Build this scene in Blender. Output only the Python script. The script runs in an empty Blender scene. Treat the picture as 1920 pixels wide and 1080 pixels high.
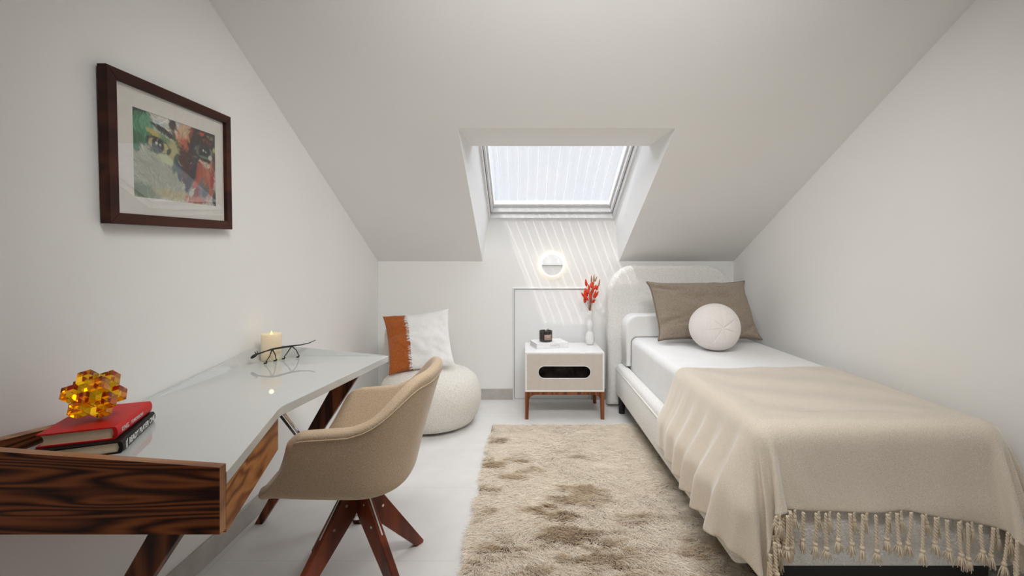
import bpy, bmesh, math, random
import numpy as np
from mathutils import Vector, Matrix, Euler

random.seed(7)
rng = np.random.default_rng(7)
sc = bpy.context.scene
COL = sc.collection
PI = math.pi

# ------------------------------------------------------------------ tagging
def tag(o, label=None, cat=None, group=None, kind=None):
    if label: o['label'] = label
    if cat: o['category'] = cat
    if group: o['group'] = group
    if kind: o['kind'] = kind
    return o

def empty(name, loc, label=None, cat=None, group=None, rot=(0, 0, 0)):
    o = bpy.data.objects.new(name, None)
    COL.objects.link(o)
    o.location = loc
    o.rotation_euler = rot
    o.empty_display_size = .05
    return tag(o, label, cat, group)

def world_origin(o):
    v = Vector((0, 0, 0))
    while o is not None:
        v += o.location
        o = o.parent
    return v

# ------------------------------------------------------------------ mesh helpers
def link(name, me, mats=None, parent=None, origin=None, local=False, smooth=False):
    """me is in world coordinates unless local; re-expressed about its parent (or its own base)."""
    o = bpy.data.objects.new(name, me)
    COL.objects.link(o)
    if mats is not None:
        for m in (mats if isinstance(mats, (list, tuple)) else [mats]):
            me.materials.append(m)
    if parent is not None:
        o.parent = parent
        if not local:
            off = world_origin(parent)
            me.transform(Matrix.Translation(-off))
    elif not local:
        if origin is None:
            n = len(me.vertices)
            a = np.empty(n * 3, np.float32)
            me.vertices.foreach_get('co', a)
            a = a.reshape(-1, 3)
            lo, hi = a.min(0), a.max(0)
            origin = ((lo[0] + hi[0]) / 2, (lo[1] + hi[1]) / 2, lo[2])
        origin = Vector([float(c) for c in origin])
        me.transform(Matrix.Translation(-origin))
        o.location = origin
    if smooth:
        me.shade_smooth()
    return o

def bm_mesh(bm, name='m'):
    bmesh.ops.recalc_face_normals(bm, faces=bm.faces[:])
    me = bpy.data.meshes.new(name)
    bm.to_mesh(me)
    bm.free()
    return me

def add_box(bm, x0, x1, y0, y1, z0, z1, r=0, seg=3):
    t = bmesh.new()
    bmesh.ops.create_cube(t, size=1)
    for v in t.verts:
        v.co = ((x0 + x1) / 2 + v.co.x * (x1 - x0), (y0 + y1) / 2 + v.co.y * (y1 - y0), (z0 + z1) / 2 + v.co.z * (z1 - z0))
    if r:
        bmesh.ops.bevel(t, geom=t.edges[:], offset=r, segments=seg, profile=.5, affect='EDGES')
    join(bm, t)

def join(bm, t, M=None):
    me = bpy.data.meshes.new('t')
    bmesh.ops.recalc_face_normals(t, faces=t.faces[:])
    t.to_mesh(me)
    t.free()
    if M is not None:
        me.transform(M)
    bm.from_mesh(me)
    bpy.data.meshes.remove(me)

def box(name, x0, x1, y0, y1, z0, z1, mat, parent=None, r=0, seg=3, smooth=None):
    bm = bmesh.new()
    add_box(bm, x0, x1, y0, y1, z0, z1, r, seg)
    return link(name, bm_mesh(bm), mat, parent, smooth=bool(r) if smooth is None else smooth)

def add_prism(bm, pts, d, r=0, seg=3, caps='both'):
    """pts: coplanar 3D outline; extruded by vector d; r rounds the cap rims."""
    t = bmesh.new()
    d = Vector(d)
    a = [t.verts.new(p) for p in pts]
    b = [t.verts.new(Vector(p) + d) for p in pts]
    n = len(pts)
    fa = t.faces.new(a)
    fb = t.faces.new(b[::-1])
    for i in range(n):
        t.faces.new((a[i], b[i], b[(i + 1) % n], a[(i + 1) % n]))
    bmesh.ops.recalc_face_normals(t, faces=t.faces[:])
    if r:
        es = []
        if caps in ('both', 'a'): es += list(fa.edges)
        if caps in ('both', 'b'): es += list(fb.edges)
        bmesh.ops.bevel(t, geom=list(set(es)), offset=r, segments=seg, profile=.5, affect='EDGES', clamp_overlap=True)
    join(bm, t)

def prism(name, pts, d, mat, parent=None, r=0, seg=3, caps='both', smooth=None):
    bm = bmesh.new()
    add_prism(bm, pts, d, r, seg, caps)
    return link(name, bm_mesh(bm), mat, parent, smooth=bool(r) if smooth is None else smooth)

def add_tube(bm, pts, rad, n=10, cap=True, squash=None):
    pts = [Vector(p) for p in pts]
    if not isinstance(rad, (list, tuple, np.ndarray)): rad = [rad] * len(pts)
    t = (pts[1] - pts[0]).normalized()
    up = Vector((0, 0, 1)) if abs(t.z) < .9 else Vector((1, 0, 0))
    u = t.cross(up).normalized()
    rings = []
    for i, p in enumerate(pts):
        if i == 0: t2 = pts[1] - pts[0]
        elif i == len(pts) - 1: t2 = pts[-1] - pts[-2]
        else: t2 = pts[i + 1] - pts[i - 1]
        t2.normalize()
        u = (u - t2 * u.dot(t2)).normalized()
        w = t2.cross(u)
        rings.append([bm.verts.new(p + (u * math.cos(2 * PI * k / n) + w * math.sin(2 * PI * k / n)) * rad[i]) for k in range(n)])
    for i in range(len(rings) - 1):
        for k in range(n):
            bm.faces.new((rings[i][k], rings[i][(k + 1) % n], rings[i + 1][(k + 1) % n], rings[i + 1][k]))
    if cap:
        bm.faces.new(rings[0][::-1])
        bm.faces.new(rings[-1])

def tube(name, pts, rad, mat, parent=None, n=10, smooth=True, closed=False):
    bm = bmesh.new()
    add_tube(bm, pts, rad, n, cap=not closed)
    return link(name, bm_mesh(bm), mat, parent, smooth=smooth)

def add_lathe(bm, prof, c=(0, 0, 0), n=40, axis='z'):
    """prof: list of (radius, height)."""
    rings = []
    for r, h in prof:
        ring = []
        for k in range(n):
            a = 2 * PI * k / n
            x, y = r * math.cos(a), r * math.sin(a)
            p = (x, y, h) if axis == 'z' else (x, -h, y)
            ring.append(bm.verts.new((c[0] + p[0], c[1] + p[1], c[2] + p[2])))
        rings.append(ring)
    for i in range(len(rings) - 1):
        for k in range(n):
            bm.faces.new((rings[i][k], rings[i][(k + 1) % n], rings[i + 1][(k + 1) % n], rings[i + 1][k]))
    bm.faces.new(rings[0][::-1])
    bm.faces.new(rings[-1])

def lathe(name, prof, c, mat, parent=None, n=40, axis='z', smooth=True):
    bm = bmesh.new()
    add_lathe(bm, prof, c, n, axis)
    return link(name, bm_mesh(bm), mat, parent, smooth=smooth)

def grid_mesh(P, name='g', flip=False):
    """P: (rows, cols, 3) array."""
    R, C = P.shape[:2]
    idx = np.arange(R * C).reshape(R, C)
    q = np.stack([idx[:-1, :-1], idx[:-1, 1:], idx[1:, 1:], idx[1:, :-1]], -1).reshape(-1, 4)
    if flip: q = q[:, ::-1]
    me = bpy.data.meshes.new(name)
    me.from_pydata(P.reshape(-1, 3).tolist(), [], q.tolist())
    return me

def mod_subsurf(o, n=1):
    m = o.modifiers.new('sub', 'SUBSURF'); m.levels = n; m.render_levels = n
    return o

def mod_solid(o, t, off=0):
    m = o.modifiers.new('solid', 'SOLIDIFY'); m.thickness = t; m.offset = off
    return o

def mod_bevel(o, w, seg=2, ang=40):
    m = o.modifiers.new('bev', 'BEVEL'); m.width = w; m.segments = seg
    m.limit_method = 'ANGLE'; m.angle_limit = math.radians(ang)
    return o

def curve_to_mesh(cu):
    o = bpy.data.objects.new('tmpcurve', cu)
    COL.objects.link(o)
    dg = bpy.context.evaluated_depsgraph_get()
    dg.update()
    me = bpy.data.meshes.new_from_object(o.evaluated_get(dg))
    bpy.data.objects.remove(o)
    bpy.data.curves.remove(cu)
    return me

def fill_mesh(loops, extrude=0, bevel=0):
    """2D outlines (holes allowed) -> flat plate in XY, thickness 2*extrude."""
    cu = bpy.data.curves.new('f', 'CURVE')
    cu.dimensions = '2D'; cu.fill_mode = 'BOTH'
    cu.extrude = extrude; cu.bevel_depth = bevel; cu.bevel_resolution = 2
    for L in loops:
        s = cu.splines.new('POLY')
        s.points.add(len(L) - 1)
        for p, q in zip(s.points, L): p.co = (q[0], q[1], 0, 1)
        s.use_cyclic_u = True
    return curve_to_mesh(cu)

def text_mesh(txt, size, extrude=.0003, spacing=1.0, bold=0.0, align='LEFT'):
    cu = bpy.data.curves.new('t', 'FONT')
    cu.body = txt; cu.size = size; cu.extrude = extrude
    cu.space_character = spacing; cu.offset = bold
    cu.align_x = align; cu.align_y = 'CENTER'
    return curve_to_mesh(cu)

# ------------------------------------------------------------------ numpy value noise
def vnoise(x, y, seed=0):
    r = np.random.default_rng(seed)
    T = r.random((64, 64))
    xi = np.floor(x).astype(int); yi = np.floor(y).astype(int)
    fx = x - xi; fy = y - yi
    fx = fx * fx * (3 - 2 * fx); fy = fy * fy * (3 - 2 * fy)
    g = lambda a, b: T[a % 64, b % 64]
    return (g(xi, yi) * (1 - fx) * (1 - fy) + g(xi + 1, yi) * fx * (1 - fy) + g(xi, yi + 1) * (1 - fx) * fy + g(xi + 1, yi + 1) * fx * fy)

def fnoise(x, y, seed=0, oct=4):
    s = 0; a = 1; t = 0
    for i in range(oct):
        s = s + a * vnoise(x * 2 ** i, y * 2 ** i, seed + i); t += a; a *= .5
    return s / t

def sstep(a, b, x):
    t = np.clip((x - a) / (b - a), 0, 1)
    return t * t * (3 - 2 * t)

# ------------------------------------------------------------------ materials
def new_mat(name):
    m = bpy.data.materials.new(name)
    m.use_nodes = True
    nt = m.node_tree
    b = nt.nodes['Principled BSDF']
    return m, nt, b

def N(nt, t, **kw):
    n = nt.nodes.new(t)
    for k, v in kw.items():
        if k in n.inputs: n.inputs[k].default_value = v
        else: setattr(n, k, v)
    return n

def coords(nt, scale=(1, 1, 1), kind='Object', rot=(0, 0, 0)):
    tc = nt.nodes.new('ShaderNodeTexCoord')
    mp = nt.nodes.new('ShaderNodeMapping')
    mp.inputs['Scale'].default_value = scale
    mp.inputs['Rotation'].default_value = rot
    nt.links.new(tc.outputs[kind], mp.inputs[0])
    return mp.outputs[0]

def noise(nt, vec, scale, detail=3, rough=.5, dist=0):
    n = nt.nodes.new('ShaderNodeTexNoise')
    n.inputs['Scale'].default_value = scale
    n.inputs['Detail'].default_value = detail
    n.inputs['Roughness'].default_value = rough
    n.inputs['Distortion'].default_value = dist
    nt.links.new(vec, n.inputs['Vector'])
    return n.outputs['Fac']

def ramp(nt, fac, stops):
    r = nt.nodes.new('ShaderNodeValToRGB')
    e = r.color_ramp.elements
    while len(e) < len(stops): e.new(.5)
    for el, (p, c) in zip(e, stops):
        el.position = p
        el.color = (*c, 1) if len(c) == 3 else c
    nt.links.new(fac, r.inputs[0])
    return r.outputs[0]

def math_n(nt, op, a, b=None, c=None):
    n = nt.nodes.new('ShaderNodeMath'); n.operation = op
    for i, v in enumerate((a, b, c)):
        if v is None: continue
        if isinstance(v, (int, float)): n.inputs[i].default_value = v
        else: nt.links.new(v, n.inputs[i])
    return n.outputs[0]

def bump(nt, b, h, strength, dist):
    n = nt.nodes.new('ShaderNodeBump')
    n.inputs['Strength'].default_value = strength
    n.inputs['Distance'].default_value = dist
    nt.links.new(h, n.inputs['Height'])
    nt.links.new(n.outputs[0], b.inputs['Normal'])

def plain(name, col, rough=.5, metal=0, spec=.5, coat=0, **kw):
    m, nt, b = new_mat(name)
    b.inputs['Base Color'].default_value = (*col, 1)
    b.inputs['Roughness'].default_value = rough
    b.inputs['Metallic'].default_value = metal
    b.inputs['Specular IOR Level'].default_value = spec
    b.inputs['Coat Weight'].default_value = coat
    for k, v in kw.items(): b.inputs[k.replace('_', ' ')].default_value = v
    # faint procedural mottling so that no surface is perfectly uniform
    v = coords(nt)
    f = noise(nt, v, 35, 3)
    c = ramp(nt, f, [(.3, tuple(x * .97 for x in col)), (.7, tuple(min(1, x * 1.03) for x in col))])
    nt.links.new(c, b.inputs['Base Color'])
    return m

def paint(name, col):
    m, nt, b = new_mat(name)
    v = coords(nt)
    c = ramp(nt, noise(nt, v, 1.3, 2), [(.3, tuple(x * .985 for x in col)), (.7, tuple(min(1, x * 1.01) for x in col))])
    nt.links.new(c, b.inputs['Base Color'])
    b.inputs['Roughness'].default_value = .85
    b.inputs['Specular IOR Level'].default_value = .2
    bump(nt, b, noise(nt, v, 180, 3), .06, .002)
    return m

def fabric(name, c1, c2, scale=220, bstr=.35, bdist=.003, sheen=.3, stretch=(1, 1, 1), rough=.95, weave=0, big=0):
    m, nt, b = new_mat(name)
    v = coords(nt, stretch)
    f = noise(nt, v, scale, 4, .65)
    if big:
        f2 = noise(nt, coords(nt), big, 2)
        f = math_n(nt, 'ADD', math_n(nt, 'MULTIPLY', f, .6), math_n(nt, 'MULTIPLY', f2, .4))
    nt.links.new(ramp(nt, f, [(.32, c1), (.68, c2)]), b.inputs['Base Color'])
    b.inputs['Roughness'].default_value = rough
    b.inputs['Specular IOR Level'].default_value = .15
    b.inputs['Sheen Weight'].default_value = sheen
    b.inputs['Sheen Roughness'].default_value = .35
    h = noise(nt, v, scale * 1.1, 3, .6)
    if weave:
        w = []
        for ax in 'XYZ':
            t = nt.nodes.new('ShaderNodeTexWave'); t.bands_direction = ax
            t.inputs['Scale'].default_value = weave; t.inputs['Distortion'].default_value = .8
            nt.links.new(coords(nt), t.inputs['Vector']); w.append(t.outputs['Fac'])
        h = math_n(nt, 'ADD', h, math_n(nt, 'MULTIPLY', math_n(nt, 'ADD', math_n(nt, 'ADD', w[0], w[1]), w[2]), .25))
    bump(nt, b, h, bstr, bdist)
    return m

def boucle(name, c1, c2, scale=150, bstr=.8, bdist=.005):
    m, nt, b = new_mat(name)
    v0 = coords(nt)
    n = nt.nodes.new('ShaderNodeTexNoise'); n.inputs['Scale'].default_value = 60
    nt.links.new(v0, n.inputs['Vector'])
    mx = nt.nodes.new('ShaderNodeMix'); mx.data_type = 'VECTOR'
    mx.inputs[0].default_value = .02
    nt.links.new(v0, mx.inputs[4]); nt.links.new(n.outputs['Color'], mx.inputs[5])
    vo = nt.nodes.new('ShaderNodeTexVoronoi'); vo.feature = 'SMOOTH_F1'
    vo.inputs['Scale'].default_value = scale
    nt.links.new(mx.outputs[1], vo.inputs['Vector'])
    h = math_n(nt, 'SUBTRACT', 1.0, vo.outputs['Distance'])
    h = math_n(nt, 'ADD', h, math_n(nt, 'MULTIPLY', noise(nt, v0, scale * 2.2, 3), .5))
    nt.links.new(ramp(nt, vo.outputs['Distance'], [(.15, c2), (.75, c1)]), b.inputs['Base Color'])
    b.inputs['Roughness'].default_value = .95
    b.inputs['Specular IOR Level'].default_value = .1
    b.inputs['Sheen Weight'].default_value = .25
    bump(nt, b, h, bstr, bdist)
    return m

def wood(name, dark, mid, light, along='X', rings=9, rough=.35, coat=.15, figure=1.0, seed=0.0):
    m, nt, b = new_mat(name)
    ax = 'XYZ'.index(along)
    s1 = [8.5 * figure] * 3; s1[ax] = .62 * figure
    s2 = [170] * 3; s2[ax] = 5
    tc = nt.nodes.new('ShaderNodeTexCoord')
    def mp(s):
        q = nt.nodes.new('ShaderNodeMapping'); q.inputs['Scale'].default_value = s
        q.inputs['Location'].default_value = (seed, seed * .7, seed * 1.3)
        nt.links.new(tc.outputs['Object'], q.inputs[0]); return q.outputs[0]
    n = noise(nt, mp(s1), 1.0, 2, .4, .25)
    w = math_n(nt, 'SINE', math_n(nt, 'MULTIPLY', n, rings * 6.28))
    w = math_n(nt, 'POWER', math_n(nt, 'MULTIPLY_ADD', w, .5, .5), .8)
    fine = noise(nt, mp(s2), 1, 3, .6)
    f = math_n(nt, 'ADD', math_n(nt, 'MULTIPLY', w, .62), math_n(nt, 'MULTIPLY', fine, .38))
    nt.links.new(ramp(nt, f, [(.18, dark), (.5, mid), (.85, light)]), b.inputs['Base Color'])
    b.inputs['Roughness'].default_value = rough
    b.inputs['Coat Weight'].default_value = coat
    b.inputs['Coat Roughness'].default_value = .25
    b.inputs['Specular IOR Level'].default_value = .22
    bump(nt, b, fine, .08, .001)
    return m

def emit(name, col, strength):
    m = bpy.data.materials.new(name); m.use_nodes = True
    nt = m.node_tree
    nt.nodes.clear()
    o = nt.nodes.new('ShaderNodeOutputMaterial'); e = nt.nodes.new('ShaderNodeEmission')
    e.inputs[0].default_value = (*col, 1); e.inputs[1].default_value = strength
    nt.links.new(e.outputs[0], o.inputs[0])
    return m

def clear_glass(name, tint=(1, 1, 1), ior=1.5):
    m = bpy.data.materials.new(name); m.use_nodes = True
    nt = m.node_tree; nt.nodes.clear()
    o = nt.nodes.new('ShaderNodeOutputMaterial')
    mix = nt.nodes.new('ShaderNodeMixShader')
    tr = nt.nodes.new('ShaderNodeBsdfTransparent'); tr.inputs[0].default_value = (*tint, 1)
    gl = nt.nodes.new('ShaderNodeBsdfGlossy'); gl.inputs['Roughness'].default_value = .01
    fr = nt.nodes.new('ShaderNodeFresnel')
    ge = nt.nodes.new('ShaderNodeNewGeometry')
    nt.links.new(math_n(nt, 'MULTIPLY_ADD', ge.outputs['Backfacing'], 1 / ior - ior, ior), fr.inputs['IOR'])
    nt.links.new(fr.outputs[0], mix.inputs[0]); nt.links.new(tr.outputs[0], mix.inputs[1]); nt.links.new(gl.outputs[0], mix.inputs[2])
    nt.links.new(mix.outputs[0], o.inputs[0])
    return m

# daylight, sun and added fill levels
SKY, SIDE, ZENITH_FILL, SUN, FILL, EXPO = 1.0, 1.2, 14.0, 2.2, 29.0, 0.07

# settled cloth: x, y, z of every vertex, row by row, as steps of half a millimetre
BLANKET = [
1472,0,0,0,0,0,0,2,12,20,19,18,16,15,14,12,12,11,10,10,9,11,21,29,35,38,37,38,38,38,38,38,38,37,38,38,38,38,38,37,38,38,38,38,38,37,38,38,38,38,38,37,38,38,38,38,38,37,38,38,38,38,38,37,38,38,38,38,38,37,32,26,16,5,0,2,1,2,2,2,3,4,6,17,
1472,0,-1,0,0,0,0,3,12,19,20,18,16,15,14,13,11,11,11,9,9,11,21,28,36,37,38,38,38,38,38,38,38,37,38,38,38,38,38,37,38,38,38,38,38,37,38,38,38,38,38,37,38,38,38,38,38,37,38,38,38,38,38,37,38,38,38,38,38,37,32,26,16,5,0,2,1,2,1,2,3,4,7,17,
1472,-1,0,0,0,0,0,3,11,20,19,18,17,15,14,13,12,11,10,10,8,11,21,29,35,37,38,38,38,38,38,38,38,37,38,38,38,38,38,37,38,38,38,38,38,37,38,38,38,38,38,37,38,38,38,38,38,37,38,38,38,38,38,37,38,38,38,38,38,37,32,26,16,5,0,1,2,1,2,1,3,4,8,17,
1470,1,0,0,0,0,0,3,11,20,19,18,17,15,14,13,12,11,11,9,8,11,21,29,35,37,38,38,38,38,38,38,38,37,38,38,38,38,38,37,38,38,38,38,38,37,38,38,38,38,38,37,38,38,38,38,38,37,38,38,38,38,38,37,38,38,38,38,38,37,32,26,16,5,0,1,1,1,2,2,2,5,8,17,
1472,-1,0,0,0,0,0,3,11,20,20,17,17,15,14,13,12,11,10,10,8,11,21,29,35,37,38,38,38,38,38,38,38,37,38,38,38,38,38,37,38,38,38,38,38,37,38,38,38,38,38,37,38,38,38,38,38,37,38,38,38,38,38,37,38,38,38,38,38,37,32,26,16,5,0,1,1,1,1,2,3,5,8,17,
1472,-1,0,0,0,0,0,3,11,20,20,17,17,15,14,13,12,11,10,10,8,11,21,29,35,37,38,38,38,38,38,38,38,37,38,38,38,38,38,37,38,38,38,38,38,37,38,38,38,38,38,37,38,38,38,38,38,37,38,38,38,38,38,37,38,38,38,38,38,37,32,26,16,5,0,1,1,1,1,2,3,5,8,17,
1470,1,0,0,0,0,0,3,11,20,20,17,17,14,14,13,11,11,11,10,9,12,20,29,35,38,38,37,38,38,38,38,38,37,38,38,38,38,38,37,38,38,38,38,38,37,38,38,38,38,38,37,38,38,38,38,38,37,38,38,38,38,38,37,38,38,38,38,38,37,32,26,16,5,0,1,1,1,2,2,3,4,8,17,
1471,0,0,0,0,0,0,3,11,20,20,17,16,15,14,12,12,12,10,10,9,12,20,29,35,38,38,37,38,38,38,38,38,37,38,38,38,38,38,37,38,38,38,38,38,37,38,38,38,38,38,37,38,38,38,38,38,37,38,38,38,38,38,37,38,38,38,38,38,37,32,26,16,5,0,1,1,2,1,2,3,5,8,16,
1471,0,0,0,0,0,0,3,11,20,19,18,16,15,13,13,12,11,11,10,9,12,20,29,35,38,38,38,37,38,38,38,38,37,38,38,38,38,38,37,38,38,38,38,38,37,38,38,38,38,38,37,38,38,38,38,38,37,38,38,38,38,38,37,38,38,38,38,38,37,32,26,16,5,0,1,2,1,2,2,3,5,8,15,
1471,0,0,0,0,0,0,3,11,19,20,17,16,15,14,13,12,11,10,11,9,12,20,29,35,38,38,38,37,38,38,38,38,37,38,38,38,38,38,37,38,38,38,38,38,37,38,38,38,38,38,37,38,38,38,38,38,37,38,38,38,38,38,37,38,38,38,38,38,37,32,26,16,5,0,2,1,2,1,3,3,5,7,15,
1471,0,0,0,0,0,0,3,11,20,19,17,16,15,14,12,13,11,11,10,9,12,20,29,35,38,38,38,37,38,38,38,38,37,38,38,38,38,38,37,38,38,38,38,38,37,38,38,38,38,38,37,38,38,38,38,38,37,38,38,38,38,38,37,38,38,38,38,38,37,32,26,16,5,1,1,1,2,2,3,3,5,7,14,
1472,-1,0,0,0,0,0,3,11,19,19,18,16,15,14,13,12,11,10,10,10,12,20,29,35,38,38,38,37,38,38,38,38,37,38,38,38,38,38,37,38,38,38,38,38,37,38,38,38,38,38,37,38,38,38,38,38,37,38,38,38,38,38,37,38,38,38,38,38,37,32,25,17,5,1,1,1,2,3,3,4,5,5,14,
1472,0,0,0,0,0,0,2,11,20,19,17,16,15,14,13,12,12,11,10,9,11,20,29,35,38,38,38,37,38,38,38,38,37,38,38,38,38,38,37,38,38,38,38,38,37,38,38,38,38,38,37,38,38,38,38,38,37,38,38,38,38,38,37,38,38,38,38,38,36,33,25,17,5,1,1,2,2,2,3,3,4,7,14,
1472,0,0,0,0,0,0,2,11,19,19,18,16,15,14,13,12,11,10,10,9,12,21,29,35,38,38,37,38,38,38,38,38,37,38,38,38,38,38,37,38,38,38,38,38,37,38,38,38,38,38,37,38,38,38,38,38,37,38,38,38,38,38,37,38,38,38,38,38,36,33,25,16,6,1,1,2,2,2,2,3,5,7,14,
1471,1,0,0,0,0,0,2,11,20,19,17,16,15,14,13,12,12,10,10,9,11,21,29,35,38,38,38,37,38,38,38,38,37,38,38,38,38,38,37,38,38,38,38,38,37,38,38,38,38,38,37,38,38,38,38,38,37,38,38,38,38,38,37,38,38,38,38,38,37,32,26,16,5,1,1,2,1,3,2,3,4,7,15,
1468,1,1,1,1,0,0,2,11,20,19,17,17,14,14,13,12,11,11,10,9,11,21,29,35,38,38,38,38,37,38,38,38,37,38,38,38,38,38,37,38,38,38,38,38,37,38,38,38,38,38,37,38,38,38,38,38,37,38,38,38,38,38,37,38,38,38,38,38,37,32,26,16,5,0,2,1,2,2,3,3,4,7,15,
1472,0,0,0,0,0,0,3,10,20,19,18,16,15,13,13,12,11,11,10,9,11,21,29,35,38,38,38,38,37,38,38,38,37,38,38,38,38,38,37,38,38,38,38,38,37,38,38,38,38,38,37,38,38,38,38,38,37,38,38,38,38,38,37,38,38,38,38,38,37,32,26,16,5,0,2,1,2,2,2,3,5,7,15,
1472,0,0,0,0,0,-1,4,10,20,19,18,16,14,14,13,12,11,11,10,9,11,21,29,35,38,38,38,38,37,38,38,38,37,38,38,38,38,38,37,38,38,38,38,38,37,38,38,38,38,38,37,38,38,38,38,38,37,38,38,38,38,38,37,38,38,38,38,38,37,32,26,16,5,0,2,1,2,2,2,3,5,7,15,
1471,0,0,0,0,1,-1,3,11,20,19,18,16,15,13,13,12,11,11,10,9,12,20,29,35,38,38,38,38,37,38,38,38,37,38,38,38,38,38,37,38,38,38,38,38,37,38,38,38,38,38,37,38,38,38,38,38,37,38,38,38,38,38,37,38,38,38,38,38,37,33,25,16,5,0,1,1,2,2,3,3,5,7,15,
1471,0,0,0,0,0,0,3,11,18,18,17,17,16,15,13,12,11,11,10,9,12,20,29,35,38,38,38,38,37,38,38,38,37,38,38,38,38,38,37,38,38,38,38,38,37,38,38,38,38,38,37,38,38,38,38,38,37,38,38,38,38,38,37,38,38,38,38,38,37,33,25,16,5,2,1,1,1,2,2,3,5,7,15,
1471,0,0,0,0,0,1,2,11,20,19,17,16,15,14,13,12,11,11,10,10,11,20,29,35,38,38,38,38,37,38,38,38,37,38,38,38,38,38,37,38,38,38,38,38,37,38,38,38,38,38,37,38,38,38,38,38,37,38,38,38,38,38,37,38,38,38,38,38,37,32,26,16,5,0,1,2,2,2,2,3,5,7,15,
1471,1,0,0,0,0,0,2,11,20,19,17,15,15,14,13,12,12,11,10,9,12,20,29,35,38,38,38,38,37,38,38,38,37,38,38,38,38,38,37,38,38,38,38,38,37,38,38,38,38,38,37,38,38,38,38,38,37,38,38,38,38,38,37,38,38,38,38,38,37,32,26,16,5,0,1,2,2,2,2,3,5,7,15,
1471,1,0,0,0,0,0,2,11,20,19,17,16,15,13,13,12,12,11,10,9,12,20,29,35,38,38,38,37,38,38,38,38,37,38,38,38,38,38,37,38,38,38,38,38,37,38,38,38,38,38,37,38,38,38,38,38,37,38,38,38,38,38,37,38,38,38,38,38,36,33,26,16,5,1,1,2,1,2,2,3,5,7,15,
1471,0,1,0,0,0,0,2,11,20,18,18,15,15,14,13,12,12,11,10,9,12,20,29,35,37,38,38,38,38,38,38,38,37,38,38,38,38,38,37,38,38,38,38,38,37,38,38,38,38,38,37,38,38,38,38,38,37,38,38,38,38,38,37,38,38,38,38,37,37,33,26,16,5,0,1,2,2,2,2,3,4,7,16,
1470,0,-1,0,1,0,1,3,11,20,18,18,16,15,14,13,12,11,11,10,9,12,20,29,35,37,38,38,38,38,38,38,38,37,38,38,38,38,38,37,38,38,38,38,38,37,38,38,38,38,38,37,38,38,38,38,38,37,38,38,38,38,38,37,38,38,38,38,37,37,33,26,16,5,1,1,1,2,2,2,3,4,7,16,
1471,1,0,0,0,0,0,2,11,20,18,18,16,15,14,13,12,11,11,10,9,11,21,29,35,37,38,38,38,38,38,38,38,37,38,38,38,38,38,37,38,38,38,38,38,37,38,38,38,38,38,37,38,38,38,38,38,37,38,38,38,38,38,37,38,38,38,38,38,36,33,26,16,5,0,2,1,1,2,2,3,4,7,17,
1471,1,0,0,0,0,0,2,11,20,19,17,16,16,13,13,12,11,11,10,9,11,21,29,35,38,37,38,38,38,38,38,38,37,38,38,38,38,38,37,38,38,38,38,38,37,38,38,38,38,38,37,38,38,38,38,38,37,38,38,38,38,38,37,38,38,38,38,38,36,33,26,16,5,0,1,1,2,2,2,2,4,8,16,
1471,0,0,0,0,0,1,2,11,20,19,17,16,15,14,13,12,12,10,10,9,12,20,29,35,38,37,38,38,38,38,38,38,37,38,38,38,38,38,37,38,38,38,38,38,37,38,38,38,38,38,37,38,38,38,38,38,37,38,38,38,38,38,37,38,38,38,38,38,36,33,26,16,5,1,1,1,2,1,1,3,4,7,17,
1470,1,0,0,1,0,0,2,11,20,19,18,16,15,14,12,12,11,11,10,9,12,20,29,35,38,37,38,38,38,38,38,38,37,38,38,38,38,38,37,38,38,38,38,38,37,38,38,38,38,38,37,38,38,38,38,38,37,38,38,38,38,38,37,38,38,38,38,38,36,33,26,16,5,-1,1,1,1,2,2,3,4,7,18,
1470,1,0,1,0,0,0,2,11,20,19,16,16,16,14,14,12,11,10,10,9,12,20,29,35,38,38,37,38,38,38,38,38,37,38,38,38,38,38,37,38,38,38,38,38,37,38,38,38,38,38,37,38,38,38,38,38,37,38,38,38,38,38,37,38,38,38,38,38,36,33,26,16,5,-1,1,1,1,1,2,3,5,7,18,
1470,0,1,0,0,1,0,2,11,20,19,18,15,13,14,13,13,12,11,10,9,12,20,29,35,38,38,38,37,38,38,38,38,37,38,38,38,38,38,37,38,38,38,38,38,37,38,38,38,38,38,37,38,38,38,38,38,37,38,38,38,38,38,37,38,38,38,38,38,36,33,26,16,5,2,1,1,1,2,1,0,4,8,18,
1469,1,-1,0,0,0,1,4,12,19,19,18,16,15,13,13,12,11,10,11,9,12,20,29,35,38,38,38,38,37,38,38,38,37,38,38,38,38,38,37,38,38,38,38,38,37,38,38,38,38,38,37,38,38,38,38,38,37,38,38,38,38,38,37,38,38,38,38,38,36,33,26,16,5,-1,1,1,1,2,2,2,4,8,18,
1469,0,1,1,0,1,0,1,13,19,19,17,16,15,13,13,12,12,10,11,9,12,20,29,35,38,38,38,38,37,38,38,38,37,38,38,38,38,38,37,38,38,38,38,38,37,38,38,38,38,38,37,38,38,38,38,38,37,38,38,38,38,38,37,38,38,38,38,38,36,33,26,16,5,0,0,1,1,2,2,3,4,7,18,
1469,-1,0,0,0,0,1,5,12,19,19,17,16,15,13,13,12,11,11,11,9,12,20,29,35,38,38,38,38,37,38,38,38,37,38,38,38,38,38,37,38,38,38,38,38,37,38,38,38,38,38,37,38,38,38,38,38,37,38,38,38,38,38,37,38,38,38,38,37,37,33,25,17,5,0,1,1,1,1,2,3,4,7,18,
1468,0,0,0,0,0,1,5,12,19,19,17,16,14,14,13,12,11,11,11,9,12,20,29,35,38,38,38,38,37,38,38,38,37,38,38,38,38,38,37,38,38,38,38,38,37,38,38,38,38,38,37,38,38,38,38,38,37,38,38,38,38,38,37,38,38,38,38,37,37,33,25,17,5,0,1,1,1,2,2,2,4,7,18,
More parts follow.
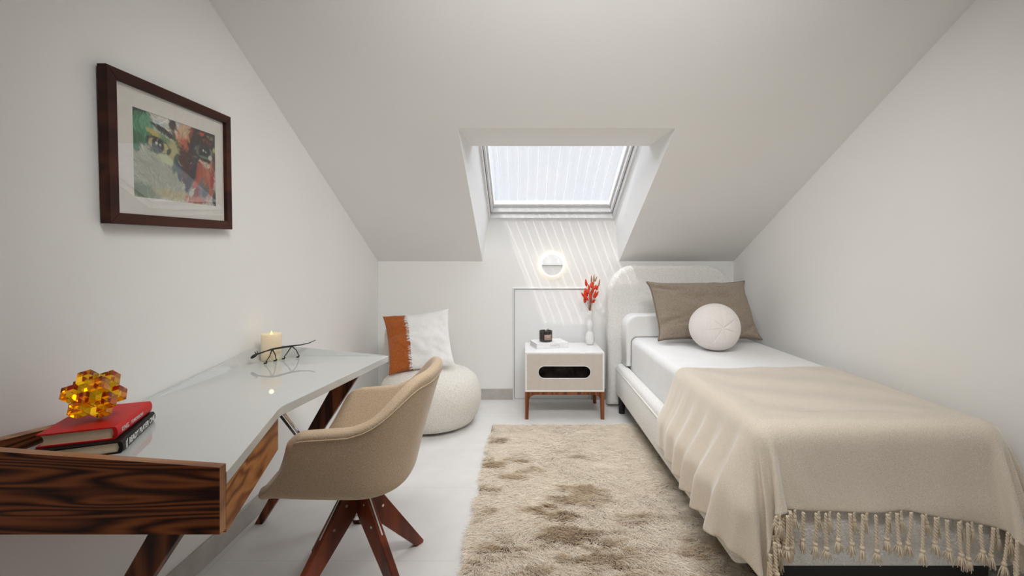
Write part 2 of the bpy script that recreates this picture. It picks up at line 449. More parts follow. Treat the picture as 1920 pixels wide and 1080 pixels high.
1468,1,1,1,0,1,0,1,13,18,19,18,16,15,13,13,12,12,10,11,9,12,20,29,35,38,38,38,38,37,38,38,38,37,38,38,38,38,38,37,38,38,38,38,38,37,38,38,38,38,38,37,38,38,38,38,38,37,38,38,38,38,38,37,38,38,38,38,37,37,33,25,17,5,0,1,1,1,2,2,2,4,7,18,
1467,1,1,1,-1,0,0,5,12,19,19,17,16,15,13,13,12,12,10,11,9,12,20,29,35,38,38,38,38,37,38,38,38,37,38,38,38,38,38,37,38,38,38,38,38,37,38,38,38,38,38,37,38,38,38,38,38,37,38,38,38,38,38,37,38,38,38,38,37,37,33,25,17,5,0,1,1,2,1,2,2,4,8,17,
1467,1,-1,1,2,1,1,0,14,19,19,17,16,15,14,13,12,12,10,10,9,11,21,29,35,38,38,38,37,38,38,38,38,37,38,38,38,38,38,37,38,38,38,38,38,37,38,38,38,38,38,37,38,38,38,38,38,37,38,38,38,38,38,37,38,38,38,38,37,37,33,25,17,5,0,1,1,1,1,2,2,5,8,17,
1466,1,1,-1,0,0,1,4,14,19,19,18,16,14,13,12,12,11,11,11,9,12,21,29,35,38,38,37,38,38,38,38,38,37,38,38,38,38,38,37,38,38,38,38,38,37,38,38,38,38,38,37,38,38,38,38,38,37,38,38,38,38,38,37,38,38,38,38,37,37,33,25,17,5,0,0,1,0,2,2,3,6,8,16,
1465,1,2,1,0,-1,-1,7,9,20,20,18,16,16,14,13,12,11,10,10,9,11,21,29,35,37,38,38,38,38,38,38,38,37,38,38,38,38,38,37,38,38,38,38,38,37,38,38,38,38,38,37,38,38,38,38,38,37,38,38,38,38,38,37,38,38,38,38,38,36,33,25,17,5,-1,0,0,1,3,3,3,6,9,14,
1463,2,0,2,2,1,0,-1,16,20,19,17,16,15,14,13,12,11,11,10,9,11,21,28,35,38,38,38,38,38,38,38,38,37,38,38,38,38,38,37,38,38,38,38,38,37,38,38,38,38,38,37,38,38,38,38,38,37,38,38,38,38,38,37,38,38,38,38,38,37,32,27,15,4,0,0,4,4,0,-1,5,6,8,13,
1461,4,-1,-1,0,2,2,1,14,19,19,19,17,16,14,13,12,12,10,10,10,10,21,28,35,38,38,38,38,38,38,38,38,37,38,38,38,38,38,37,38,38,38,38,38,37,38,38,38,38,38,37,38,38,38,38,38,38,37,38,38,38,38,38,38,37,38,38,38,37,32,27,16,3,3,6,2,-1,-4,5,9,4,6,8,
1456,6,5,-3,-2,-2,-1,14,13,17,17,18,16,16,16,12,11,10,10,10,11,13,21,28,35,38,38,38,38,37,38,38,38,38,38,38,37,38,38,38,38,38,38,37,38,38,38,38,38,38,38,37,38,38,38,38,38,38,38,37,38,38,38,38,38,38,37,38,38,37,33,26,15,12,4,0,-7,2,6,8,8,11,12,15,
1446,9,7,6,1,-1,-2,-1,11,17,17,18,17,18,17,17,12,12,11,12,11,8,20,29,35,37,38,38,38,38,38,38,37,38,38,38,38,38,38,38,38,38,37,38,38,38,38,38,38,38,37,38,38,38,38,38,38,38,37,38,38,38,38,38,38,38,38,38,38,37,33,25,19,6,-6,5,7,10,11,13,13,14,16,17,
1429,10,10,10,8,5,-2,-5,19,21,15,15,16,15,14,14,12,12,11,10,7,15,21,29,35,37,38,38,38,38,38,38,38,38,38,38,38,38,38,38,38,37,38,38,38,38,38,38,38,37,38,38,38,38,38,38,38,37,38,38,38,38,38,38,38,38,38,39,39,37,33,29,9,6,18,8,12,14,14,14,14,15,15,18,
1405,10,10,13,12,12,10,-6,21,7,19,16,15,14,14,14,13,12,12,11,7,21,19,28,35,38,39,38,38,38,38,38,38,38,38,38,38,38,38,38,37,38,38,38,38,38,38,38,38,37,38,38,38,38,38,37,38,38,38,38,38,38,38,38,38,38,38,38,40,37,34,29,24,19,17,15,14,14,14,14,15,14,15,12,
1383,9,10,10,11,12,13,19,0,18,14,14,13,13,13,13,14,13,13,14,16,19,25,29,35,39,38,39,38,38,38,38,38,38,38,38,38,38,38,38,37,38,38,38,38,38,38,38,37,38,38,38,38,37,38,38,38,38,38,38,38,37,38,38,38,38,38,37,39,38,33,17,14,19,22,21,24,18,18,17,16,16,16,16,
1405,6,5,5,5,5,5,6,7,12,12,15,16,16,16,17,18,18,21,20,23,8,19,27,35,40,39,38,38,38,38,38,38,38,38,38,38,38,38,38,37,38,38,38,38,38,37,38,38,38,38,38,38,37,38,38,38,38,38,37,38,38,38,37,38,38,37,37,38,36,30,31,3,0,23,19,24,12,18,17,18,18,18,18,
1431,5,6,6,6,8,7,7,6,6,-4,18,18,18,19,18,19,20,21,16,6,3,20,29,35,39,39,38,38,38,38,38,38,38,37,38,38,38,38,38,37,38,38,38,38,38,37,38,38,38,38,38,37,38,38,38,38,37,38,38,38,37,38,38,37,38,37,36,34,36,24,27,30,0,-9,15,25,23,8,16,16,16,17,17,
1466,3,2,2,1,1,-1,-3,7,9,18,19,19,19,19,19,18,16,6,-1,9,16,32,14,38,38,38,38,37,38,38,37,38,38,38,37,38,38,38,38,37,38,38,38,38,37,38,38,38,38,38,38,37,38,38,38,37,38,38,38,38,37,38,38,37,38,36,37,31,34,12,27,30,30,-2,-11,20,8,22,25,18,10,17,10,
1454,0,0,3,3,5,6,10,11,17,19,20,19,19,18,15,8,-1,4,17,23,23,-7,31,39,35,35,37,37,38,37,37,38,38,38,37,38,38,38,38,37,38,38,38,38,37,38,38,38,38,38,37,38,38,38,38,37,38,38,38,38,37,38,38,38,36,37,38,22,36,5,23,30,29,30,-2,-13,13,12,16,22,25,17,10,
1435,8,9,10,10,10,11,11,10,16,20,20,20,16,10,0,5,13,23,19,24,-20,25,33,24,31,36,36,38,36,36,38,37,38,38,37,38,38,38,38,37,38,38,38,38,37,38,38,38,38,38,37,38,38,38,38,37,38,38,38,38,38,37,38,38,36,37,38,15,35,18,2,29,30,28,30,-2,-13,12,17,23,1,15,22,
1463,10,10,10,11,10,11,9,5,18,18,18,13,3,8,14,17,12,21,21,-23,15,25,19,31,34,33,30,37,35,37,38,37,38,37,38,38,38,38,38,37,38,38,38,38,37,38,38,38,38,38,37,38,38,38,37,38,38,38,38,38,38,37,38,38,37,37,38,10,30,26,-6,20,30,30,27,30,0,-14,20,20,12,8,-5,
1496,10,10,10,10,9,8,7,3,13,14,13,12,16,16,12,8,18,20,-23,-1,25,32,4,33,27,33,30,37,38,36,37,38,37,37,38,38,38,38,37,38,38,38,38,38,37,38,38,38,38,38,37,38,38,38,37,38,38,38,38,38,37,38,38,37,38,37,38,7,24,32,-7,8,28,30,30,26,29,4,-15,23,14,12,7,
1528,10,8,9,8,7,7,4,9,12,14,14,15,11,4,14,18,17,-23,-12,29,23,24,-4,36,19,32,32,37,37,37,37,38,36,38,38,38,38,38,37,38,38,38,38,38,37,38,38,38,38,38,37,38,38,38,37,38,38,38,38,38,37,38,38,37,38,38,37,5,18,35,7,-13,22,30,30,30,25,29,7,-17,12,10,15,
1555,7,8,6,7,5,6,10,14,14,13,8,-5,16,18,19,12,-20,-22,25,19,31,11,-6,38,12,30,33,38,36,37,38,37,38,37,38,38,38,37,38,38,38,38,38,37,38,38,38,38,38,38,38,37,38,38,37,38,38,38,38,38,37,38,38,38,37,38,38,9,5,35,18,-17,7,28,30,30,28,25,28,9,-16,2,6,
1572,7,4,6,8,10,13,15,11,4,-4,11,19,16,18,7,-23,-21,14,25,21,29,-18,13,37,8,27,35,38,37,36,38,37,38,37,38,38,38,37,38,38,38,38,38,37,38,38,38,38,38,38,37,38,38,38,37,38,38,38,38,38,37,38,38,38,37,38,38,12,-5,34,26,-5,-18,23,30,29,30,28,24,28,12,-14,-5,
1585,6,8,11,14,14,10,3,-5,2,19,17,19,17,1,-24,-22,4,28,18,29,11,-24,22,35,6,23,37,37,38,36,37,38,38,37,38,38,37,38,38,38,38,38,38,37,38,38,38,38,38,38,37,38,38,38,37,38,38,38,38,38,37,38,38,38,38,38,37,13,-11,30,31,5,-25,7,30,28,29,28,29,23,28,15,-7,
1603,11,14,13,9,2,-5,0,9,19,17,19,18,-5,-22,-24,-4,27,23,19,29,-11,-22,30,34,3,20,38,36,38,37,37,38,37,38,38,38,37,38,38,38,38,38,37,38,38,38,38,38,38,37,38,38,38,38,37,38,38,38,38,38,37,38,38,38,38,38,37,14,-15,23,35,16,-23,-15,26,29,29,28,28,27,24,27,16,
1632,12,7,3,-5,-1,4,14,18,19,18,18,-13,-21,-24,-11,26,24,16,28,13,-31,-6,34,33,1,18,38,36,38,37,37,37,38,38,38,37,38,38,38,38,38,38,37,38,38,38,38,38,38,37,38,38,38,38,37,38,38,38,38,38,38,37,38,38,38,38,38,13,-18,17,35,26,-10,-26,4,29,28,29,28,28,26,24,27,
1651,4,0,-5,2,9,16,18,17,17,11,-16,-19,-23,-14,25,24,18,19,29,-11,-33,3,37,32,0,15,37,37,37,38,37,37,38,38,38,37,38,38,38,38,38,38,37,38,38,38,38,38,37,38,38,38,38,38,37,38,38,38,38,38,38,38,37,38,38,38,38,14,-21,11,35,29,5,-25,-16,19,28,29,28,28,28,25,26,
1653,0,0,5,13,17,17,17,14,2,-17,-20,-21,-15,25,24,20,15,28,16,-30,-30,13,37,32,-1,12,36,38,37,37,38,37,38,38,37,38,38,38,38,38,38,37,38,38,38,38,38,38,37,38,38,38,38,38,37,38,38,38,38,38,38,38,38,37,38,38,38,14,-22,3,34,33,16,-15,-26,-2,25,29,28,28,28,27,26,
1655,3,8,15,18,17,15,9,-5,-18,-20,-20,-13,23,24,21,21,15,29,-6,-32,-30,21,38,31,-1,8,35,38,37,38,38,37,38,37,38,38,38,38,38,38,38,37,38,38,38,38,38,38,37,38,38,38,38,38,37,38,38,38,38,38,38,38,38,37,38,38,38,14,-23,-4,33,34,24,-3,-26,-19,12,27,29,28,28,28,26,
1665,11,17,17,16,12,3,-9,-19,-20,-19,-11,22,24,21,21,21,19,15,-23,-36,-19,26,38,31,7,-4,35,37,38,37,38,38,38,37,38,38,38,38,38,37,38,38,38,38,38,38,38,37,38,38,38,38,38,38,38,37,38,38,38,38,38,38,38,38,37,38,38,14,-21,-13,31,34,30,8,-19,-27,-7,20,28,28,29,27,28,
1687,17,17,14,8,-3,-12,-19,-20,-18,-9,20,24,21,20,17,19,27,-2,-34,-35,-10,30,36,31,13,-11,32,38,37,38,38,38,37,38,38,38,38,38,37,38,38,38,38,38,38,38,38,37,38,38,38,38,38,38,38,37,38,38,38,38,38,38,38,38,38,37,37,15,-19,-21,27,34,33,19,-10,-27,-22,6,25,28,28,28,28,
1716,16,10,3,-7,-15,-19,-19,-17,-6,18,24,19,20,19,18,26,14,-18,-37,-34,0,33,34,31,16,-15,30,37,38,37,38,38,38,38,38,38,38,37,38,38,38,38,38,38,38,38,38,37,38,38,38,38,38,38,38,37,38,38,38,38,38,38,38,38,38,37,37,14,-23,-21,23,34,33,28,0,-23,-26,-14,17,27,28,28,27,
5060,3,4,3,3,3,3,3,2,2,2,2,1,2,1,0,1,0,0,0,-1,-1,-1,-1,-1,-2,-1,-2,-2,-2,-2,-2,-2,-1,-2,-1,-2,-1,0,-1,0,-1,1,0,1,1,1,2,2,2,2,2,3,3,3,3,3,4,3,3,4,3,3,3,3,3,2,3,2,2,1,1,1,1,0,0,0,0,-1,-1,-1,-1,-1,-2,
5023,3,4,3,3,3,3,3,2,3,2,2,1,2,1,1,0,0,0,0,-1,-1,-1,-1,-1,-2,-1,-2,-2,-2,-2,-2,-1,-2,-2,-1,-1,-1,-1,-1,0,0,0,0,1,1,1,2,2,2,2,3,2,3,3,3,3,3,3,3,3,3,3,3,3,3,2,2,2,2,1,1,1,0,1,0,-1,0,-1,-1,-1,-1,-2,-2,
4985,4,3,4,3,3,3,3,3,2,2,2,2,2,1,1,0,1,0,-1,0,-1,-1,-1,-2,-1,-2,-2,-2,-1,-2,-2,-2,-2,-1,-2,-1,-1,-1,0,-1,0,0,1,0,1,2,1,2,2,2,3,2,3,2,3,3,3,3,3,3,3,3,3,2,3,2,2,2,1,1,1,1,0,0,0,0,-1,-1,-1,-2,-1,-2,-2,
4948,4,3,4,3,4,3,3,2,3,2,2,2,2,1,1,1,0,0,0,-1,-1,-1,-1,-2,-1,-2,-1,-2,-2,-2,-2,-2,-1,-2,-1,-2,-1,-1,0,0,-1,1,0,1,1,1,2,1,3,2,2,2,2,3,3,2,3,3,3,3,3,2,3,2,2,3,1,2,1,1,1,1,0,0,-1,0,-1,-1,-1,-2,-2,-2,-2,
4911,4,3,4,3,4,3,3,3,2,3,2,2,2,1,1,1,0,0,0,-1,-1,-1,-1,-1,-2,-1,-2,-2,-2,-2,-2,-1,-2,-2,-1,-1,-1,-1,-1,0,0,0,0,1,1,1,2,2,2,2,2,2,2,3,2,3,2,3,3,3,2,3,2,2,2,2,2,1,2,1,0,0,1,-1,0,-1,-1,-1,-2,-1,-2,-2,-2,
4874,4,3,4,3,4,3,3,3,3,2,3,2,2,1,1,1,1,0,-1,0,-1,-1,-2,-1,-2,-1,-2,-2,-2,-1,-2,-2,-2,-1,-2,-1,-1,-1,-1,0,0,0,1,0,1,2,1,2,2,2,2,2,2,2,3,2,3,2,3,2,3,2,2,2,2,2,2,1,1,1,0,0,0,0,-1,-1,-1,-1,-2,-2,-2,-2,-2,
4837,3,4,4,4,3,4,3,3,3,2,3,2,1,2,1,1,1,0,-1,0,-1,-1,-1,-2,-1,-2,-2,-2,-1,-2,-2,-2,-1,-2,-1,-2,-1,-1,0,-1,0,1,0,1,1,1,2,1,2,3,1,2,2,2,2,3,2,2,3,2,2,2,3,2,1,2,1,1,1,1,0,0,0,-1,0,-1,-2,-1,-2,-2,-2,-3,-2,
4799,4,4,4,4,3,4,3,3,3,3,2,2,2,2,2,1,0,0,0,-1,-1,-1,-1,-1,-2,-2,-1,-2,-2,-2,-2,-1,-2,-2,-1,-1,-1,-1,-1,0,0,0,0,1,1,1,2,2,2,2,1,2,2,2,2,2,2,2,3,2,2,2,2,2,1,2,1,1,0,1,0,0,0,-1,-1,-1,-2,-1,-2,-3,-2,-2,-3,
4762,4,4,4,4,4,3,4,3,3,3,2,2,2,2,2,1,0,0,0,-1,0,-1,-2,-1,-2,-1,-2,-2,-2,-2,-1,-2,-2,-1,-2,-1,-1,-1,-1,0,0,0,1,0,1,2,1,2,2,2,1,2,2,1,2,2,2,2,2,2,2,2,2,2,1,1,1,1,1,0,0,0,-1,-1,-1,-1,-2,-2,-2,-2,-2,-3,-3,
4725,4,4,4,4,4,4,3,3,3,3,3,2,2,2,2,1,1,0,-1,0,-1,-1,-1,-2,-1,-2,-2,-1,-2,-2,-2,-2,-2,-1,-2,-1,-1,-1,0,-1,0,0,1,1,1,1,1,2,2,2,2,1,1,2,2,2,1,2,2,2,2,2,1,2,1,1,1,1,0,0,0,0,-1,-1,-1,-2,-2,-2,-2,-2,-3,-3,-3,
4687,5,4,4,4,4,4,3,4,3,3,3,2,2,2,2,1,1,0,-1,0,-1,-1,-1,-2,-1,-2,-1,-2,-2,-2,-2,-2,-1,-2,-1,-1,-2,0,-1,0,0,0,0,1,1,1,2,2,2,2,1,1,1,2,1,2,2,1,2,2,2,1,2,1,1,1,1,0,0,0,0,0,-1,-2,-1,-2,-2,-2,-2,-3,-3,-3,-3,
4650,5,4,4,4,4,4,4,3,4,3,2,3,2,2,2,1,1,0,0,-1,-1,-1,-1,-1,-2,-1,-2,-2,-2,-2,-1,-2,-2,-1,-2,-1,-1,-1,-1,0,0,0,0,1,1,2,1,2,2,2,1,1,1,1,2,1,2,1,2,2,1,2,1,1,1,1,0,1,0,0,-1,-1,-1,-1,-2,-1,-3,-2,-3,-2,-3,-3,-4,
4613,4,5,4,4,4,4,4,4,3,3,3,3,2,2,2,2,1,-1,0,-1,0,-1,-2,-1,-1,-2,-2,-2,-1,-2,-2,-2,-2,-1,-2,-1,-1,-1,0,-1,0,0,1,1,1,1,1,2,2,2,1,1,1,1,1,2,1,1,2,1,2,1,1,1,1,0,1,0,0,0,-1,-1,-1,-1,-2,-2,-2,-3,-3,-3,-3,-3,-4,
4576,4,5,4,4,5,4,4,3,4,3,3,3,2,2,2,2,1,0,-1,0,-1,-1,-1,-2,-1,-2,-2,-1,-2,-2,-2,-2,-1,-2,-1,-2,-1,0,-1,0,-1,1,0,1,1,1,2,2,2,2,0,1,1,1,1,1,1,1,2,1,1,1,1,1,1,0,0,0,0,0,-1,-1,-1,-2,-2,-2,-2,-3,-3,-3,-3,-4,-3,
4538,5,5,4,5,4,4,4,4,3,4,3,2,3,2,2,2,1,0,0,-1,-1,-1,-1,-1,-2,-2,-1,-2,-2,-2,-2,-1,-2,-2,-1,-1,-1,-1,-1,0,0,0,0,1,1,1,2,2,2,2,0,1,0,1,1,1,1,2,1,1,1,1,1,0,1,0,0,0,0,-1,-1,-1,-2,-1,-3,-2,-2,-3,-3,-3,-4,-4,-3,
4501,5,5,4,5,4,4,4,4,4,3,3,3,3,2,3,1,1,0,0,-1,0,-1,-2,-1,-2,-1,-2,-2,-1,-2,-2,-2,-2,-1,-2,-1,-1,-1,0,-1,0,0,1,0,1,2,1,2,2,2,0,1,0,1,1,1,1,1,1,0,1,1,1,0,1,0,0,-1,0,-1,-1,-1,-2,-2,-2,-3,-2,-3,-3,-4,-3,-4,-4,
4464,5,5,4,5,4,5,4,4,3,4,3,3,3,2,3,2,1,0,-1,0,-1,-1,-1,-2,-1,-2,-2,-2,-1,-2,-2,-2,-1,-2,-1,-2,-1,-1,0,0,-1,1,0,1,1,1,2,1,3,1,0,1,0,1,0,1,1,1,0,1,1,1,0,0,1,0,-1,0,-1,-1,-1,-2,-1,-3,-2,-2,-3,-3,-4,-3,-4,-4,-4,
4427,5,5,4,5,5,4,4,4,4,4,3,3,3,3,2,2,1,0,0,-1,-1,-1,-1,-2,-1,-2,-1,-2,-2,-2,-2,-1,-2,-2,-1,-1,-1,-1,-1,0,0,0,0,1,1,1,2,2,2,2,0,0,0,0,1,0,1,1,0,1,0,1,0,1,0,-1,0,-1,-1,-1,-1,-2,-2,-2,-3,-2,-3,-4,-3,-4,-4,-4,-4,
4390,4,5,5,5,5,4,5,4,4,3,4,3,3,3,2,2,1,0,0,-1,-1,-1,-1,-1,-2,-1,-2,-2,-2,-1,-2,-2,-2,-1,-2,-1,-1,-1,-1,0,0,0,1,0,1,2,1,2,2,2,0,0,0,0,0,1,0,1,0,1,0,0,1,0,-1,0,0,-1,-1,-2,-1,-2,-2,-2,-3,-3,-3,-4,-3,-4,-4,-4,-5,
4352,5,5,5,5,5,5,4,4,4,4,4,3,3,3,2,2,2,-1,0,-1,0,-1,-2,-1,-2,-1,-2,-2,-1,-2,-2,-2,-1,-2,-1,-2,-1,-1,0,-1,0,1,0,1,1,1,2,1,2,2,0,0,-1,1,0,0,0,1,0,0,1,0,0,0,-1,0,-1,-1,-1,-1,-2,-2,-2,-3,-3,-3,-3,-4,-4,-4,-4,-4,-5,
4315,5,5,5,5,5,5,4,5,4,4,4,3,3,3,2,3,1,0,-1,0,-1,-1,-1,-2,-1,-2,-2,-1,-2,-2,-2,-1,-2,-2,-1,-1,-1,-1,-1,0,0,0,0,1,1,1,2,2,2,1,0,-1,0,0,0,0,0,1,0,0,0,0,0,0,-1,0,-1,-1,-2,-1,-2,-2,-3,-2,-3,-4,-3,-4,-4,-4,-4,-5,-5,
4278,5,5,5,5,5,5,5,4,5,4,3,4,3,3,2,3,1,0,0,-1,-1,-1,-1,-1,-2,-2,-1,-2,-2,-2,-1,-2,-2,-1,-2,-1,-1,-1,-1,0,0,0,1,0,1,2,1,2,2,2,-1,-1,0,0,0,0,0,0,0,0,0,0,-1,0,-1,-1,-1,-1,-1,-2,-2,-2,-3,-3,-3,-3,-4,-4,-4,-4,-5,-5,-5,
4240,6,5,5,5,6,5,4,5,4,4,4,4,3,3,3,2,1,0,0,-1,-1,-1,-1,-1,-2,-1,-2,-2,-1,-2,-2,-2,-2,-1,-2,-1,-1,-1,0,-1,0,0,1,1,1,1,1,2,2,2,-1,-1,0,-1,0,0,0,0,0,0,-1,0,0,-1,-1,-1,-1,-2,-1,-2,-2,-3,-2,-3,-3,-4,-4,-4,-4,-5,-5,-4,-6,
4203,6,5,5,6,5,5,5,4,5,4,4,3,4,3,3,2,2,0,-1,0,-1,-1,-1,-2,-1,-2,-2,-1,-2,-2,-2,-2,-1,-2,-1,-1,-2,0,-1,0,0,0,0,1,1,1,2,2,2,1,-1,-1,0,-1,0,-1,0,0,0,-1,0,-1,0,-1,-1,-1,-2,-1,-2,-2,-2,-3,-3,-3,-3,-4,-4,-4,-5,-4,-5,-5,-5,
4166,5,6,5,6,5,5,5,5,4,5,4,3,4,3,3,2,2,0,-1,0,-1,-1,-1,-2,-1,-2,-1,-2,-2,-2,-1,-2,-2,-1,-2,-1,-1,-1,-1,0,0,0,0,1,1,2,1,2,2,2,-2,-1,-1,0,-1,0,-1,0,-1,0,-1,0,-1,-1,-1,-1,-2,-2,-2,-2,-2,-3,-3,-3,-4,-4,-4,-4,-5,-5,-5,-5,-5,
4129,5,6,6,5,5,6,5,4,5,4,4,4,4,3,3,3,1,0,0,-1,-1,-1,-1,-1,-2,-1,-2,-2,-1,-2,-2,-2,-2,-1,-2,-1,-1,-1,0,-1,0,0,1,1,1,1,1,2,2,2,-2,-1,-1,-1,0,-1,-1,0,-1,0,-1,-1,-1,-1,-1,-2,-1,-2,-2,-3,-2,-3,-3,-4,-4,-4,-4,-4,-5,-5,-5,-6,-5,
4091,6,6,6,5,6,5,5,5,5,4,4,4,4,3,3,3,1,0,0,-1,0,-1,-2,-1,-2,-1,-2,-1,-2,-2,-2,-2,-1,-2,-1,-2,-1,0,-1,0,-1,1,0,1,1,1,2,2,2,1,-1,-2,-1,-1,-1,-1,0,-1,-1,-1,0,-1,-1,-2,-1,-2,-2,-2,-2,-3,-2,-3,-4,-3,-4,-4,-5,-5,-4,-5,-6,-5,-6,
4054,6,6,6,5,6,5,5,5,5,5,4,4,4,3,3,3,2,0,-1,0,-1,-1,-1,-2,-1,-2,-1,-2,-2,-2,-2,-1,-2,-2,-1,-1,-1,-1,-1,0,0,0,0,1,1,1,2,2,2,1,-1,-2,-1,-1,-1,-1,-1,-1,-1,-1,-1,-1,-1,-2,-1,-2,-2,-2,-3,-2,-3,-3,-4,-4,-4,-4,-5,-5,-5,-5,-5,-6,-6,
4017,6,6,6,5,6,5,6,5,5,4,5,4,4,3,3,3,2,0,0,-1,-1,-1,-1,-2,-1,-2,-1,-2,-1,-2,-2,-2,-2,-1,-2,-1,-1,-1,0,-1,0,0,1,0,1,2,1,2,2,2,-2,-2,-1,-2,-1,-1,-1,-1,-1,-1,-1,-2,-1,-2,-1,-2,-2,-3,-2,-3,-3,-4,-3,-4,-4,-5,-5,-5,-5,-5,-6,-6,-6,
3980,6,6,6,5,6,6,5,5,5,5,5,4,4,3,4,3,1,0,0,-1,-1,-1,-1,-1,-2,-1,-2,-2,-1,-2,-2,-2,-1,-2,-1,-2,-1,-1,0,0,-1,1,0,1,1,1,2,1,3,1,-2,-2,-1,-2,-1,-2,-1,-1,-1,-1,-2,-1,-2,-2,-2,-2,-2,-2,-3,-3,-3,-4,-4,-4,-4,-5,-5,-5,-5,-6,-5,-6,-7,
3942,6,6,7,5,6,6,6,5,5,5,4,5,4,3,4,3,2,0,-1,-1,0,-2,-1,-1,-2,-1,-2,-1,-2,-2,-2,-1,-2,-2,-1,-1,-1,-1,-1,0,0,0,0,1,1,1,2,2,2,1,-2,-2,-2,-1,-2,-1,-2,-1,-1,-2,-1,-2,-1,-2,-3,-2,-2,-3,-3,-3,-3,-4,-4,-4,-5,-4,-5,-6,-5,-6,-6,-6,-7,
3905,6,6,7,6,6,5,6,5,6,4,5,5,4,4,3,3,2,0,-1,0,-1,-1,-2,-1,-1,-2,-2,-1,-2,-1,-2,-2,-2,-1,-2,-1,-1,-1,-1,0,0,0,1,0,1,2,1,2,2,2,-3,-2,-2,-2,-1,-2,-1,-2,-1,-2,-2,-1,-2,-2,-3,-2,-3,-3,-3,-3,-3,-4,-4,-4,-5,-5,-5,-6,-5,-6,-7,-6,-6,
3868,6,6,7,6,6,6,6,5,5,5,5,4,5,4,3,3,2,0,0,-1,-1,-1,-1,-2,-1,-2,-1,-2,-1,-2,-2,-2,-1,-2,-1,-2,-1,-1,0,-1,0,1,0,1,1,1,2,1,2,2,-3,-2,-2,-2,-2,-2,-1,-2,-2,-1,-2,-2,-2,-2,-3,-3,-2,-3,-3,-4,-3,-4,-4,-5,-5,-5,-5,-6,-6,-6,-6,-7,-6,
3830,7,6,7,6,6,6,6,6,5,5,5,4,5,4,3,4,2,-1,0,-1,-1,-1,-1,-1,-2,-1,-2,-2,-1,-2,-2,-1,-2,-2,-1,-1,-1,-1,-1,0,0,0,0,1,1,1,2,2,2,1,-3,-2,-2,-2,-2,-2,-2,-2,-2,-2,-1,-2,-3,-2,-3,-3,-3,-3,-3,-4,-3,-4,-5,-4,-5,-6,-5,-6,-6,-6,-7,-6,-7,
3793,7,6,7,6,6,7,5,6,5,6,4,5,4,5,3,4,2,0,-1,0,-1,-1,-2,-1,-2,-1,-2,-1,-2,-2,-1,-2,-2,-1,-2,-1,-1,-1,-1,0,0,0,1,0,1,2,1,2,2,1,-2,-3,-2,-3,-2,-2,-2,-2,-2,-2,-2,-2,-2,-3,-3,-3,-3,-3,-4,-4,-3,-5,-4,-5,-5,-5,-6,-6,-6,-7,-6,-7,-7,
3756,7,6,7,7,6,6,6,6,5,5,5,5,4,5,3,4,2,0,-1,0,-1,-1,-1,-2,-1,-2,-1,-2,-1,-2,-2,-2,-2,-1,-2,-1,-1,-1,0,-1,0,0,1,1,1,1,1,2,2,2,-3,-3,-3,-2,-2,-3,-2,-2,-2,-2,-2,-3,-2,-3,-3,-3,-4,-3,-4,-3,-4,-5,-4,-5,-6,-5,-6,-6,-7,-6,-7,-7,-7,
3719,7,6,7,7,6,6,6,6,6,5,5,5,4,5,3,4,2,0,0,-1,-1,-1,-1,-2,-1,-2,-1,-2,-1,-2,-2,-2,-1,-2,-1,-1,-2,0,-1,0,0,0,0,1,1,1,2,2,2,1,-3,-3,-3,-2,-3,-2,-3,-2,-2,-2,-3,-2,-3,-3,-3,-4,-3,-4,-3,-4,-4,-5,-5,-5,-5,-6,-6,-6,-7,-7,-7,-7,-7,
3681,7,7,7,7,6,7,6,6,5,6,5,5,4,5,4,3,3,-1,0,-1,-1,-1,-1,-1,-2,-2,-1,-1,-2,-2,-1,-2,-2,-1,-2,-1,-1,-1,-1,0,0,0,0,1,1,2,1,2,2,1,-3,-3,-3,-3,-2,-3,-2,-3,-2,-3,-2,-3,-3,-3,-4,-3,-4,-3,-4,-4,-4,-5,-5,-5,-6,-6,-6,-7,-6,-7,-7,-7,-8,
3644,7,7,7,7,7,6,6,6,6,5,6,5,4,5,4,4,2,0,-1,0,-1,-1,-2,-1,-2,-1,-2,-1,-1,-2,-2,-2,-2,-1,-2,-1,-1,-1,0,-1,0,0,1,1,1,1,1,2,2,1,-3,-3,-3,-3,-3,-3,-2,-3,-2,-3,-3,-2,-3,-4,-4,-4,-3,-4,-4,-4,-4,-5,-5,-6,-6,-6,-6,-7,-7,-7,-7,-7,-7,
3607,7,7,7,7,7,7,6,6,6,5,5,5,5,5,4,4,2,0,0,-1,-1,-1,-2,-1,-2,-1,-2,-1,-1,-2,-2,-2,-1,-2,-1,-2,-1,0,-1,0,-1,1,0,1,1,1,2,2,2,1,-4,-3,-3,-3,-3,-3,-3,-3,-2,-3,-3,-3,-3,-4,-4,-4,-4,-4,-4,-4,-4,-5,-5,-6,-6,-6,-7,-7,-7,-7,-7,-8,-7,
3570,7,7,7,7,7,7,7,5,6,6,5,5,5,5,4,4,3,0,-1,-1,-1,-1,-1,-2,-2,-1,-2,-1,-1,-2,-2,-1,-2,-2,-1,-1,-1,-1,-1,0,0,0,0,1,1,1,2,2,2,1,-4,-3,-4,-3,-3,-3,-3,-3,-3,-3,-3,-3,-3,-4,-4,-4,-4,-5,-4,-4,-4,-5,-6,-6,-6,-6,-6,-8,-7,-7,-8,-8,-7,
3532,8,7,8,7,7,6,7,6,6,6,5,5,5,5,5,4,2,0,-1,0,-1,-2,-1,-2,-2,-1,-1,-2,0,-2,-2,-2,-2,-1,-2,-1,-1,-1,0,-1,0,0,1,0,1,2,1,2,2,1,-4,-3,-4,-3,-3,-3,-3,-3,-4,-3,-3,-3,-4,-4,-4,-5,-4,-4,-5,-4,-4,-5,-6,-6,-5,-7,-7,-8,-7,-7,-8,-8,-8,
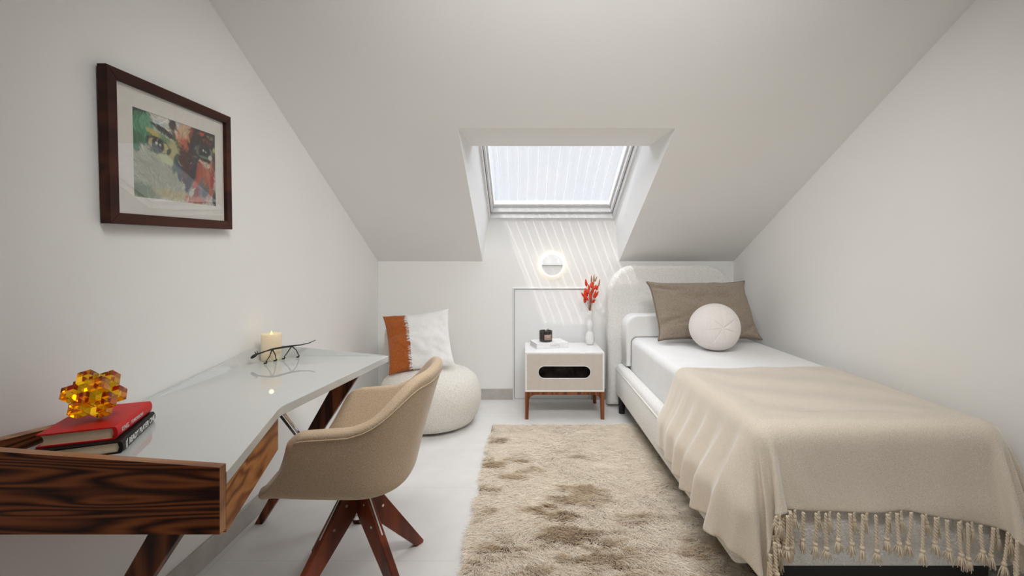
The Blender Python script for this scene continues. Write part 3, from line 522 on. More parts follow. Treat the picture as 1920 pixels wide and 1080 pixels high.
3496,7,7,8,7,7,7,7,6,6,5,6,5,5,5,5,4,2,0,0,-1,-1,-1,-2,-2,-2,-1,-1,-1,-1,-2,-2,-1,-2,-2,0,-1,0,-1,-1,0,0,-1,1,0,1,1,2,2,2,1,-4,-4,-4,-4,-4,-3,-3,-3,-4,-3,-3,-4,-4,-4,-4,-5,-5,-4,-4,-4,-5,-5,-5,-6,-7,-6,-8,-7,-7,-7,-6,-5,-2,
3460,6,8,7,8,7,7,7,7,6,6,5,5,5,5,4,4,3,0,-1,0,-2,-1,-2,-2,-2,-1,-1,-1,-1,-2,-1,-2,-2,-1,-1,0,-1,-1,0,-1,0,0,0,1,1,1,1,2,2,1,-4,-5,-4,-4,-3,-4,-3,-3,-4,-3,-4,-4,-4,-4,-5,-5,-5,-4,-4,-4,-4,-6,-6,-4,-8,-7,-5,-5,-4,-2,-2,1,6,
3427,6,6,6,7,8,7,7,8,7,5,5,5,4,5,4,5,2,0,0,0,-2,-2,-2,-2,-1,-2,-1,-1,-1,-1,-2,-2,-1,-1,-1,-1,-1,-1,0,-1,0,0,0,1,1,1,2,1,2,1,-4,-5,-4,-4,-4,-3,-4,-4,-3,-4,-4,-3,-5,-4,-5,-6,-5,-5,-4,-3,-3,-6,-7,3,-8,-2,-2,-1,0,-1,-1,-1,8,
3398,7,6,4,4,5,6,7,8,9,4,5,5,5,5,4,5,2,0,0,0,-3,-2,-2,-2,-2,-1,0,-1,-2,-1,-2,-1,-2,-1,-1,-1,-1,0,-1,-1,0,0,1,0,1,1,2,2,2,0,-4,-5,-4,-4,-4,-4,-4,-4,-4,-3,-4,-4,-5,-4,-5,-6,-6,-5,-5,-2,-3,-2,2,2,2,0,0,-1,-1,-1,-2,-2,-3,
3369,7,6,7,5,5,4,-2,15,3,6,6,6,6,6,4,5,2,-2,-2,-3,-2,-3,-3,-2,-1,-1,0,-1,-1,-2,-1,-2,-1,-2,-1,-1,-1,0,-1,0,-1,0,1,0,1,2,1,2,2,1,-5,-5,-5,-4,-4,-4,-4,-4,-4,-3,-4,-4,-5,-4,-4,-6,-6,-5,-3,0,9,18,-17,-7,-5,-3,-1,-1,-1,-2,-1,-2,-2,
3340,4,4,5,4,6,5,6,11,8,9,4,4,3,4,3,3,1,-1,0,2,-8,-5,-3,-3,0,-1,0,-1,-1,-2,-1,-2,-1,-1,-1,-1,-1,-1,0,-1,0,0,0,1,1,1,2,1,2,1,-5,-5,-4,-4,-4,-4,-3,-4,-4,-4,-3,-4,-3,-4,-5,-2,-6,-5,-1,7,0,17,18,3,-13,7,-16,-9,-8,-6,-6,-5,-5,
3364,4,3,3,2,1,0,-3,-2,-1,-3,6,5,5,6,5,5,4,0,-6,-8,-9,-5,-2,-2,-1,0,-1,0,-1,-1,-2,-1,-1,-1,-1,-1,-1,0,-1,0,0,0,0,1,0,1,2,1,2,0,-4,-4,-5,-3,-3,-3,-3,-3,-3,-3,-4,-2,-3,-4,0,-3,-13,5,-3,15,13,-12,18,15,16,9,-3,-16,-10,-10,-8,-9,-7,
3356,-2,-3,-2,-2,-3,-2,-3,-2,-2,6,7,8,7,7,5,4,-2,-7,-5,-8,-10,6,-13,3,-3,1,2,-4,0,0,0,-2,0,-2,0,-1,0,-1,0,-1,0,0,1,0,0,1,1,2,1,0,-4,-2,-4,-3,-3,-2,-1,-2,-2,-2,-3,-1,-2,-3,1,-9,8,-20,3,26,12,-5,-9,18,12,14,20,13,-4,-9,-11,-8,-10,
3322,-2,-1,-2,-4,-3,-4,0,-1,5,9,8,7,7,6,1,-2,-3,-7,-4,3,8,-23,-7,6,-7,10,-6,-2,0,6,-6,2,-1,0,1,-1,-1,0,0,-1,1,0,-1,1,1,0,1,0,1,0,-2,-2,-3,-2,-1,-1,-1,0,-1,-1,0,-1,-1,1,-10,7,3,-29,-3,29,18,2,-11,-7,18,10,19,18,17,15,0,-8,-10,
3290,-4,-2,-2,-1,-1,0,0,-1,5,9,9,9,4,-1,-1,-2,-2,10,17,-6,-14,-12,9,-25,21,-13,7,-4,10,-9,5,-2,1,3,-4,1,1,0,0,0,-1,0,0,1,-1,1,0,1,0,0,-1,-2,0,-1,-1,0,-1,0,-1,0,3,-3,2,0,-10,9,2,-35,-13,25,29,7,-5,-13,-6,19,9,18,17,14,19,19,5,
3271,0,0,0,2,0,-1,-3,-11,9,7,4,3,-1,-1,3,12,24,14,-8,-11,-21,22,-24,-18,16,17,-22,7,13,-9,5,-1,6,-5,0,3,-2,1,1,-2,1,0,0,0,0,1,0,0,0,0,-2,1,-1,-2,3,-1,-2,1,-2,0,3,-3,3,-3,-7,9,0,-37,-22,20,29,20,-1,-7,-15,-5,19,8,15,16,19,19,19,
3269,0,-1,-1,-2,-4,-5,-7,-12,2,3,2,3,6,13,21,23,16,-9,-11,-22,21,0,-33,-14,27,17,-22,9,2,9,-10,4,8,-3,-1,2,-1,0,1,-1,1,0,0,0,1,0,0,0,0,-1,-2,2,-2,-2,4,-2,-1,0,-2,1,2,-2,3,-6,-3,8,-2,-37,-29,10,29,27,8,-5,-6,-16,-5,19,7,13,18,19,20,
3263,-4,-4,-4,-5,-6,-7,-9,-6,0,4,6,13,21,24,20,12,-9,-11,-19,3,26,-19,-34,-7,33,19,-20,3,10,6,-8,-1,9,1,-3,2,-1,0,1,-1,1,0,0,0,1,0,0,-1,0,-1,-1,2,-4,-1,4,-2,-1,0,-2,1,2,-1,1,-6,0,7,-4,-38,-34,2,29,27,17,-1,-5,-5,-17,-5,20,4,19,20,16,
3242,-5,-6,-6,-6,-7,-7,-4,0,8,14,20,23,18,14,10,-11,-10,-13,-10,29,8,-30,-34,3,35,23,-18,-2,10,9,-4,-5,7,4,-2,0,0,0,0,0,0,1,0,0,1,0,-1,0,-1,-1,0,1,-4,-1,4,-2,-1,-1,-1,1,1,0,0,-5,2,4,-4,-38,-38,-6,25,25,26,5,-6,-7,1,-18,-5,20,4,22,20,
3213,-6,-6,-7,-5,-5,2,8,15,20,20,19,-5,20,12,-13,-4,-9,-19,21,27,-12,-28,-33,7,37,26,-15,-5,7,11,1,-5,1,7,0,-1,-1,0,0,0,1,0,1,0,1,-1,0,-1,-1,-1,0,1,-5,0,4,-2,-1,-1,-1,1,1,0,-2,-3,4,1,-5,-37,-38,-16,19,29,24,14,-4,-9,-1,4,-18,-7,19,9,19,
3182,-6,-5,-3,3,10,15,20,20,20,9,-6,4,18,-15,-2,-5,-19,12,30,13,-29,-26,-28,13,37,29,-8,-10,4,11,5,-3,-2,5,2,-1,0,-1,0,1,0,1,0,1,0,0,-1,-1,-1,-1,0,0,-4,1,2,-1,-2,-1,0,0,1,0,-2,-1,3,-1,-5,-36,-37,-24,12,29,19,25,-7,-2,0,5,-2,-18,-8,18,17,
3153,-2,5,12,16,20,19,20,18,-6,-2,-1,14,-15,-4,-2,-16,7,24,28,-7,-31,-27,-21,16,37,31,-1,-12,0,9,7,2,-3,1,4,-1,0,-1,0,1,0,1,1,1,-1,0,-1,-1,-2,0,0,-1,-3,1,1,-1,-2,-1,0,0,1,0,-2,2,-1,-2,-4,-36,-36,-29,5,26,19,25,11,-1,-3,2,5,-9,-18,-8,17,
3140,14,18,19,20,19,19,13,0,-1,-3,-8,-14,-5,0,-14,5,19,30,15,-27,-17,-34,-15,19,36,33,3,-10,-4,6,8,5,0,-2,3,0,-1,0,0,0,1,1,1,0,0,-1,-1,-1,-1,-1,0,-1,-2,1,0,-2,-1,-1,0,0,0,0,0,0,-2,-2,-4,-36,-33,-34,-1,20,28,15,28,0,-1,1,4,-2,-14,-15,-10,
3160,19,20,19,19,17,8,0,-2,-7,-15,-12,-6,-2,-12,3,15,26,28,-6,-30,-14,-35,-8,20,37,34,7,-8,-6,2,8,5,2,1,1,-1,0,-1,0,0,1,1,1,0,0,-1,-1,-1,-1,-1,0,-1,-1,0,-1,-2,-1,-1,0,-1,0,0,0,-1,-2,-3,-1,-36,-32,-37,-6,14,30,16,24,20,0,-3,3,1,-7,-14,-13,
3187,19,20,18,14,4,0,-5,-12,-18,-10,-3,-5,-13,0,14,21,29,16,-24,-20,-19,-33,-2,20,37,35,10,-4,-7,-2,6,5,4,1,1,0,-1,0,-1,1,0,1,1,0,0,-1,-1,-1,0,-1,-1,-1,-1,-1,-1,-1,-1,-2,0,-1,0,-1,-1,-2,-1,-1,-1,-35,-31,-39,-10,9,26,25,14,28,11,0,-2,2,-3,-10,-13,
3214,19,16,10,3,-3,-9,-15,-18,-8,-2,-6,-14,-3,13,20,21,28,-2,-32,-17,-18,-29,3,20,37,36,13,-1,-6,-5,3,5,3,2,1,0,0,-1,0,0,1,0,1,0,0,-1,0,-1,-1,0,-1,-1,-2,-2,0,-2,-1,-1,-1,-1,-1,-1,-1,-1,0,1,-2,-36,-31,-38,-15,6,20,29,14,22,25,6,0,0,-2,-7,-10,
3240,14,6,-1,-6,-12,-17,-16,-7,-2,-7,-15,-5,12,20,19,21,23,-25,-26,-3,-31,-25,8,21,36,36,15,0,-3,-5,-2,4,3,1,2,0,-1,0,0,0,0,0,0,1,0,0,-1,0,0,0,-1,-2,-2,-2,-1,-1,-1,0,0,-1,0,0,-1,1,1,0,-6,-36,-32,-37,-19,4,14,29,22,12,27,18,3,0,-2,-4,-8,
3256,3,-4,-9,-16,-17,-14,-6,-2,-8,-16,-7,12,20,21,23,22,-7,-30,-12,-7,-34,-21,12,21,35,35,19,-3,2,-3,-3,0,1,2,1,0,0,0,0,0,0,-1,0,0,1,0,0,0,1,0,-1,-1,-2,-1,-1,0,0,0,0,0,0,0,0,0,0,-1,-9,-35,-34,-32,-26,3,9,25,26,14,19,26,11,2,0,-3,-5,
3255,-6,-13,-17,-17,-11,-5,-4,-8,-17,-9,12,21,21,22,22,7,-22,-27,0,-14,-35,-17,15,22,34,33,22,-5,2,1,-1,0,-1,0,0,0,0,0,0,0,0,0,0,0,0,0,0,1,0,1,-1,0,-1,0,0,0,0,0,0,1,0,-1,0,0,0,-3,-10,-36,-31,-32,-30,2,5,18,29,17,14,25,21,6,2,-1,-4,
422,37,38,38,38,38,38,38,36,32,32,34,34,35,35,36,36,36,37,36,37,37,32,25,15,4,0,0,0,-4,1,1,0,0,-1,-1,-1,-1,0,1,1,3,2,3,2,2,1,0,-1,-2,-1,-2,-1,-1,0,1,1,1,1,0,-1,-1,-2,-3,2,2,0,0,-2,-9,-20,-28,-35,-37,-38,-38,-38,-38,-37,-38,-38,-38,-37,-34,
422,37,38,38,38,38,38,38,36,32,33,33,34,35,35,36,36,36,37,36,37,37,32,25,15,4,0,0,1,-4,1,0,0,-1,-1,-2,-1,-1,0,1,2,2,3,2,3,1,1,0,-1,-1,-1,-1,-1,0,1,1,1,1,1,0,-1,-2,-2,-2,-1,2,1,0,-2,-9,-20,-28,-34,-38,-38,-38,-38,-38,-38,-37,-38,-38,-37,-34,
422,38,37,38,38,38,38,38,36,32,33,33,34,35,35,36,36,36,36,37,37,37,32,25,15,4,0,-1,0,0,0,0,-1,-1,-2,-2,-1,-1,0,1,2,2,2,3,2,1,1,0,-1,-1,-1,0,-1,1,1,2,2,1,1,0,-1,-2,-2,-3,-2,0,2,1,-2,-9,-20,-28,-35,-37,-38,-38,-38,-38,-38,-37,-38,-38,-37,-34,
422,38,37,38,38,38,38,38,36,32,33,33,34,35,35,36,36,36,36,37,37,37,32,25,15,4,0,0,0,1,0,-1,-1,-2,-2,-2,-2,-1,0,1,2,2,2,3,1,1,0,0,-1,0,-1,0,0,2,1,2,2,2,1,0,-1,-2,-2,-3,-2,-1,0,2,-1,-9,-20,-28,-35,-37,-38,-38,-38,-38,-38,-38,-37,-38,-37,-34,
422,38,37,38,38,38,38,38,36,32,32,34,34,35,35,36,36,36,37,36,37,37,32,25,15,4,0,1,0,3,-1,-1,-2,-2,-3,-2,-2,-1,0,1,2,2,2,1,2,0,0,-1,0,-1,-1,1,1,1,3,2,2,2,1,0,-1,-2,-2,-2,-2,-1,0,0,0,-10,-19,-28,-35,-37,-38,-38,-38,-38,-38,-38,-37,-38,-37,-34,
422,38,37,38,38,38,38,38,36,32,32,34,34,35,35,36,36,36,36,37,37,37,32,25,15,4,1,1,2,2,-1,-1,-2,-3,-3,-2,-2,-1,0,1,1,2,2,1,0,0,0,-1,-1,-1,0,1,1,2,3,2,2,2,1,0,-1,-1,-2,-2,-1,-1,0,0,-1,-9,-20,-28,-34,-38,-38,-38,-38,-38,-38,-38,-37,-38,-37,-34,
422,37,38,38,38,38,38,38,36,32,32,34,34,35,35,36,36,37,36,37,36,37,32,25,15,4,1,1,2,4,-1,-2,-2,-2,-3,-2,-2,-1,0,1,1,1,1,1,0,-1,-1,-1,-1,-1,0,1,1,2,3,3,2,2,1,0,-1,-1,-2,-1,-1,0,0,0,-2,-9,-20,-28,-34,-38,-38,-38,-38,-38,-38,-37,-38,-38,-37,-34,
422,37,38,38,38,38,38,38,36,32,32,34,34,35,36,35,36,36,37,36,37,37,32,25,15,4,2,2,2,3,-1,-1,-3,-2,-3,-2,-1,-1,0,1,1,1,1,0,-1,-1,-2,-1,-2,-1,0,1,2,2,3,2,2,2,1,0,-1,-1,-1,-1,0,0,0,0,-2,-10,-19,-28,-34,-38,-38,-38,-38,-38,-38,-37,-38,-38,-37,-34,
421,38,38,38,38,38,38,38,36,32,32,34,35,34,36,36,35,37,36,37,36,37,32,25,15,4,2,1,3,4,-1,-2,-2,-2,-2,-2,-1,0,0,1,1,0,0,0,-1,-2,-2,-2,-2,-1,0,1,2,2,2,3,2,1,0,0,-1,-1,0,-1,1,1,0,0,-2,-10,-19,-28,-34,-38,-38,-38,-38,-38,-37,-38,-38,-38,-37,-34,
421,38,38,38,38,38,38,38,36,32,33,33,35,35,35,36,36,36,36,37,36,37,32,25,15,4,2,1,3,4,-1,-2,-2,-2,-1,-1,-1,0,1,1,0,1,-1,-1,-1,-2,-3,-2,-2,-1,0,1,2,2,2,2,1,1,0,-1,0,-1,-1,0,1,2,1,0,-2,-10,-19,-28,-34,-38,-38,-38,-38,-38,-37,-38,-38,-37,-38,-34,
421,38,38,38,38,38,38,37,37,32,33,33,35,35,35,36,36,36,36,36,37,37,32,25,15,4,1,2,2,4,-1,-1,-2,-2,-1,0,0,0,1,1,1,0,0,-2,-2,-2,-3,-2,-2,-1,0,1,1,2,1,2,1,0,0,-1,-1,-1,0,0,3,0,3,0,-2,-10,-19,-28,-34,-38,-38,-38,-38,-37,-38,-38,-38,-37,-38,-34,
421,38,38,38,38,38,38,37,37,32,33,34,34,35,35,36,36,36,36,37,36,37,32,25,15,4,1,1,2,3,-1,-1,-1,-1,-1,0,1,1,1,1,1,0,0,-2,-2,-3,-2,-3,-2,-1,0,1,1,2,1,1,0,0,-1,-1,-2,0,0,0,5,0,1,2,-2,-10,-19,-28,-34,-38,-38,-38,-38,-37,-38,-38,-38,-37,-38,-34,
421,38,38,38,38,38,38,37,37,32,33,34,34,35,35,36,35,37,36,36,37,37,32,25,15,4,0,1,1,2,0,-1,-1,-1,0,1,1,2,1,2,1,0,-1,-2,-2,-2,-3,-2,-2,-1,1,0,1,1,1,0,0,-1,-1,-2,-1,-1,0,0,7,0,1,0,0,-9,-20,-28,-34,-38,-38,-38,-38,-37,-38,-38,-38,-37,-37,-35,
421,38,38,38,38,38,37,38,37,32,33,34,34,35,35,36,36,36,36,37,37,36,32,25,15,4,1,1,1,-1,-1,-1,0,-1,1,1,2,2,2,2,1,0,-1,-2,-2,-2,-3,-1,-2,0,0,1,1,0,1,-1,-1,-1,-2,-2,-1,-1,-1,1,8,1,0,0,0,-9,-20,-28,-34,-38,-38,-38,-38,-37,-38,-38,-38,-37,-38,-34,
421,38,38,38,38,38,37,38,37,32,33,34,34,35,35,36,35,37,36,37,37,36,32,25,15,4,1,1,2,-5,-1,0,-1,0,1,2,2,3,2,2,1,0,-1,-1,-2,-3,-1,-2,-1,0,1,1,0,1,0,-1,-2,-2,-2,-2,-2,-1,0,1,8,1,0,0,0,-9,-19,-29,-34,-38,-38,-38,-37,-38,-38,-38,-38,-37,-38,-34,
421,38,38,38,38,38,37,38,37,32,33,33,35,34,36,36,35,37,36,37,37,36,32,25,15,4,1,1,2,-7,-1,-1,0,0,1,2,3,3,2,2,1,0,-1,-1,-2,-1,-2,-1,0,0,1,1,1,0,0,-1,-2,-2,-3,-2,-2,-1,0,0,8,1,0,0,0,-9,-19,-28,-35,-38,-38,-38,-37,-38,-38,-38,-38,-37,-38,-34,
421,38,38,38,38,38,37,38,37,32,33,33,35,34,36,36,36,36,36,37,37,36,32,25,15,4,1,1,2,-9,-1,-1,0,0,2,2,2,3,3,1,1,1,-1,-1,-2,-1,-1,0,0,1,1,2,0,1,-1,-1,-3,-2,-3,-2,-2,-1,0,0,7,1,0,0,0,-9,-19,-28,-35,-38,-38,-38,-37,-38,-38,-38,-38,-37,-38,-34,
421,38,38,38,38,37,38,38,37,32,33,33,35,35,35,36,36,36,36,37,37,36,32,25,15,4,1,2,0,-9,-2,-1,0,1,1,3,2,3,2,2,0,0,0,-1,-1,-1,0,0,1,1,2,1,1,0,0,-2,-2,-3,-2,-3,-1,-1,0,0,5,0,0,1,0,-9,-19,-28,-35,-38,-38,-38,-37,-38,-38,-38,-38,-37,-38,-34,
421,38,38,38,38,37,38,38,37,32,33,33,35,34,36,36,36,36,36,37,37,36,32,25,15,4,1,2,0,-10,-2,-1,0,1,1,3,2,2,2,1,1,0,-1,-1,0,-1,0,1,2,2,2,1,1,1,-1,-2,-2,-2,-3,-2,-1,-1,0,1,2,0,0,1,-1,-8,-19,-28,-35,-38,-38,-38,-37,-38,-38,-38,-38,-37,-37,-35,
421,38,38,38,38,37,38,38,37,33,33,34,34,34,35,36,36,36,36,37,36,37,32,25,15,4,1,1,1,-10,-1,-2,0,1,1,2,2,2,2,0,1,-1,-1,0,-1,0,1,1,2,3,2,2,1,0,-1,-1,-2,-3,-2,-1,-1,-1,1,1,0,1,0,0,-2,-8,-19,-28,-35,-38,-38,-37,-38,-38,-38,-38,-38,-37,-37,-35,
421,38,38,38,38,37,38,38,37,32,33,34,34,35,35,36,36,36,36,37,36,37,32,25,15,4,1,1,1,-9,-2,-1,0,1,1,2,1,2,1,0,-1,0,-1,-1,0,0,1,2,2,3,2,2,1,0,0,-2,-1,-2,-2,-1,0,0,0,1,0,0,0,0,-3,-9,-18,-28,-35,-38,-38,-38,-37,-38,-38,-38,-38,-37,-37,-35,
421,38,38,38,37,38,38,38,37,32,33,34,34,35,36,35,36,36,36,37,36,37,32,25,15,4,1,1,1,-7,-2,-1,0,0,1,2,1,1,0,0,-1,-1,-2,-1,0,1,1,2,3,2,3,2,1,0,0,-2,-1,-2,-1,0,0,1,1,1,-3,0,0,0,-3,-9,-19,-27,-35,-38,-38,-38,-37,-38,-38,-38,-38,-37,-37,-35,
421,38,38,38,37,38,38,38,36,33,33,34,34,35,35,36,36,36,36,37,37,36,32,25,15,4,1,0,1,-5,-1,-1,0,0,1,1,1,0,0,-1,-1,-2,-1,-1,-1,1,2,2,2,3,2,2,1,0,0,-1,-2,-1,0,0,1,1,1,2,-4,-1,0,0,-3,-8,-20,-28,-34,-38,-38,-38,-37,-38,-38,-38,-38,-37,-37,-35,
421,38,38,38,37,38,38,38,36,33,33,34,34,35,35,36,36,36,36,37,37,36,32,25,15,4,0,0,-1,0,-1,-1,0,1,1,1,0,0,-1,-2,-2,-2,-1,-1,-1,1,1,3,2,3,2,1,1,0,-1,-1,-1,0,0,1,1,2,1,2,-4,-2,0,0,-2,-9,-20,-28,-34,-38,-38,-38,-37,-38,-38,-38,-38,-37,-37,-35,
421,38,38,38,38,37,38,38,36,33,33,34,34,35,35,36,36,36,36,37,37,36,32,25,15,4,0,-1,0,2,-1,0,0,1,1,0,0,-1,-1,-2,-2,-3,-2,-1,0,1,1,2,2,2,2,1,0,0,-1,0,-1,0,0,2,1,3,2,2,-5,-2,0,0,-2,-9,-20,-28,-34,-38,-38,-38,-37,-38,-38,-38,-38,-37,-38,-34,
421,38,38,38,38,37,38,38,36,33,33,34,34,35,35,36,35,37,36,37,37,36,32,25,15,4,-1,0,1,2,-1,1,0,1,1,1,-1,-1,-2,-2,-2,-3,-2,-1,0,0,1,2,2,2,1,0,0,0,-1,-1,-1,1,1,1,2,3,2,2,-4,-2,0,0,-2,-9,-20,-28,-34,-38,-38,-38,-37,-38,-38,-38,-38,-37,-38,-34,
421,38,38,38,38,37,38,38,36,33,33,34,34,35,35,35,36,37,36,37,37,36,32,25,15,4,0,-1,1,2,0,1,1,2,1,0,-1,-1,-2,-2,-3,-3,-2,-1,0,0,2,1,2,1,0,0,-1,-1,-1,-1,0,0,2,2,2,3,2,2,-4,-1,0,0,-3,-8,-20,-28,-34,-38,-38,-38,-38,-37,-38,-38,-38,-37,-38,-34,
421,38,38,38,38,37,38,38,36,33,33,34,34,35,35,35,36,37,36,37,37,36,32,25,15,4,0,-1,1,2,1,1,2,1,1,1,-1,-1,-2,-3,-3,-2,-2,-1,0,1,0,2,1,0,0,-1,-1,-1,-2,-1,0,1,1,2,3,2,3,2,-3,-1,0,0,-3,-8,-20,-28,-34,-38,-38,-38,-37,-38,-38,-38,-38,-38,-37,-33,
421,38,38,38,38,38,37,38,36,33,33,33,35,34,36,35,36,37,36,37,37,36,32,25,15,4,0,0,1,0,2,2,2,1,1,1,-1,-1,-2,-3,-2,-2,-2,-1,0,1,1,1,0,0,0,-2,-1,-2,-2,-1,0,0,2,2,2,3,2,2,-2,0,0,0,-3,-8,-20,-28,-34,-38,-38,-38,-38,-37,-38,-38,-38,-38,-37,-33,
421,38,38,38,38,38,37,38,37,32,33,34,35,34,35,35,36,37,36,37,37,36,32,25,15,4,1,0,2,-3,2,2,2,2,2,0,-1,-1,-2,-2,-2,-2,-1,0,0,1,1,0,0,0,-1,-2,-2,-3,-1,-2,0,1,1,2,2,3,1,2,0,0,-1,1,-3,-8,-20,-28,-34,-38,-38,-38,-38,-37,-38,-38,-38,-38,-37,-33,
421,38,38,38,38,38,37,38,36,33,33,33,35,36,35,35,36,36,36,37,37,36,32,25,15,4,1,1,2,-6,3,2,3,2,1,0,0,-1,-2,-2,-2,-1,0,0,1,0,1,1,0,-1,-2,-2,-3,-2,-2,-1,-1,1,1,2,2,2,1,1,0,0,0,1,-2,-8,-20,-28,-34,-38,-38,-38,-38,-37,-38,-38,-38,-38,-37,-33,
421,38,38,38,38,38,38,37,36,33,33,33,35,34,36,36,36,36,36,37,37,36,32,25,15,4,1,1,2,-7,2,3,2,2,2,0,-1,-1,-1,-1,-2,0,0,1,1,1,1,0,0,-1,-2,-3,-2,-3,-2,-1,-1,1,1,2,1,1,1,0,1,1,0,1,-2,-8,-20,-28,-34,-38,-38,-38,-38,-38,-37,-38,-38,-38,-37,-33,
421,38,38,38,38,38,38,37,36,33,33,34,34,35,35,36,36,36,36,37,37,36,32,25,15,4,1,1,2,-9,3,2,3,2,1,0,-1,-1,-1,-1,0,0,1,1,1,2,1,0,0,-2,-2,-2,-3,-2,-2,-2,0,1,1,1,1,1,0,0,1,2,1,0,-3,-8,-20,-28,-34,-38,-38,-38,-38,-37,-38,-38,-38,-37,-38,-33,
422,37,38,38,38,38,38,37,36,33,33,34,34,35,35,36,36,36,36,37,37,36,32,25,15,4,1,1,2,-10,3,2,2,2,0,0,0,-1,-1,0,0,0,2,1,2,2,1,0,0,-1,-3,-2,-3,-2,-1,-1,0,0,1,1,1,0,-1,-1,2,3,0,0,-3,-8,-20,-28,-34,-38,-38,-38,-38,-37,-38,-38,-38,-37,-38,-33,
422,37,38,38,38,38,38,37,36,33,33,34,34,35,35,36,36,36,36,37,37,36,32,25,15,4,1,2,0,-9,2,2,2,1,0,0,-1,-1,0,-1,1,1,2,2,2,2,2,0,-1,-1,-2,-2,-2,-2,-1,-1,0,1,1,0,1,-1,-1,-1,2,2,0,0,-3,-8,-20,-28,-34,-38,-38,-38,-38,-37,-38,-38,-38,-37,-38,-33,
422,38,37,38,38,38,38,38,35,34,32,34,34,35,35,36,36,36,36,37,37,36,32,25,15,4,1,2,0,-9,2,1,2,0,0,-1,-1,0,-1,0,1,2,2,2,3,2,1,1,-1,-1,-2,-2,-2,-1,-1,0,1,1,0,1,0,-1,-1,-2,0,3,0,0,-3,-8,-20,-28,-34,-38,-38,-38,-37,-38,-38,-38,-38,-37,-37,-34,
422,38,38,37,38,38,38,37,36,33,33,33,35,35,35,36,36,36,36,37,37,36,32,25,15,4,1,1,0,-7,1,1,1,0,-1,-1,-1,-1,0,0,1,2,2,3,3,2,1,0,0,-1,-2,-1,-1,-1,0,0,1,1,1,0,0,-1,-2,-2,-1,2,1,0,-3,-8,-20,-28,-34,-38,-38,-38,-37,-38,-38,-38,-38,-37,-37,-34,
422,38,38,38,37,38,38,38,35,33,32,34,35,34,36,35,36,37,36,37,37,36,32,25,15,4,1,0,0,-4,1,0,0,-1,-1,-1,-2,-1,0,0,1,2,3,3,2,2,1,1,-1,-1,-1,-1,-1,0,0,1,2,1,1,1,-1,-1,-2,-3,-1,0,2,0,-3,-8,-20,-28,-34,-38,-38,-38,-37,-38,-38,-38,-38,-37,-37,-34,
422,38,38,38,38,37,38,38,35,32,33,34,34,35,36,36,36,36,37,36,37,36,32,25,15,4,1,-1,-1,0,1,-1,0,-1,-2,-2,-2,-1,-1,1,1,2,3,2,3,1,1,0,0,-1,-1,-1,0,1,1,1,2,2,1,0,0,-2,-2,-2,-2,-1,1,1,-3,-8,-20,-28,-34,-38,-38,-38,-37,-38,-38,-38,-38,-37,-37,-34,
423,37,38,38,38,38,37,38,36,33,32,33,34,35,35,36,36,36,37,36,37,37,32,25,15,4,0,0,0,2,0,-1,-1,-2,-2,-2,-2,-2,0,0,2,2,2,2,2,1,1,0,-1,-1,0,-1,1,1,1,2,2,2,1,1,-1,-1,-2,-2,-2,-1,0,0,-2,-8,-20,-28,-34,-38,-38,-37,-38,-38,-38,-38,-37,-38,-37,-34,
423,38,37,38,38,38,38,38,34,32,33,34,34,35,36,35,36,36,37,36,37,37,32,25,15,4,0,1,1,2,0,-1,-1,-3,-2,-3,-2,-1,-1,1,1,2,2,1,2,1,0,-1,-1,0,-1,0,1,1,2,3,2,2,1,1,-1,-1,-2,-2,-2,-1,0,0,-2,-8,-20,-27,-35,-38,-37,-38,-38,-38,-38,-37,-38,-37,-37,-36,
424,37,38,38,37,38,38,38,35,33,33,33,34,34,35,36,36,36,37,36,37,36,32,26,15,4,1,1,2,2,0,-1,-2,-2,-3,-2,-3,-1,0,0,1,1,2,1,1,0,0,-1,-1,-1,-1,1,1,1,5,0,0,1,2,0,1,-1,-1,-1,-1,0,-1,1,-3,-8,-20,-27,-35,-37,-38,-38,-38,-37,-38,-38,-37,-37,-37,-37,
424,38,37,38,38,37,38,36,35,34,33,34,34,35,35,35,37,36,36,37,36,36,32,26,15,4,1,2,2,-1,-1,-2,-2,0,2,5,0,0,1,0,1,0,0,0,0,-1,0,-1,0,0,-1,0,0,0,0,-3,0,0,0,1,0,0,0,0,-1,0,0,0,-2,-9,-20,-28,-35,-36,-38,-37,-38,-38,-37,-37,-37,-37,-36,-36,
426,37,37,38,37,38,38,38,36,34,34,34,33,34,34,33,36,36,36,37,36,37,32,25,15,5,2,1,0,-1,-1,-1,1,3,2,-2,-2,0,0,0,0,1,0,0,-1,0,0,0,0,0,0,0,0,0,0,0,0,0,0,0,0,0,0,0,0,0,0,0,-2,-9,-19,-29,-34,-37,-37,-37,-38,-37,-36,-37,-36,-36,-35,-34,
429,36,37,37,37,38,37,38,32,32,34,35,35,35,35,36,35,36,37,36,37,36,31,25,16,6,0,0,0,-1,-1,0,2,-1,-1,0,1,0,0,0,0,0,0,0,0,-1,-1,0,1,0,0,1,0,0,1,0,0,0,0,0,0,0,0,0,1,1,0,0,-3,-9,-20,-27,-36,-38,-33,-37,-36,-37,-36,-35,-36,-36,-36,-33,
433,36,37,36,37,36,37,37,31,37,32,35,35,35,36,35,36,35,36,37,37,32,33,25,17,6,-1,-1,0,-1,0,-1,0,0,1,0,0,1,0,0,0,0,0,0,0,-1,-1,0,0,1,0,0,1,0,0,1,0,0,1,-1,1,-1,-1,0,-1,-1,0,0,-4,-10,-19,-25,-30,-33,-35,-36,-36,-36,-36,-36,-36,-36,-36,-37,
436,37,37,37,36,37,36,34,35,34,35,35,36,35,36,36,35,36,35,36,34,33,30,26,17,6,-2,-1,-1,0,0,0,0,-1,0,0,0,0,0,1,0,0,0,-1,0,0,0,0,0,1,0,0,-1,1,0,0,-1,-1,0,0,-1,-2,-1,-2,-2,-2,-2,-3,-5,-11,-20,-34,-31,-28,-30,-32,-31,-34,-34,-35,-35,-35,-36,-35,
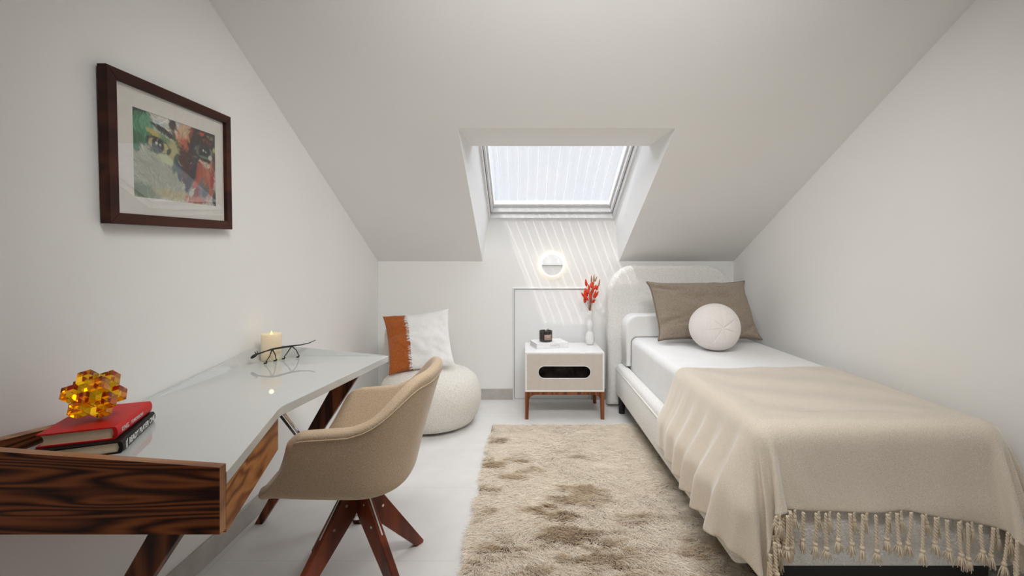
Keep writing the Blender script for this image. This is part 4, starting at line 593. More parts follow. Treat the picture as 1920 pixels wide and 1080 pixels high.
428,38,39,38,38,38,38,37,37,35,36,35,35,35,34,34,34,33,32,32,30,37,34,27,17,4,0,-1,-1,0,0,-1,0,-1,0,0,-1,0,-1,0,0,0,0,0,0,1,0,1,0,1,0,-1,-1,0,-2,-2,-2,-2,-2,-1,-2,-3,-2,-3,-4,-2,-5,-5,-7,-13,-22,-23,-34,-34,-29,-32,-29,-33,-33,-34,-34,-34,-34,-34,
415,38,38,38,38,38,38,38,38,38,38,34,33,33,33,33,33,32,32,34,37,38,32,25,15,6,0,-2,-1,0,-1,-1,-2,0,-1,-1,-1,0,0,-1,0,-1,1,0,0,1,1,1,1,1,0,-2,-2,-2,-4,-3,-3,-3,-3,-3,-2,-3,-4,-4,-4,-6,-5,1,-15,-12,-24,-24,-21,-34,-35,-32,-28,-30,-35,-34,-34,-34,-34,-34,
403,39,38,39,38,39,38,39,38,37,34,32,33,32,33,32,34,35,36,38,36,34,20,33,7,7,-1,-3,3,-2,-2,-3,1,-2,-1,-1,-1,-1,-1,0,0,0,0,0,1,0,1,1,2,1,1,-4,-3,-3,-4,-4,-4,-4,-4,-4,-4,-3,-5,-4,-5,-6,-3,-4,-7,-16,-24,-24,-23,-23,-34,-35,-30,-32,-30,-29,-33,-36,-34,-36,
395,38,39,38,39,38,38,37,37,35,32,32,32,33,33,35,38,38,37,33,29,30,31,20,3,13,-10,3,1,-2,-6,2,-3,-2,-1,-3,0,-1,-1,0,-1,0,0,0,1,1,1,1,2,2,1,-5,-5,-4,-4,-5,-4,-5,-4,-5,-4,-4,-5,-5,-4,-5,-5,-5,-4,-14,-24,-25,-23,-23,-23,-35,-35,-31,-32,-31,-28,-31,-34,-36,
387,38,37,37,38,37,37,37,37,35,32,31,32,34,37,39,38,35,29,28,30,30,25,16,17,-6,2,-7,2,-4,-1,-3,-2,-2,-2,-1,-1,-2,-1,0,-1,0,0,1,0,1,2,1,2,2,1,-6,-5,-5,-4,-5,-5,-4,-5,-5,-4,-5,-4,-6,-5,-4,-5,-6,-3,-11,-22,-26,-24,-23,-23,-24,-35,-35,-32,-31,-28,-34,-30,-32,
371,37,38,37,37,37,37,38,37,32,33,34,36,38,38,35,33,27,28,31,28,29,17,21,12,-2,-4,-2,-3,-5,-1,-3,-2,-3,-1,-2,-1,-1,-1,-1,0,0,0,0,1,1,1,1,2,2,1,-5,-6,-5,-5,-5,-5,-4,-5,-5,-4,-5,-5,-5,-5,-5,-6,-5,-3,-8,-21,-25,-26,-23,-24,-23,-25,-34,-35,-30,-30,-32,-33,-34,
354,37,38,37,37,38,37,38,36,36,36,36,36,35,32,30,29,29,31,28,31,18,21,18,11,-5,-5,-2,-3,-3,-3,-2,-3,-2,-2,-2,-1,-1,-1,-1,0,0,0,0,1,1,1,2,2,2,0,-5,-6,-5,-5,-5,-5,-5,-5,-5,-5,-5,-5,-5,-5,-5,-6,-5,-3,-6,-19,-24,-26,-25,-24,-24,-24,-25,-34,-35,-29,-32,-32,-33,
337,37,38,37,38,37,38,37,37,37,36,35,33,30,30,29,32,33,28,30,24,16,21,17,8,-7,-5,-1,-3,-4,-3,-2,-2,-3,-2,-1,-2,-1,-1,0,-1,0,0,0,1,1,1,2,2,2,1,-6,-6,-5,-5,-6,-5,-5,-5,-5,-5,-5,-5,-6,-5,-5,-6,-6,-3,-4,-16,-24,-25,-27,-24,-24,-25,-24,-26,-33,-35,-32,-32,-32,
320,38,38,37,38,38,37,37,37,35,33,32,31,29,31,32,35,30,29,27,17,19,19,17,5,-8,-5,-2,-3,-3,-3,-3,-2,-2,-2,-2,-1,-2,0,-1,-1,0,0,1,0,1,2,1,2,2,1,-6,-6,-5,-6,-5,-6,-5,-5,-5,-5,-6,-5,-6,-5,-6,-6,-5,-3,-3,-14,-23,-24,-27,-26,-24,-24,-26,-25,-26,-33,-35,-33,-32,
304,38,38,38,38,37,36,35,34,33,32,32,33,29,32,35,31,30,30,19,16,22,17,14,3,-8,-6,-2,-2,-3,-4,-2,-3,-2,-2,-2,-1,-1,-1,-1,0,0,0,0,1,1,1,1,2,3,0,-6,-6,-5,-6,-6,-5,-6,-5,-5,-6,-5,-6,-5,-6,-6,-6,-5,-3,-3,-12,-21,-25,-25,-27,-25,-24,-25,-27,-26,-26,-32,-35,-34,
289,38,38,37,36,35,34,33,33,33,32,34,33,29,36,30,31,33,21,17,20,21,15,12,1,-8,-6,-3,-2,-3,-3,-3,-2,-2,-3,-1,-2,-1,-1,-1,0,0,0,0,1,1,1,2,2,2,1,-7,-6,-6,-5,-6,-6,-5,-6,-5,-6,-6,-5,-6,-6,-6,-6,-6,-2,-4,-9,-20,-24,-24,-28,-23,-26,-26,-27,-27,-26,-26,-31,-35,
273,37,36,35,34,33,34,33,33,33,34,34,31,35,31,30,35,25,19,16,23,17,16,10,-1,-8,-7,-2,-3,-2,-3,-4,-2,-2,-2,-2,-1,-2,0,-1,-1,0,0,0,1,1,1,2,2,2,1,-7,-6,-6,-6,-6,-5,-6,-6,-5,-6,-6,-6,-6,-6,-6,-6,-6,-3,-3,-8,-18,-23,-24,-26,-27,-26,-26,-26,-27,-27,-26,-27,-31,
255,34,34,33,34,33,34,33,35,34,34,33,34,32,29,34,29,22,17,20,23,14,15,8,-2,-8,-7,-3,-2,-3,-3,-3,-3,-2,-2,-2,-1,-1,-1,-1,0,-1,0,1,0,1,2,1,2,3,0,-7,-6,-6,-6,-6,-6,-6,-6,-5,-6,-6,-6,-6,-6,-7,-6,-6,-3,-4,-7,-16,-22,-25,-24,-27,-26,-27,-27,-27,-26,-27,-27,-27,
230,34,33,34,34,33,35,34,34,35,33,34,32,32,33,29,25,21,18,23,20,11,15,6,-1,-9,-7,-4,-2,-2,-3,-3,-3,-3,-2,-1,-2,-1,-1,0,-1,0,0,0,1,1,1,2,2,2,0,-6,-7,-6,-7,-6,-6,-6,-5,-6,-6,-6,-6,-7,-6,-6,-6,-7,-3,-4,-6,-16,-20,-24,-25,-26,-27,-27,-27,-27,-27,-27,-27,-27,
205,33,34,34,34,35,34,35,34,34,33,33,32,33,30,27,24,20,21,24,13,14,13,4,-1,-9,-8,-3,-3,-2,-3,-3,-3,-2,-2,-2,-1,-1,-1,-1,0,-1,0,1,0,1,2,1,2,2,1,-7,-7,-6,-7,-6,-6,-6,-6,-6,-6,-6,-6,-7,-6,-6,-7,-7,-4,-4,-5,-14,-20,-23,-26,-25,-27,-27,-27,-27,-28,-27,-27,-27,
179,34,34,35,34,35,35,34,35,33,33,32,34,30,27,25,25,20,25,20,12,13,12,2,-1,-9,-8,-4,-2,-3,-2,-3,-3,-2,-3,-1,-2,-1,-1,0,-1,0,0,0,1,1,1,2,2,2,0,-7,-7,-6,-7,-6,-6,-7,-6,-6,-6,-6,-7,-6,-6,-7,-7,-7,-4,-4,-4,-14,-19,-22,-26,-25,-26,-28,-27,-28,-27,-28,-27,-28,
154,34,35,35,35,35,34,35,33,33,33,34,31,28,25,25,25,23,25,16,10,13,11,1,-1,-7,-10,-4,-3,-3,-2,-2,-3,-2,-3,-2,-1,-1,-1,-1,0,0,0,0,1,1,1,2,2,2,0,-7,-7,-7,-7,-6,-7,-6,-6,-7,-6,-7,-6,-7,-6,-7,-8,-7,-3,-5,-3,-13,-19,-21,-24,-26,-26,-28,-28,-27,-28,-27,-28,-28,
130,35,35,35,35,34,34,34,33,34,34,32,27,26,26,25,25,27,22,11,11,13,10,0,-2,-5,-11,-5,-2,-3,-3,-2,-2,-3,-2,-2,-1,-1,-1,-1,0,0,0,0,1,1,1,2,1,2,1,-8,-7,-7,-7,-7,-6,-7,-6,-7,-6,-7,-7,-6,-7,-8,-7,-7,-4,-4,-4,-11,-19,-20,-23,-27,-26,-26,-28,-28,-28,-28,-28,-28,
106,35,35,35,35,34,34,33,34,34,33,28,26,26,25,25,28,27,19,8,12,13,9,-1,-2,-5,-11,-5,-2,-3,-3,-3,-2,-2,-2,-2,-1,-1,-1,-1,0,-1,1,0,1,1,1,1,2,2,0,-7,-8,-7,-7,-7,-7,-7,-6,-7,-7,-7,-6,-7,-7,-8,-7,-7,-4,-4,-4,-11,-18,-20,-21,-27,-26,-26,-28,-28,-29,-28,-28,-28]

# ================================================================== MATERIALS
M = {}
M['wall'] = paint('wall_paint', (.905, .90, .888))
M['ceil'] = paint('ceiling_paint', (.905, .90, .888))
M['lining'] = paint('lining_paint', (.89, .89, .89))
M['white_lacquer'] = plain('white_lacquer', (.82, .82, .81), .25)
M['window_white'] = plain('window_white', (.80, .80, .80), .35)
M['rubber'] = plain('grey_rubber', (.16, .16, .16), .6)
M['seal'] = plain('pale_seal', (.42, .42, .41), .6)
M['black'] = plain('black_metal', (.012, .011, .01), .45)
M['dark_gap'] = plain('dark_foot', (.02, .018, .016), .6)
M['chrome'] = plain('chrome', (.75, .75, .75), .15, 1.0)
M['walnut'] = wood('walnut_dark', (.026, .0058, .0022), (.150, .036, .011), (.33, .098, .029), 'X', 15, .42, .0, 1.6, 3.3)
M['walnut_z'] = wood('walnut_leg', (.026, .007, .003), (.105, .028, .011), (.23, .072, .026), 'Z', 7, .4, .1, 1.2, 4.1)
M['walnut_y'] = wood('walnut_drawer_lit', (.17, .055, .017), (.33, .125, .038), (.47, .205, .070), 'Y', 6, .45, .05, 1.3, 7.7)  # same walnut made lighter: light on the drawer front put into its colour
M['walnut_edge_lit'] = wood('walnut_edge_lit', (.20, .075, .03), (.33, .14, .06), (.45, .22, .11), 'X', 3, .4, .2, 1.0, 2.2)  # lighter walnut copy, with the light on edge faces painted in
M['red_wood'] = wood('red_stained_wood', (.085, .014, .005), (.165, .028, .009), (.24, .048, .015), 'Z', 2, .3, .3, 1.0, 1.7)
M['stand_wood'] = wood('nightstand_wood', (.10, .030, .012), (.19, .06, .022), (.28, .10, .04), 'Z', 5, .4, .1, 1.3, 5.2)

# floor: large pale porcelain tiles with hairline joints
m, nt, b = new_mat('floor_tile')
v = coords(nt)
br = nt.nodes.new('ShaderNodeTexBrick')
br.offset = 0; br.inputs['Scale'].default_value = 1
br.inputs['Brick Width'].default_value = 1.2; br.inputs['Row Height'].default_value = .6
br.inputs['Mortar Size'].default_value = .0012
mpb = nt.nodes.new('ShaderNodeMapping'); mpb.inputs['Location'].default_value = (.32, .10, 0)
tcb = nt.nodes.new('ShaderNodeTexCoord'); nt.links.new(tcb.outputs['Object'], mpb.inputs[0]); nt.links.new(mpb.outputs[0], br.inputs['Vector'])
c1 = ramp(nt, noise(nt, v, 5, 6, .62), [(.3, (.70, .69, .67)), (.7, (.78, .77, .755))])
nt.links.new(c1, br.inputs['Color1']); nt.links.new(c1, br.inputs['Color2'])
br.inputs['Mortar'].default_value = (.62, .61, .60, 1)
nt.links.new(br.outputs['Color'], b.inputs['Base Color'])
b.inputs['Roughness'].default_value = .42
bump(nt, b, noise(nt, v, 60, 4), .03, .002)
M['floor'] = m
m, nt, b = new_mat('skirting_tile')
v = coords(nt)
nt.links.new(ramp(nt, noise(nt, v, 14, 6, .65), [(.3, (.42, .395, .365)), (.7, (.52, .495, .465))]), b.inputs['Base Color'])
b.inputs['Roughness'].default_value = .5
M['skirting'] = m

M['chair_fabric'] = fabric('heather_beige_weave', (.40, .285, .18), (.77, .62, .455), 620, .14, .001, .35, (1, 1, .4))
M['boucle_white'] = boucle('white_boucle', (.74, .725, .69), (.89, .88, .86), 150, .55, .005)
M['boucle_cream'] = boucle('cream_boucle', (.66, .62, .555), (.83, .795, .735), 170, .6, .005)
M['boucle_taupe'] = boucle('taupe_boucle', (.27, .215, .16), (.46, .38, .295), 250, 1.0, .006)
M['taupe_piping'] = fabric('taupe_piping', (.15, .115, .085), (.27, .21, .16), 200)
M['teddy_white'] = fabric('white_teddy', (.74, .69, .655), (.86, .82, .785), 190, .5, .005, .5)
M['sheet'] = fabric('white_cotton', (.80, .80, .80), (.86, .86, .86), 60, .10, .002, .1, big=6)
M['quilt'] = fabric('white_quilt', (.83, .83, .825), (.87, .87, .865), 90, .12, .002, .15)
M['throw'] = fabric('sand_wool', (.53, .445, .345), (.96, .875, .755), 900, .55, .0015, 1.0, (.35, 1, 1))
M['tassel'] = fabric('sand_yarn', (.70, .58, .43), (.90, .78, .61), 300, .4, .002, .4)

# ================================================================== ROOM SHELL
XL, XR, YB, YR = -1.2816, 1.834, 4.022, -1.3
KNEE, SL = 1.21, .494
FLATZ = 2.6
YFLAT = YB - (FLATZ - KNEE) / SL
zc = lambda y: KNEE + SL * (YB - y)
TH = .375
zw = lambda y: zc(y) + TH

tag(box('floor', -1.5, 2.05, YR - .15, YB + .15, -.12, 0, M['floor']), kind='structure')
prof = [(YR - .15, 0), (YB + .15, 0), (YB + .15, zc(YB + .15) + TH), (YFLAT, FLATZ + TH), (YR - .15, FLATZ + TH)]
tag(prism('wall_left', [(XL, y, z) for y, z in prof], (-.15, 0, 0), M['wall']), kind='structure')
tag(prism('wall_right', [(XR, y, z) for y, z in prof], (.15, 0, 0), M['wall']), kind='structure')
tag(box('wall_rear', XL - .15, XR + .15, YR - .15, YR, 0, FLATZ + .2, paint('rear_paint', (.68, .66, .64))), kind='structure')

# skylight opening
OX0, OX1, OY0 = -.366, .832, 2.527          # opening in the slope
WX0, WX1 = -.312, .790                      # window itself
LY, LZ = 2.955, 1.955                       # lip of the head lining
bm = bmesh.new()
add_prism(bm, [(XL - .15, YB, 0), (XR + .15, YB, 0), (XR + .15, YB, KNEE), (OX1, YB, KNEE), (WX1, YB, zw(YB)), (WX0, YB, zw(YB)), (OX0, YB, KNEE), (XL - .15, YB, KNEE)], (0, .15, 0))
tag(link('wall_back', bm_mesh(bm), M['wall']), kind='structure')

bm = bmesh.new()
sl = lambda y0, y1: [(y0, zc(y0)), (y1, zc(y1)), (y1, zw(y1)), (y0, zw(y0))]
for x0, x1 in ((XL - .15, OX0), (OX1, XR + .15)):
    add_prism(bm, [(x0, y, z) for y, z in sl(YFLAT, YB + .15)], (x1 - x0, 0, 0))
head = [(YFLAT, zc(YFLAT)), (OY0, zc(OY0)), (LY, LZ), (LY, zw(LY)), (YFLAT, zw(YFLAT))]
add_prism(bm, [(OX0, y, z) for y, z in head], (OX1 - OX0, 0, 0))
add_box(bm, XL - .15, XR + .15, YR - .15, YFLAT, FLATZ, FLATZ + TH)
tag(link('ceiling', bm_mesh(bm), M['ceil']), kind='structure')

# splayed linings at both sides of the skylight
bm = bmesh.new()
for ox, wx, s in ((OX0, WX0, 1), (OX1, WX1, -1)):
    e = .012 * s
    A, B, Cc, D = (ox, OY0, zc(OY0) + .002), (ox, YB, KNEE + .002), (wx, YB, zw(YB)), (wx, OY0, zw(OY0))
    vs = [bm.verts.new(p) for p in (A, B, Cc, D)]
    ws = [bm.verts.new((p[0] - e - (.05 * s if i > 1 else 0), p[1], p[2])) for i, p in enumerate((A, B, Cc, D))]
    bm.faces.new(vs); bm.faces.new(ws[::-1])
    for i in range(4):
        bm.faces.new((vs[i], vs[(i + 1) % 4], ws[(i + 1) % 4], ws[i]))
tag(link('trim_1', bm_mesh(bm), M['lining']), kind='structure')

# skirting
tag(box('baseboard_left', XL, XL + .013, YR, YB, 0, .094, M['skirting'], r=.002, smooth=False), kind='structure')
bm = bmesh.new()
add_box(bm, XL + .013, -.100, YB - .012, YB, 0, .094)
add_box(bm, .585, XR, YB - .012, YB, 0, .094)
tag(link('baseboard_back', bm_mesh(bm), M['skirting']), kind='structure')

# low access door in the knee wall
d = box('door_1', -.082, .566, YB - .006, YB + .01, .012, .962, M['lining'], r=.0015, smooth=False)
tag(d, kind='structure')
bm = bmesh.new()
fr = [(-.098, .974, -.086), ]
add_box(bm, -.100, -.088, YB - .014, YB + .01, .0, .980, .002, 2)
add_box(bm, .572, .584, YB - .014, YB + .01, .0, .980, .002, 2)
add_box(bm, -.088, .572, YB - .014, YB + .01, .968, .980, .002, 2)
add_box(bm, -.088, .572, YB - .010, YB + .01, .0, .008, .002, 2)
link('door_frame', bm_mesh(bm), M['window_white'], d)
bm = bmesh.new()
add_box(bm, -.088, .572, YB - .002, YB + .005, .006, .970)
link('door_seal', bm_mesh(bm), M['seal'], d)

# ------------------------------------------------------------------ roof window
CS, SN = 1 / math.hypot(1, SL), SL / math.hypot(1, SL)
def wp(x, q, h):
    """x across, q metres up the slope from the sill, h outwards."""
    return Vector((x, YB - CS * q + SN * h, zw(YB) + SN * q + CS * h))
QT = (YB - LY) / CS + .06

def ring(bm, x0, x1, q0, q1, wx, wq, h0, h1):
    def bar(a0, a1, b0, b1):
        t = bmesh.new()
        vs = [t.verts.new(wp(x, q, h)) for h in (h0, h1) for q in (b0, b1) for x in (a0, a1)]
        for f in ((0, 1, 3, 2), (4, 6, 7, 5), (0, 4, 5, 1), (2, 3, 7, 6), (0, 2, 6, 4), (1, 5, 7, 3)):
            t.faces.new([vs[i] for i in f])
        bmesh.ops.recalc_face_normals(t, faces=t.faces[:])
        bmesh.ops.bevel(t, geom=t.edges[:], offset=.002, segments=1, affect='EDGES')
        join(bm, t)
    bar(x0, x0 + wx, q0, q1); bar(x1 - wx, x1, q0, q1)
    bar(x0 + wx, x1 - wx, q0, q0 + wq); bar(x0 + wx, x1 - wx, q1 - wq, q1)

win = tag(empty('window_1', wp((WX0 + WX1) / 2, 0, 0)), kind='structure')
bm = bmesh.new()
ring(bm, WX0 - .004, WX1 + .004, -.004, QT, .020, .022, -.004, .125)
link('window_frame', bm_mesh(bm), M['window_white'], win)
bm = bmesh.new()
ring(bm, WX0 + .016, WX1 - .016, .018, QT, .006, .006, .050, .060)
link('gasket', bm_mesh(bm), M['rubber'], win)
bm = bmesh.new()
ring(bm, WX0 + .020, WX1 - .020, .022, QT, .016, .018, .046, .15)
ring(bm, WX0 + .036, WX1 - .036, .040, QT, .014, .016, .095, .15)
link('sash', bm_mesh(bm), M['window_white'], win)
me = bpy.data.meshes.new('pane')
g = [wp(WX0 + .04, .045, .128), wp(WX1 - .04, .045, .128), wp(WX1 - .04, QT, .128), wp(WX0 + .04, QT, .128)]
g2 = [p + Vector((0, SN * .004, CS * .004)) for p in g]
me.from_pydata([tuple(p) for p in g + g2], [], [(0, 1, 2, 3), (7, 6, 5, 4), (0, 4, 5, 1), (1, 5, 6, 2), (2, 6, 7, 3), (3, 7, 4, 0)])
link('glass_pane', me, clear_glass('window_glass'), win)

# pleated sheer blind stretched over the sash
m = bpy.data.materials.new('sheer_pleats'); m.use_nodes = True
nt = m.node_tree; nt.nodes.clear()
o_ = nt.nodes.new('ShaderNodeOutputMaterial')
at = nt.nodes.new('ShaderNodeAttribute'); at.attribute_name = 'openness'
tr = nt.nodes.new('ShaderNodeBsdfTransparent'); tr.inputs[0].default_value = (1, 1, 1, 1)
tl = nt.nodes.new('ShaderNodeBsdfTranslucent'); tl.inputs[0].default_value = (.20, .20, .205, 1)
df = nt.nodes.new('ShaderNodeBsdfDiffuse'); df.inputs[0].default_value = (.88, .88, .89, 1)
m1 = nt.nodes.new('ShaderNodeMixShader'); m1.inputs[0].default_value = .3
m2 = nt.nodes.new('ShaderNodeMixShader')
nt.links.new(tl.outputs[0], m1.inputs[1]); nt.links.new(df.outputs[0], m1.inputs[2])
nt.links.new(at.outputs['Fac'], m2.inputs[0]); nt.links.new(m1.outputs[0], m2.inputs[1]); nt.links.new(tr.outputs[0], m2.inputs[2])
nt.links.new(m2.outputs[0], o_.inputs[0])
NC, NR = 300, 26
P = np.zeros((NR, NC, 3)); OP = np.zeros((NR, NC))
PLEATS = 12.5
for j in range(NR):
    q = .066 + (QT - .08) * j / (NR - 1)
    s = math.sin(PI * min(1, (q - .066) / (QT - .1)))
    for i in range(NC):
        u = i / (NC - 1)
        x = (WX0 + .055) * (1 - u) + (WX1 - .055) * u
        x += .024 * s * (1 - u) ** 3 - .020 * s * u ** 3
        ph = (u * PLEATS + .02 * math.sin(q * 9 + u * 20)) % 1
        rip = .004 * math.sin(2 * PI * ph)
        p = wp(x, q, .108 - .030 * s * (.6 + .4 * u) + rip * (.35 + .65 * s))
        P[j, i] = p
        edge = math.exp(-((ph - .5) / .060) ** 2)
        OP[j, i] = .25 + .70 * edge
me = grid_mesh(P)
a = me.attributes.new('openness', 'FLOAT', 'POINT')
a.data.foreach_set('value', OP.reshape(-1).astype(np.float32))
cur = tag(link('skylight_curtain', me, m, smooth=True), 'white pleated sheer curtain stretched across the skylight', 'curtain')
for q in (.062, QT - .015):
    tube('curtain_rod', [wp(WX0 + .05, q, .106), wp(WX1 - .05, q, .106)], .005, M['window_white'], cur)

# ------------------------------------------------------------------ wall sconce
SX, SZ = .243, 1.179
sco = empty('round_sconce', (SX, YB, SZ), 'round white wall light glowing warm on the wall under the skylight', 'wall light', rot=(0, 0, 0))
lathe('back_plate', [(.080, .0), (.080, .022), (.060, .024)], (SX, YB, SZ), M['lining'], sco, 48, 'y')
ringp = [(.0925, .010), (.1005, .012), (.1035, .018), (.1015, .026), (.0925, .028)]
lathe('light_ring', ringp, (SX, YB, SZ), emit('ring_glow', (1, .82, .58), 2.4), sco, 64, 'y')
bm = bmesh.new()
n = 40
def half(z_sign, y_mid, y_rim):
    t = bmesh.new()
    pts = [(SX + .0925 * math.cos(a), SZ + .0925 * math.sin(a) * z_sign) for a in np.linspace(0, PI, n)]
    f = []; k = []
    for x, z in pts:
        fr_ = abs(z - SZ) / .0925
        f.append(t.verts.new((x, YB - (y_mid + (y_rim - y_mid) * fr_), z)))
        k.append(t.verts.new((x, YB - .026, z)))
    t.faces.new(f)
    t.faces.new(k[::-1])
    for i in range(n):
        t.faces.new((f[i], f[(i + 1) % n], k[(i + 1) % n], k[i]))
    join(bm, t)
half(1, .046, .032)
half(-1, .031, .036)
link('disc', bm_mesh(bm), M['window_white'], sco)

# ================================================================== PICTURE
PW, PH, PD, PB = .580, .476, .029, .034
pic = empty('framed_picture', (XL + .004, 1.674, 1.342), 'dark wood framed painting of two eyes hung on the left wall', 'picture', rot=(math.radians(2.0), math.radians(.4), 0))
def frame_bar(bm, pts):
    add_prism(bm, [(0, y, z) for y, z in pts], (PD, 0, 0), .0025, 2, 'b')
bm = bmesh.new()
a, c = PW / 2, PW / 2 - PB
frame_bar(bm, [(-a, 0), (a, 0), (c, PB), (-c, PB)])
frame_bar(bm, [(-a, PH), (-c, PH - PB), (c, PH - PB), (a, PH)])
frame_bar(bm, [(-a, 0), (-c, PB), (-c, PH - PB), (-a, PH)])
frame_bar(bm, [(a, 0), (a, PH), (c, PH - PB), (c, PB)])
link('frame', bm_mesh(bm), wood('frame_wood', (.030, .0085, .0055), (.050, .014, .008), (.075, .022, .012), 'Y', 3, .5, .0), pic, local=True)
PRW, PRH, PCY, PCZ = .394, .288, .010, .236
bm = bmesh.new()
# mat board with a bevelled window
oy, oz = c + .004, 0
t0, t1 = PCY - PRW / 2, PCY + PRW / 2
b0, b1 = PCZ - PRH / 2, PCZ + PRH / 2
for y0, y1, z0, z1 in ((-oy, t0, PB - .004, PH - PB + .004), (t1, oy, PB - .004, PH - PB + .004), (t0, t1, PB - .004, b0), (t0, t1, b1, PH - PB + .004)):
    add_box(bm, .0135, .0155, y0, y1, z0, z1)
link('mat_board', bm_mesh(bm), plain('mat_board', (.78, .75, .70), .8), pic, local=True)

def paint_colors(U, V, base=None):
    R = np.zeros(U.shape + (3,)); R[:] = (.62, .60, .52)
    W1 = (fnoise(U * 9, V * 9, 3) - .5); W2 = (fnoise(U * 9 + 20, V * 9 + 7, 5) - .5)
    S = fnoise(U * 50 + V * 30, V * 8 - U * 10, 11, 3)
    def blob(cx, cy, rx, ry, col, ang=0, soft=.12, wob=.35, streak=.0):
        ca, sa = math.cos(math.radians(ang)), math.sin(math.radians(ang))
        x = U - cx + W1 * wob * rx; y = V - cy + W2 * wob * ry
        X = (x * ca + y * sa) / rx; Y = (-x * sa + y * ca) / ry
        dd = np.sqrt(X * X + Y * Y) + (S - .5) * streak
        k = sstep(1 + soft, 1 - soft, dd)[..., None]
        R[:] = R * (1 - k) + np.array(col) * k
    def features():
        # left brow and eye
        blob(.33, .17, .15, .038, (.012, .018, .03), 22, .2, .5, .5)
        blob(.47, .27, .09, .024, (.05, .10, .03), 60, .3, .7, .6)
        blob(.22, .225, .075, .028, (.55, .47, .13), 26, .3, .7, .5)
        blob(.36, .27, .10, .03, (.16, .28, .13), 28, .3, .7, .6)
        blob(.42, .38, .08, .12, (.50, .46, .25), 20, .3, .7, .5)
        blob(.27, .355, .150, .085, (.02, .025, .02), 18, .1, .3, .25)
        blob(.28, .36, .132, .068, (.58, .52, .26), 18, .15, .3, .3)
        blob(.26, .355, .070, .095, (.012, .018, .016), 0, .12, .2, .2)
        blob(.385, .40, .022, .05, (.03, .09, .05), 20, .2, .5)
        blob(.245, .335, .016, .018, (.75, .75, .72), 0, .2, .3)
        blob(.285, .345, .012, .016, (.55, .60, .58), 0, .2, .3)
        blob(.28, .45, .11, .016, (.05, .10, .04), 14, .3, .8)
        blob(.36, .50, .10, .05, (.52, .55, .30), 14, .3, .8, .5)
        blob(.46, .52, .035, .13, (.04, .11, .06), 14, .3, .7, .7)
        blob(.50, .60, .03, .14, (.02, .03, .05), -12, .3, .7, .7)
        # right eye
        blob(.845, .285, .155, .115, (.018, .018, .016), 6, .1, .3, .25)
        blob(.85, .285, .125, .085, (.20, .19, .16), 6, .15, .3, .4)
        blob(.845, .28, .085, .105, (.008, .010, .010), 0, .12, .2, .2)
        blob(.845, .355, .07, .018, (.10, .22, .14), 4, .3, .6)
        blob(.83, .262, .013, .016, (.75, .75, .74), 0, .2, .3)
        blob(.865, .275, .009, .012, (.55, .6, .6), 0, .2, .3)
        blob(.93, .345, .03, .035, (.60, .57, .48), 20, .3, .6)
        blob(.985, .22, .02, .03, (.62, .56, .20), 0, .3, .6)
    if base is not None:
        R[:] = base
        features()
        return np.clip(R, 0, 1)
    # left side: greens and pale skin
    blob(.10, .50, .28, .60, (.36, .42, .27))
    blob(.30, .62, .30, .40, (.40, .41, .31), streak=.5)
    blob(.02, .05, .14, .16, (.015, .018, .016), streak=.4)
    blob(.10, .20, .13, .20, (.075, .27, .145), 10, streak=.7)
    blob(.15, .13, .10, .09, (.15, .38, .25), -10, streak=.8)
    blob(.03, .36, .06, .12, (.05, .18, .09), streak=.6)
    blob(.36, .10, .17, .15, (.70, .69, .63), 10, streak=.6)
    blob(.30, .10, .09, .05, (.62, .70, .66), -30, streak=.8)
    blob(.47, .22, .12, .16, (.68, .62, .52), streak=.6)
    blob(.43, .06, .035, .10, (.07, .03, .03), 8, .3, .9, .8)
    blob(.44, .17, .02, .05, (.16, .09, .07), 0, .4, .9, 1)
    # nose bridge
    blob(.58, .16, .11, .22, (.66, .37, .22), 10, streak=.5)
    blob(.56, .35, .09, .17, (.52, .14, .07), 12, streak=.7)
    blob(.60, .08, .10, .08, (.70, .50, .34), 0, streak=.6)
    blob(.58, .55, .08, .26, (.10, .025, .018), -6, streak=.8)
    # right dark side
    blob(.84, .12, .20, .22, (.035, .025, .02), 8, streak=.6)
    blob(.72, .26, .09, .26, (.04, .022, .02), 14, streak=.7)
    blob(.84, .36, .21, .14, (.06, .035, .03), 6, streak=.6)
    blob(.80, .045, .05, .02, (.55, .09, .04), -6, .3, .9)
    blob(.93, .06, .06, .025, (.25, .20, .13), 12, .3, .9)
    blob(.87, .13, .07, .016, (.30, .04, .04), 22, .3, .9)
    blob(.66, .10, .022, .14, (.30, .08, .03), 12, .3, .9)
    # cheeks
    blob(.80, .60, .16, .22, (.50, .115, .06), 24, streak=.7)
    blob(.90, .58, .09, .18, (.52, .17, .10), 16, streak=.7)
    blob(.79, .42, .075, .018, (.66, .60, .50), 34, .3, .8, .5)
    blob(.87, .46, .055, .04, (.60, .52, .42), 10, .3, .8, .6)
    blob(.96, .62, .03, .17, (.42, .018, .016), 6, .3, .7, .6)
    blob(.975, .47, .02, .09, (.18, .11, .08), 0, .3, .7, .6)
    blob(.70, .50, .03, .20, (.04, .05, .07), 30, .3, .7, .8)
    blob(.65, .66, .05, .20, (.018, .02, .035), 18, .3, .7, .7)
    blob(.78, .80, .04, .16, (.17, .20, .21), 14, .3, .7, .7)
    blob(.85, .85, .05, .13, (.12, .14, .15), 16, .3, .7, .7)
    blob(.92, .84, .03, .13, (.52, .16, .09), 14, .3, .7, .7)
    blob(.98, .90, .03, .12, (.05, .05, .05), 0, .3, .7, .7)
    blob(.72, .86, .04, .12, (.28, .05, .05), 14, .3, .7, .7)
    blob(.10, .92, .16, .08, (.20, .26, .16), 4, .3, .7, .8)
    blob(.45, .93, .22, .07, (.48, .42, .22), 4, .3, .7, .8)
    blob(.70, .95, .16, .05, (.45, .16, .09), 4, .3, .7, .8)
    features()
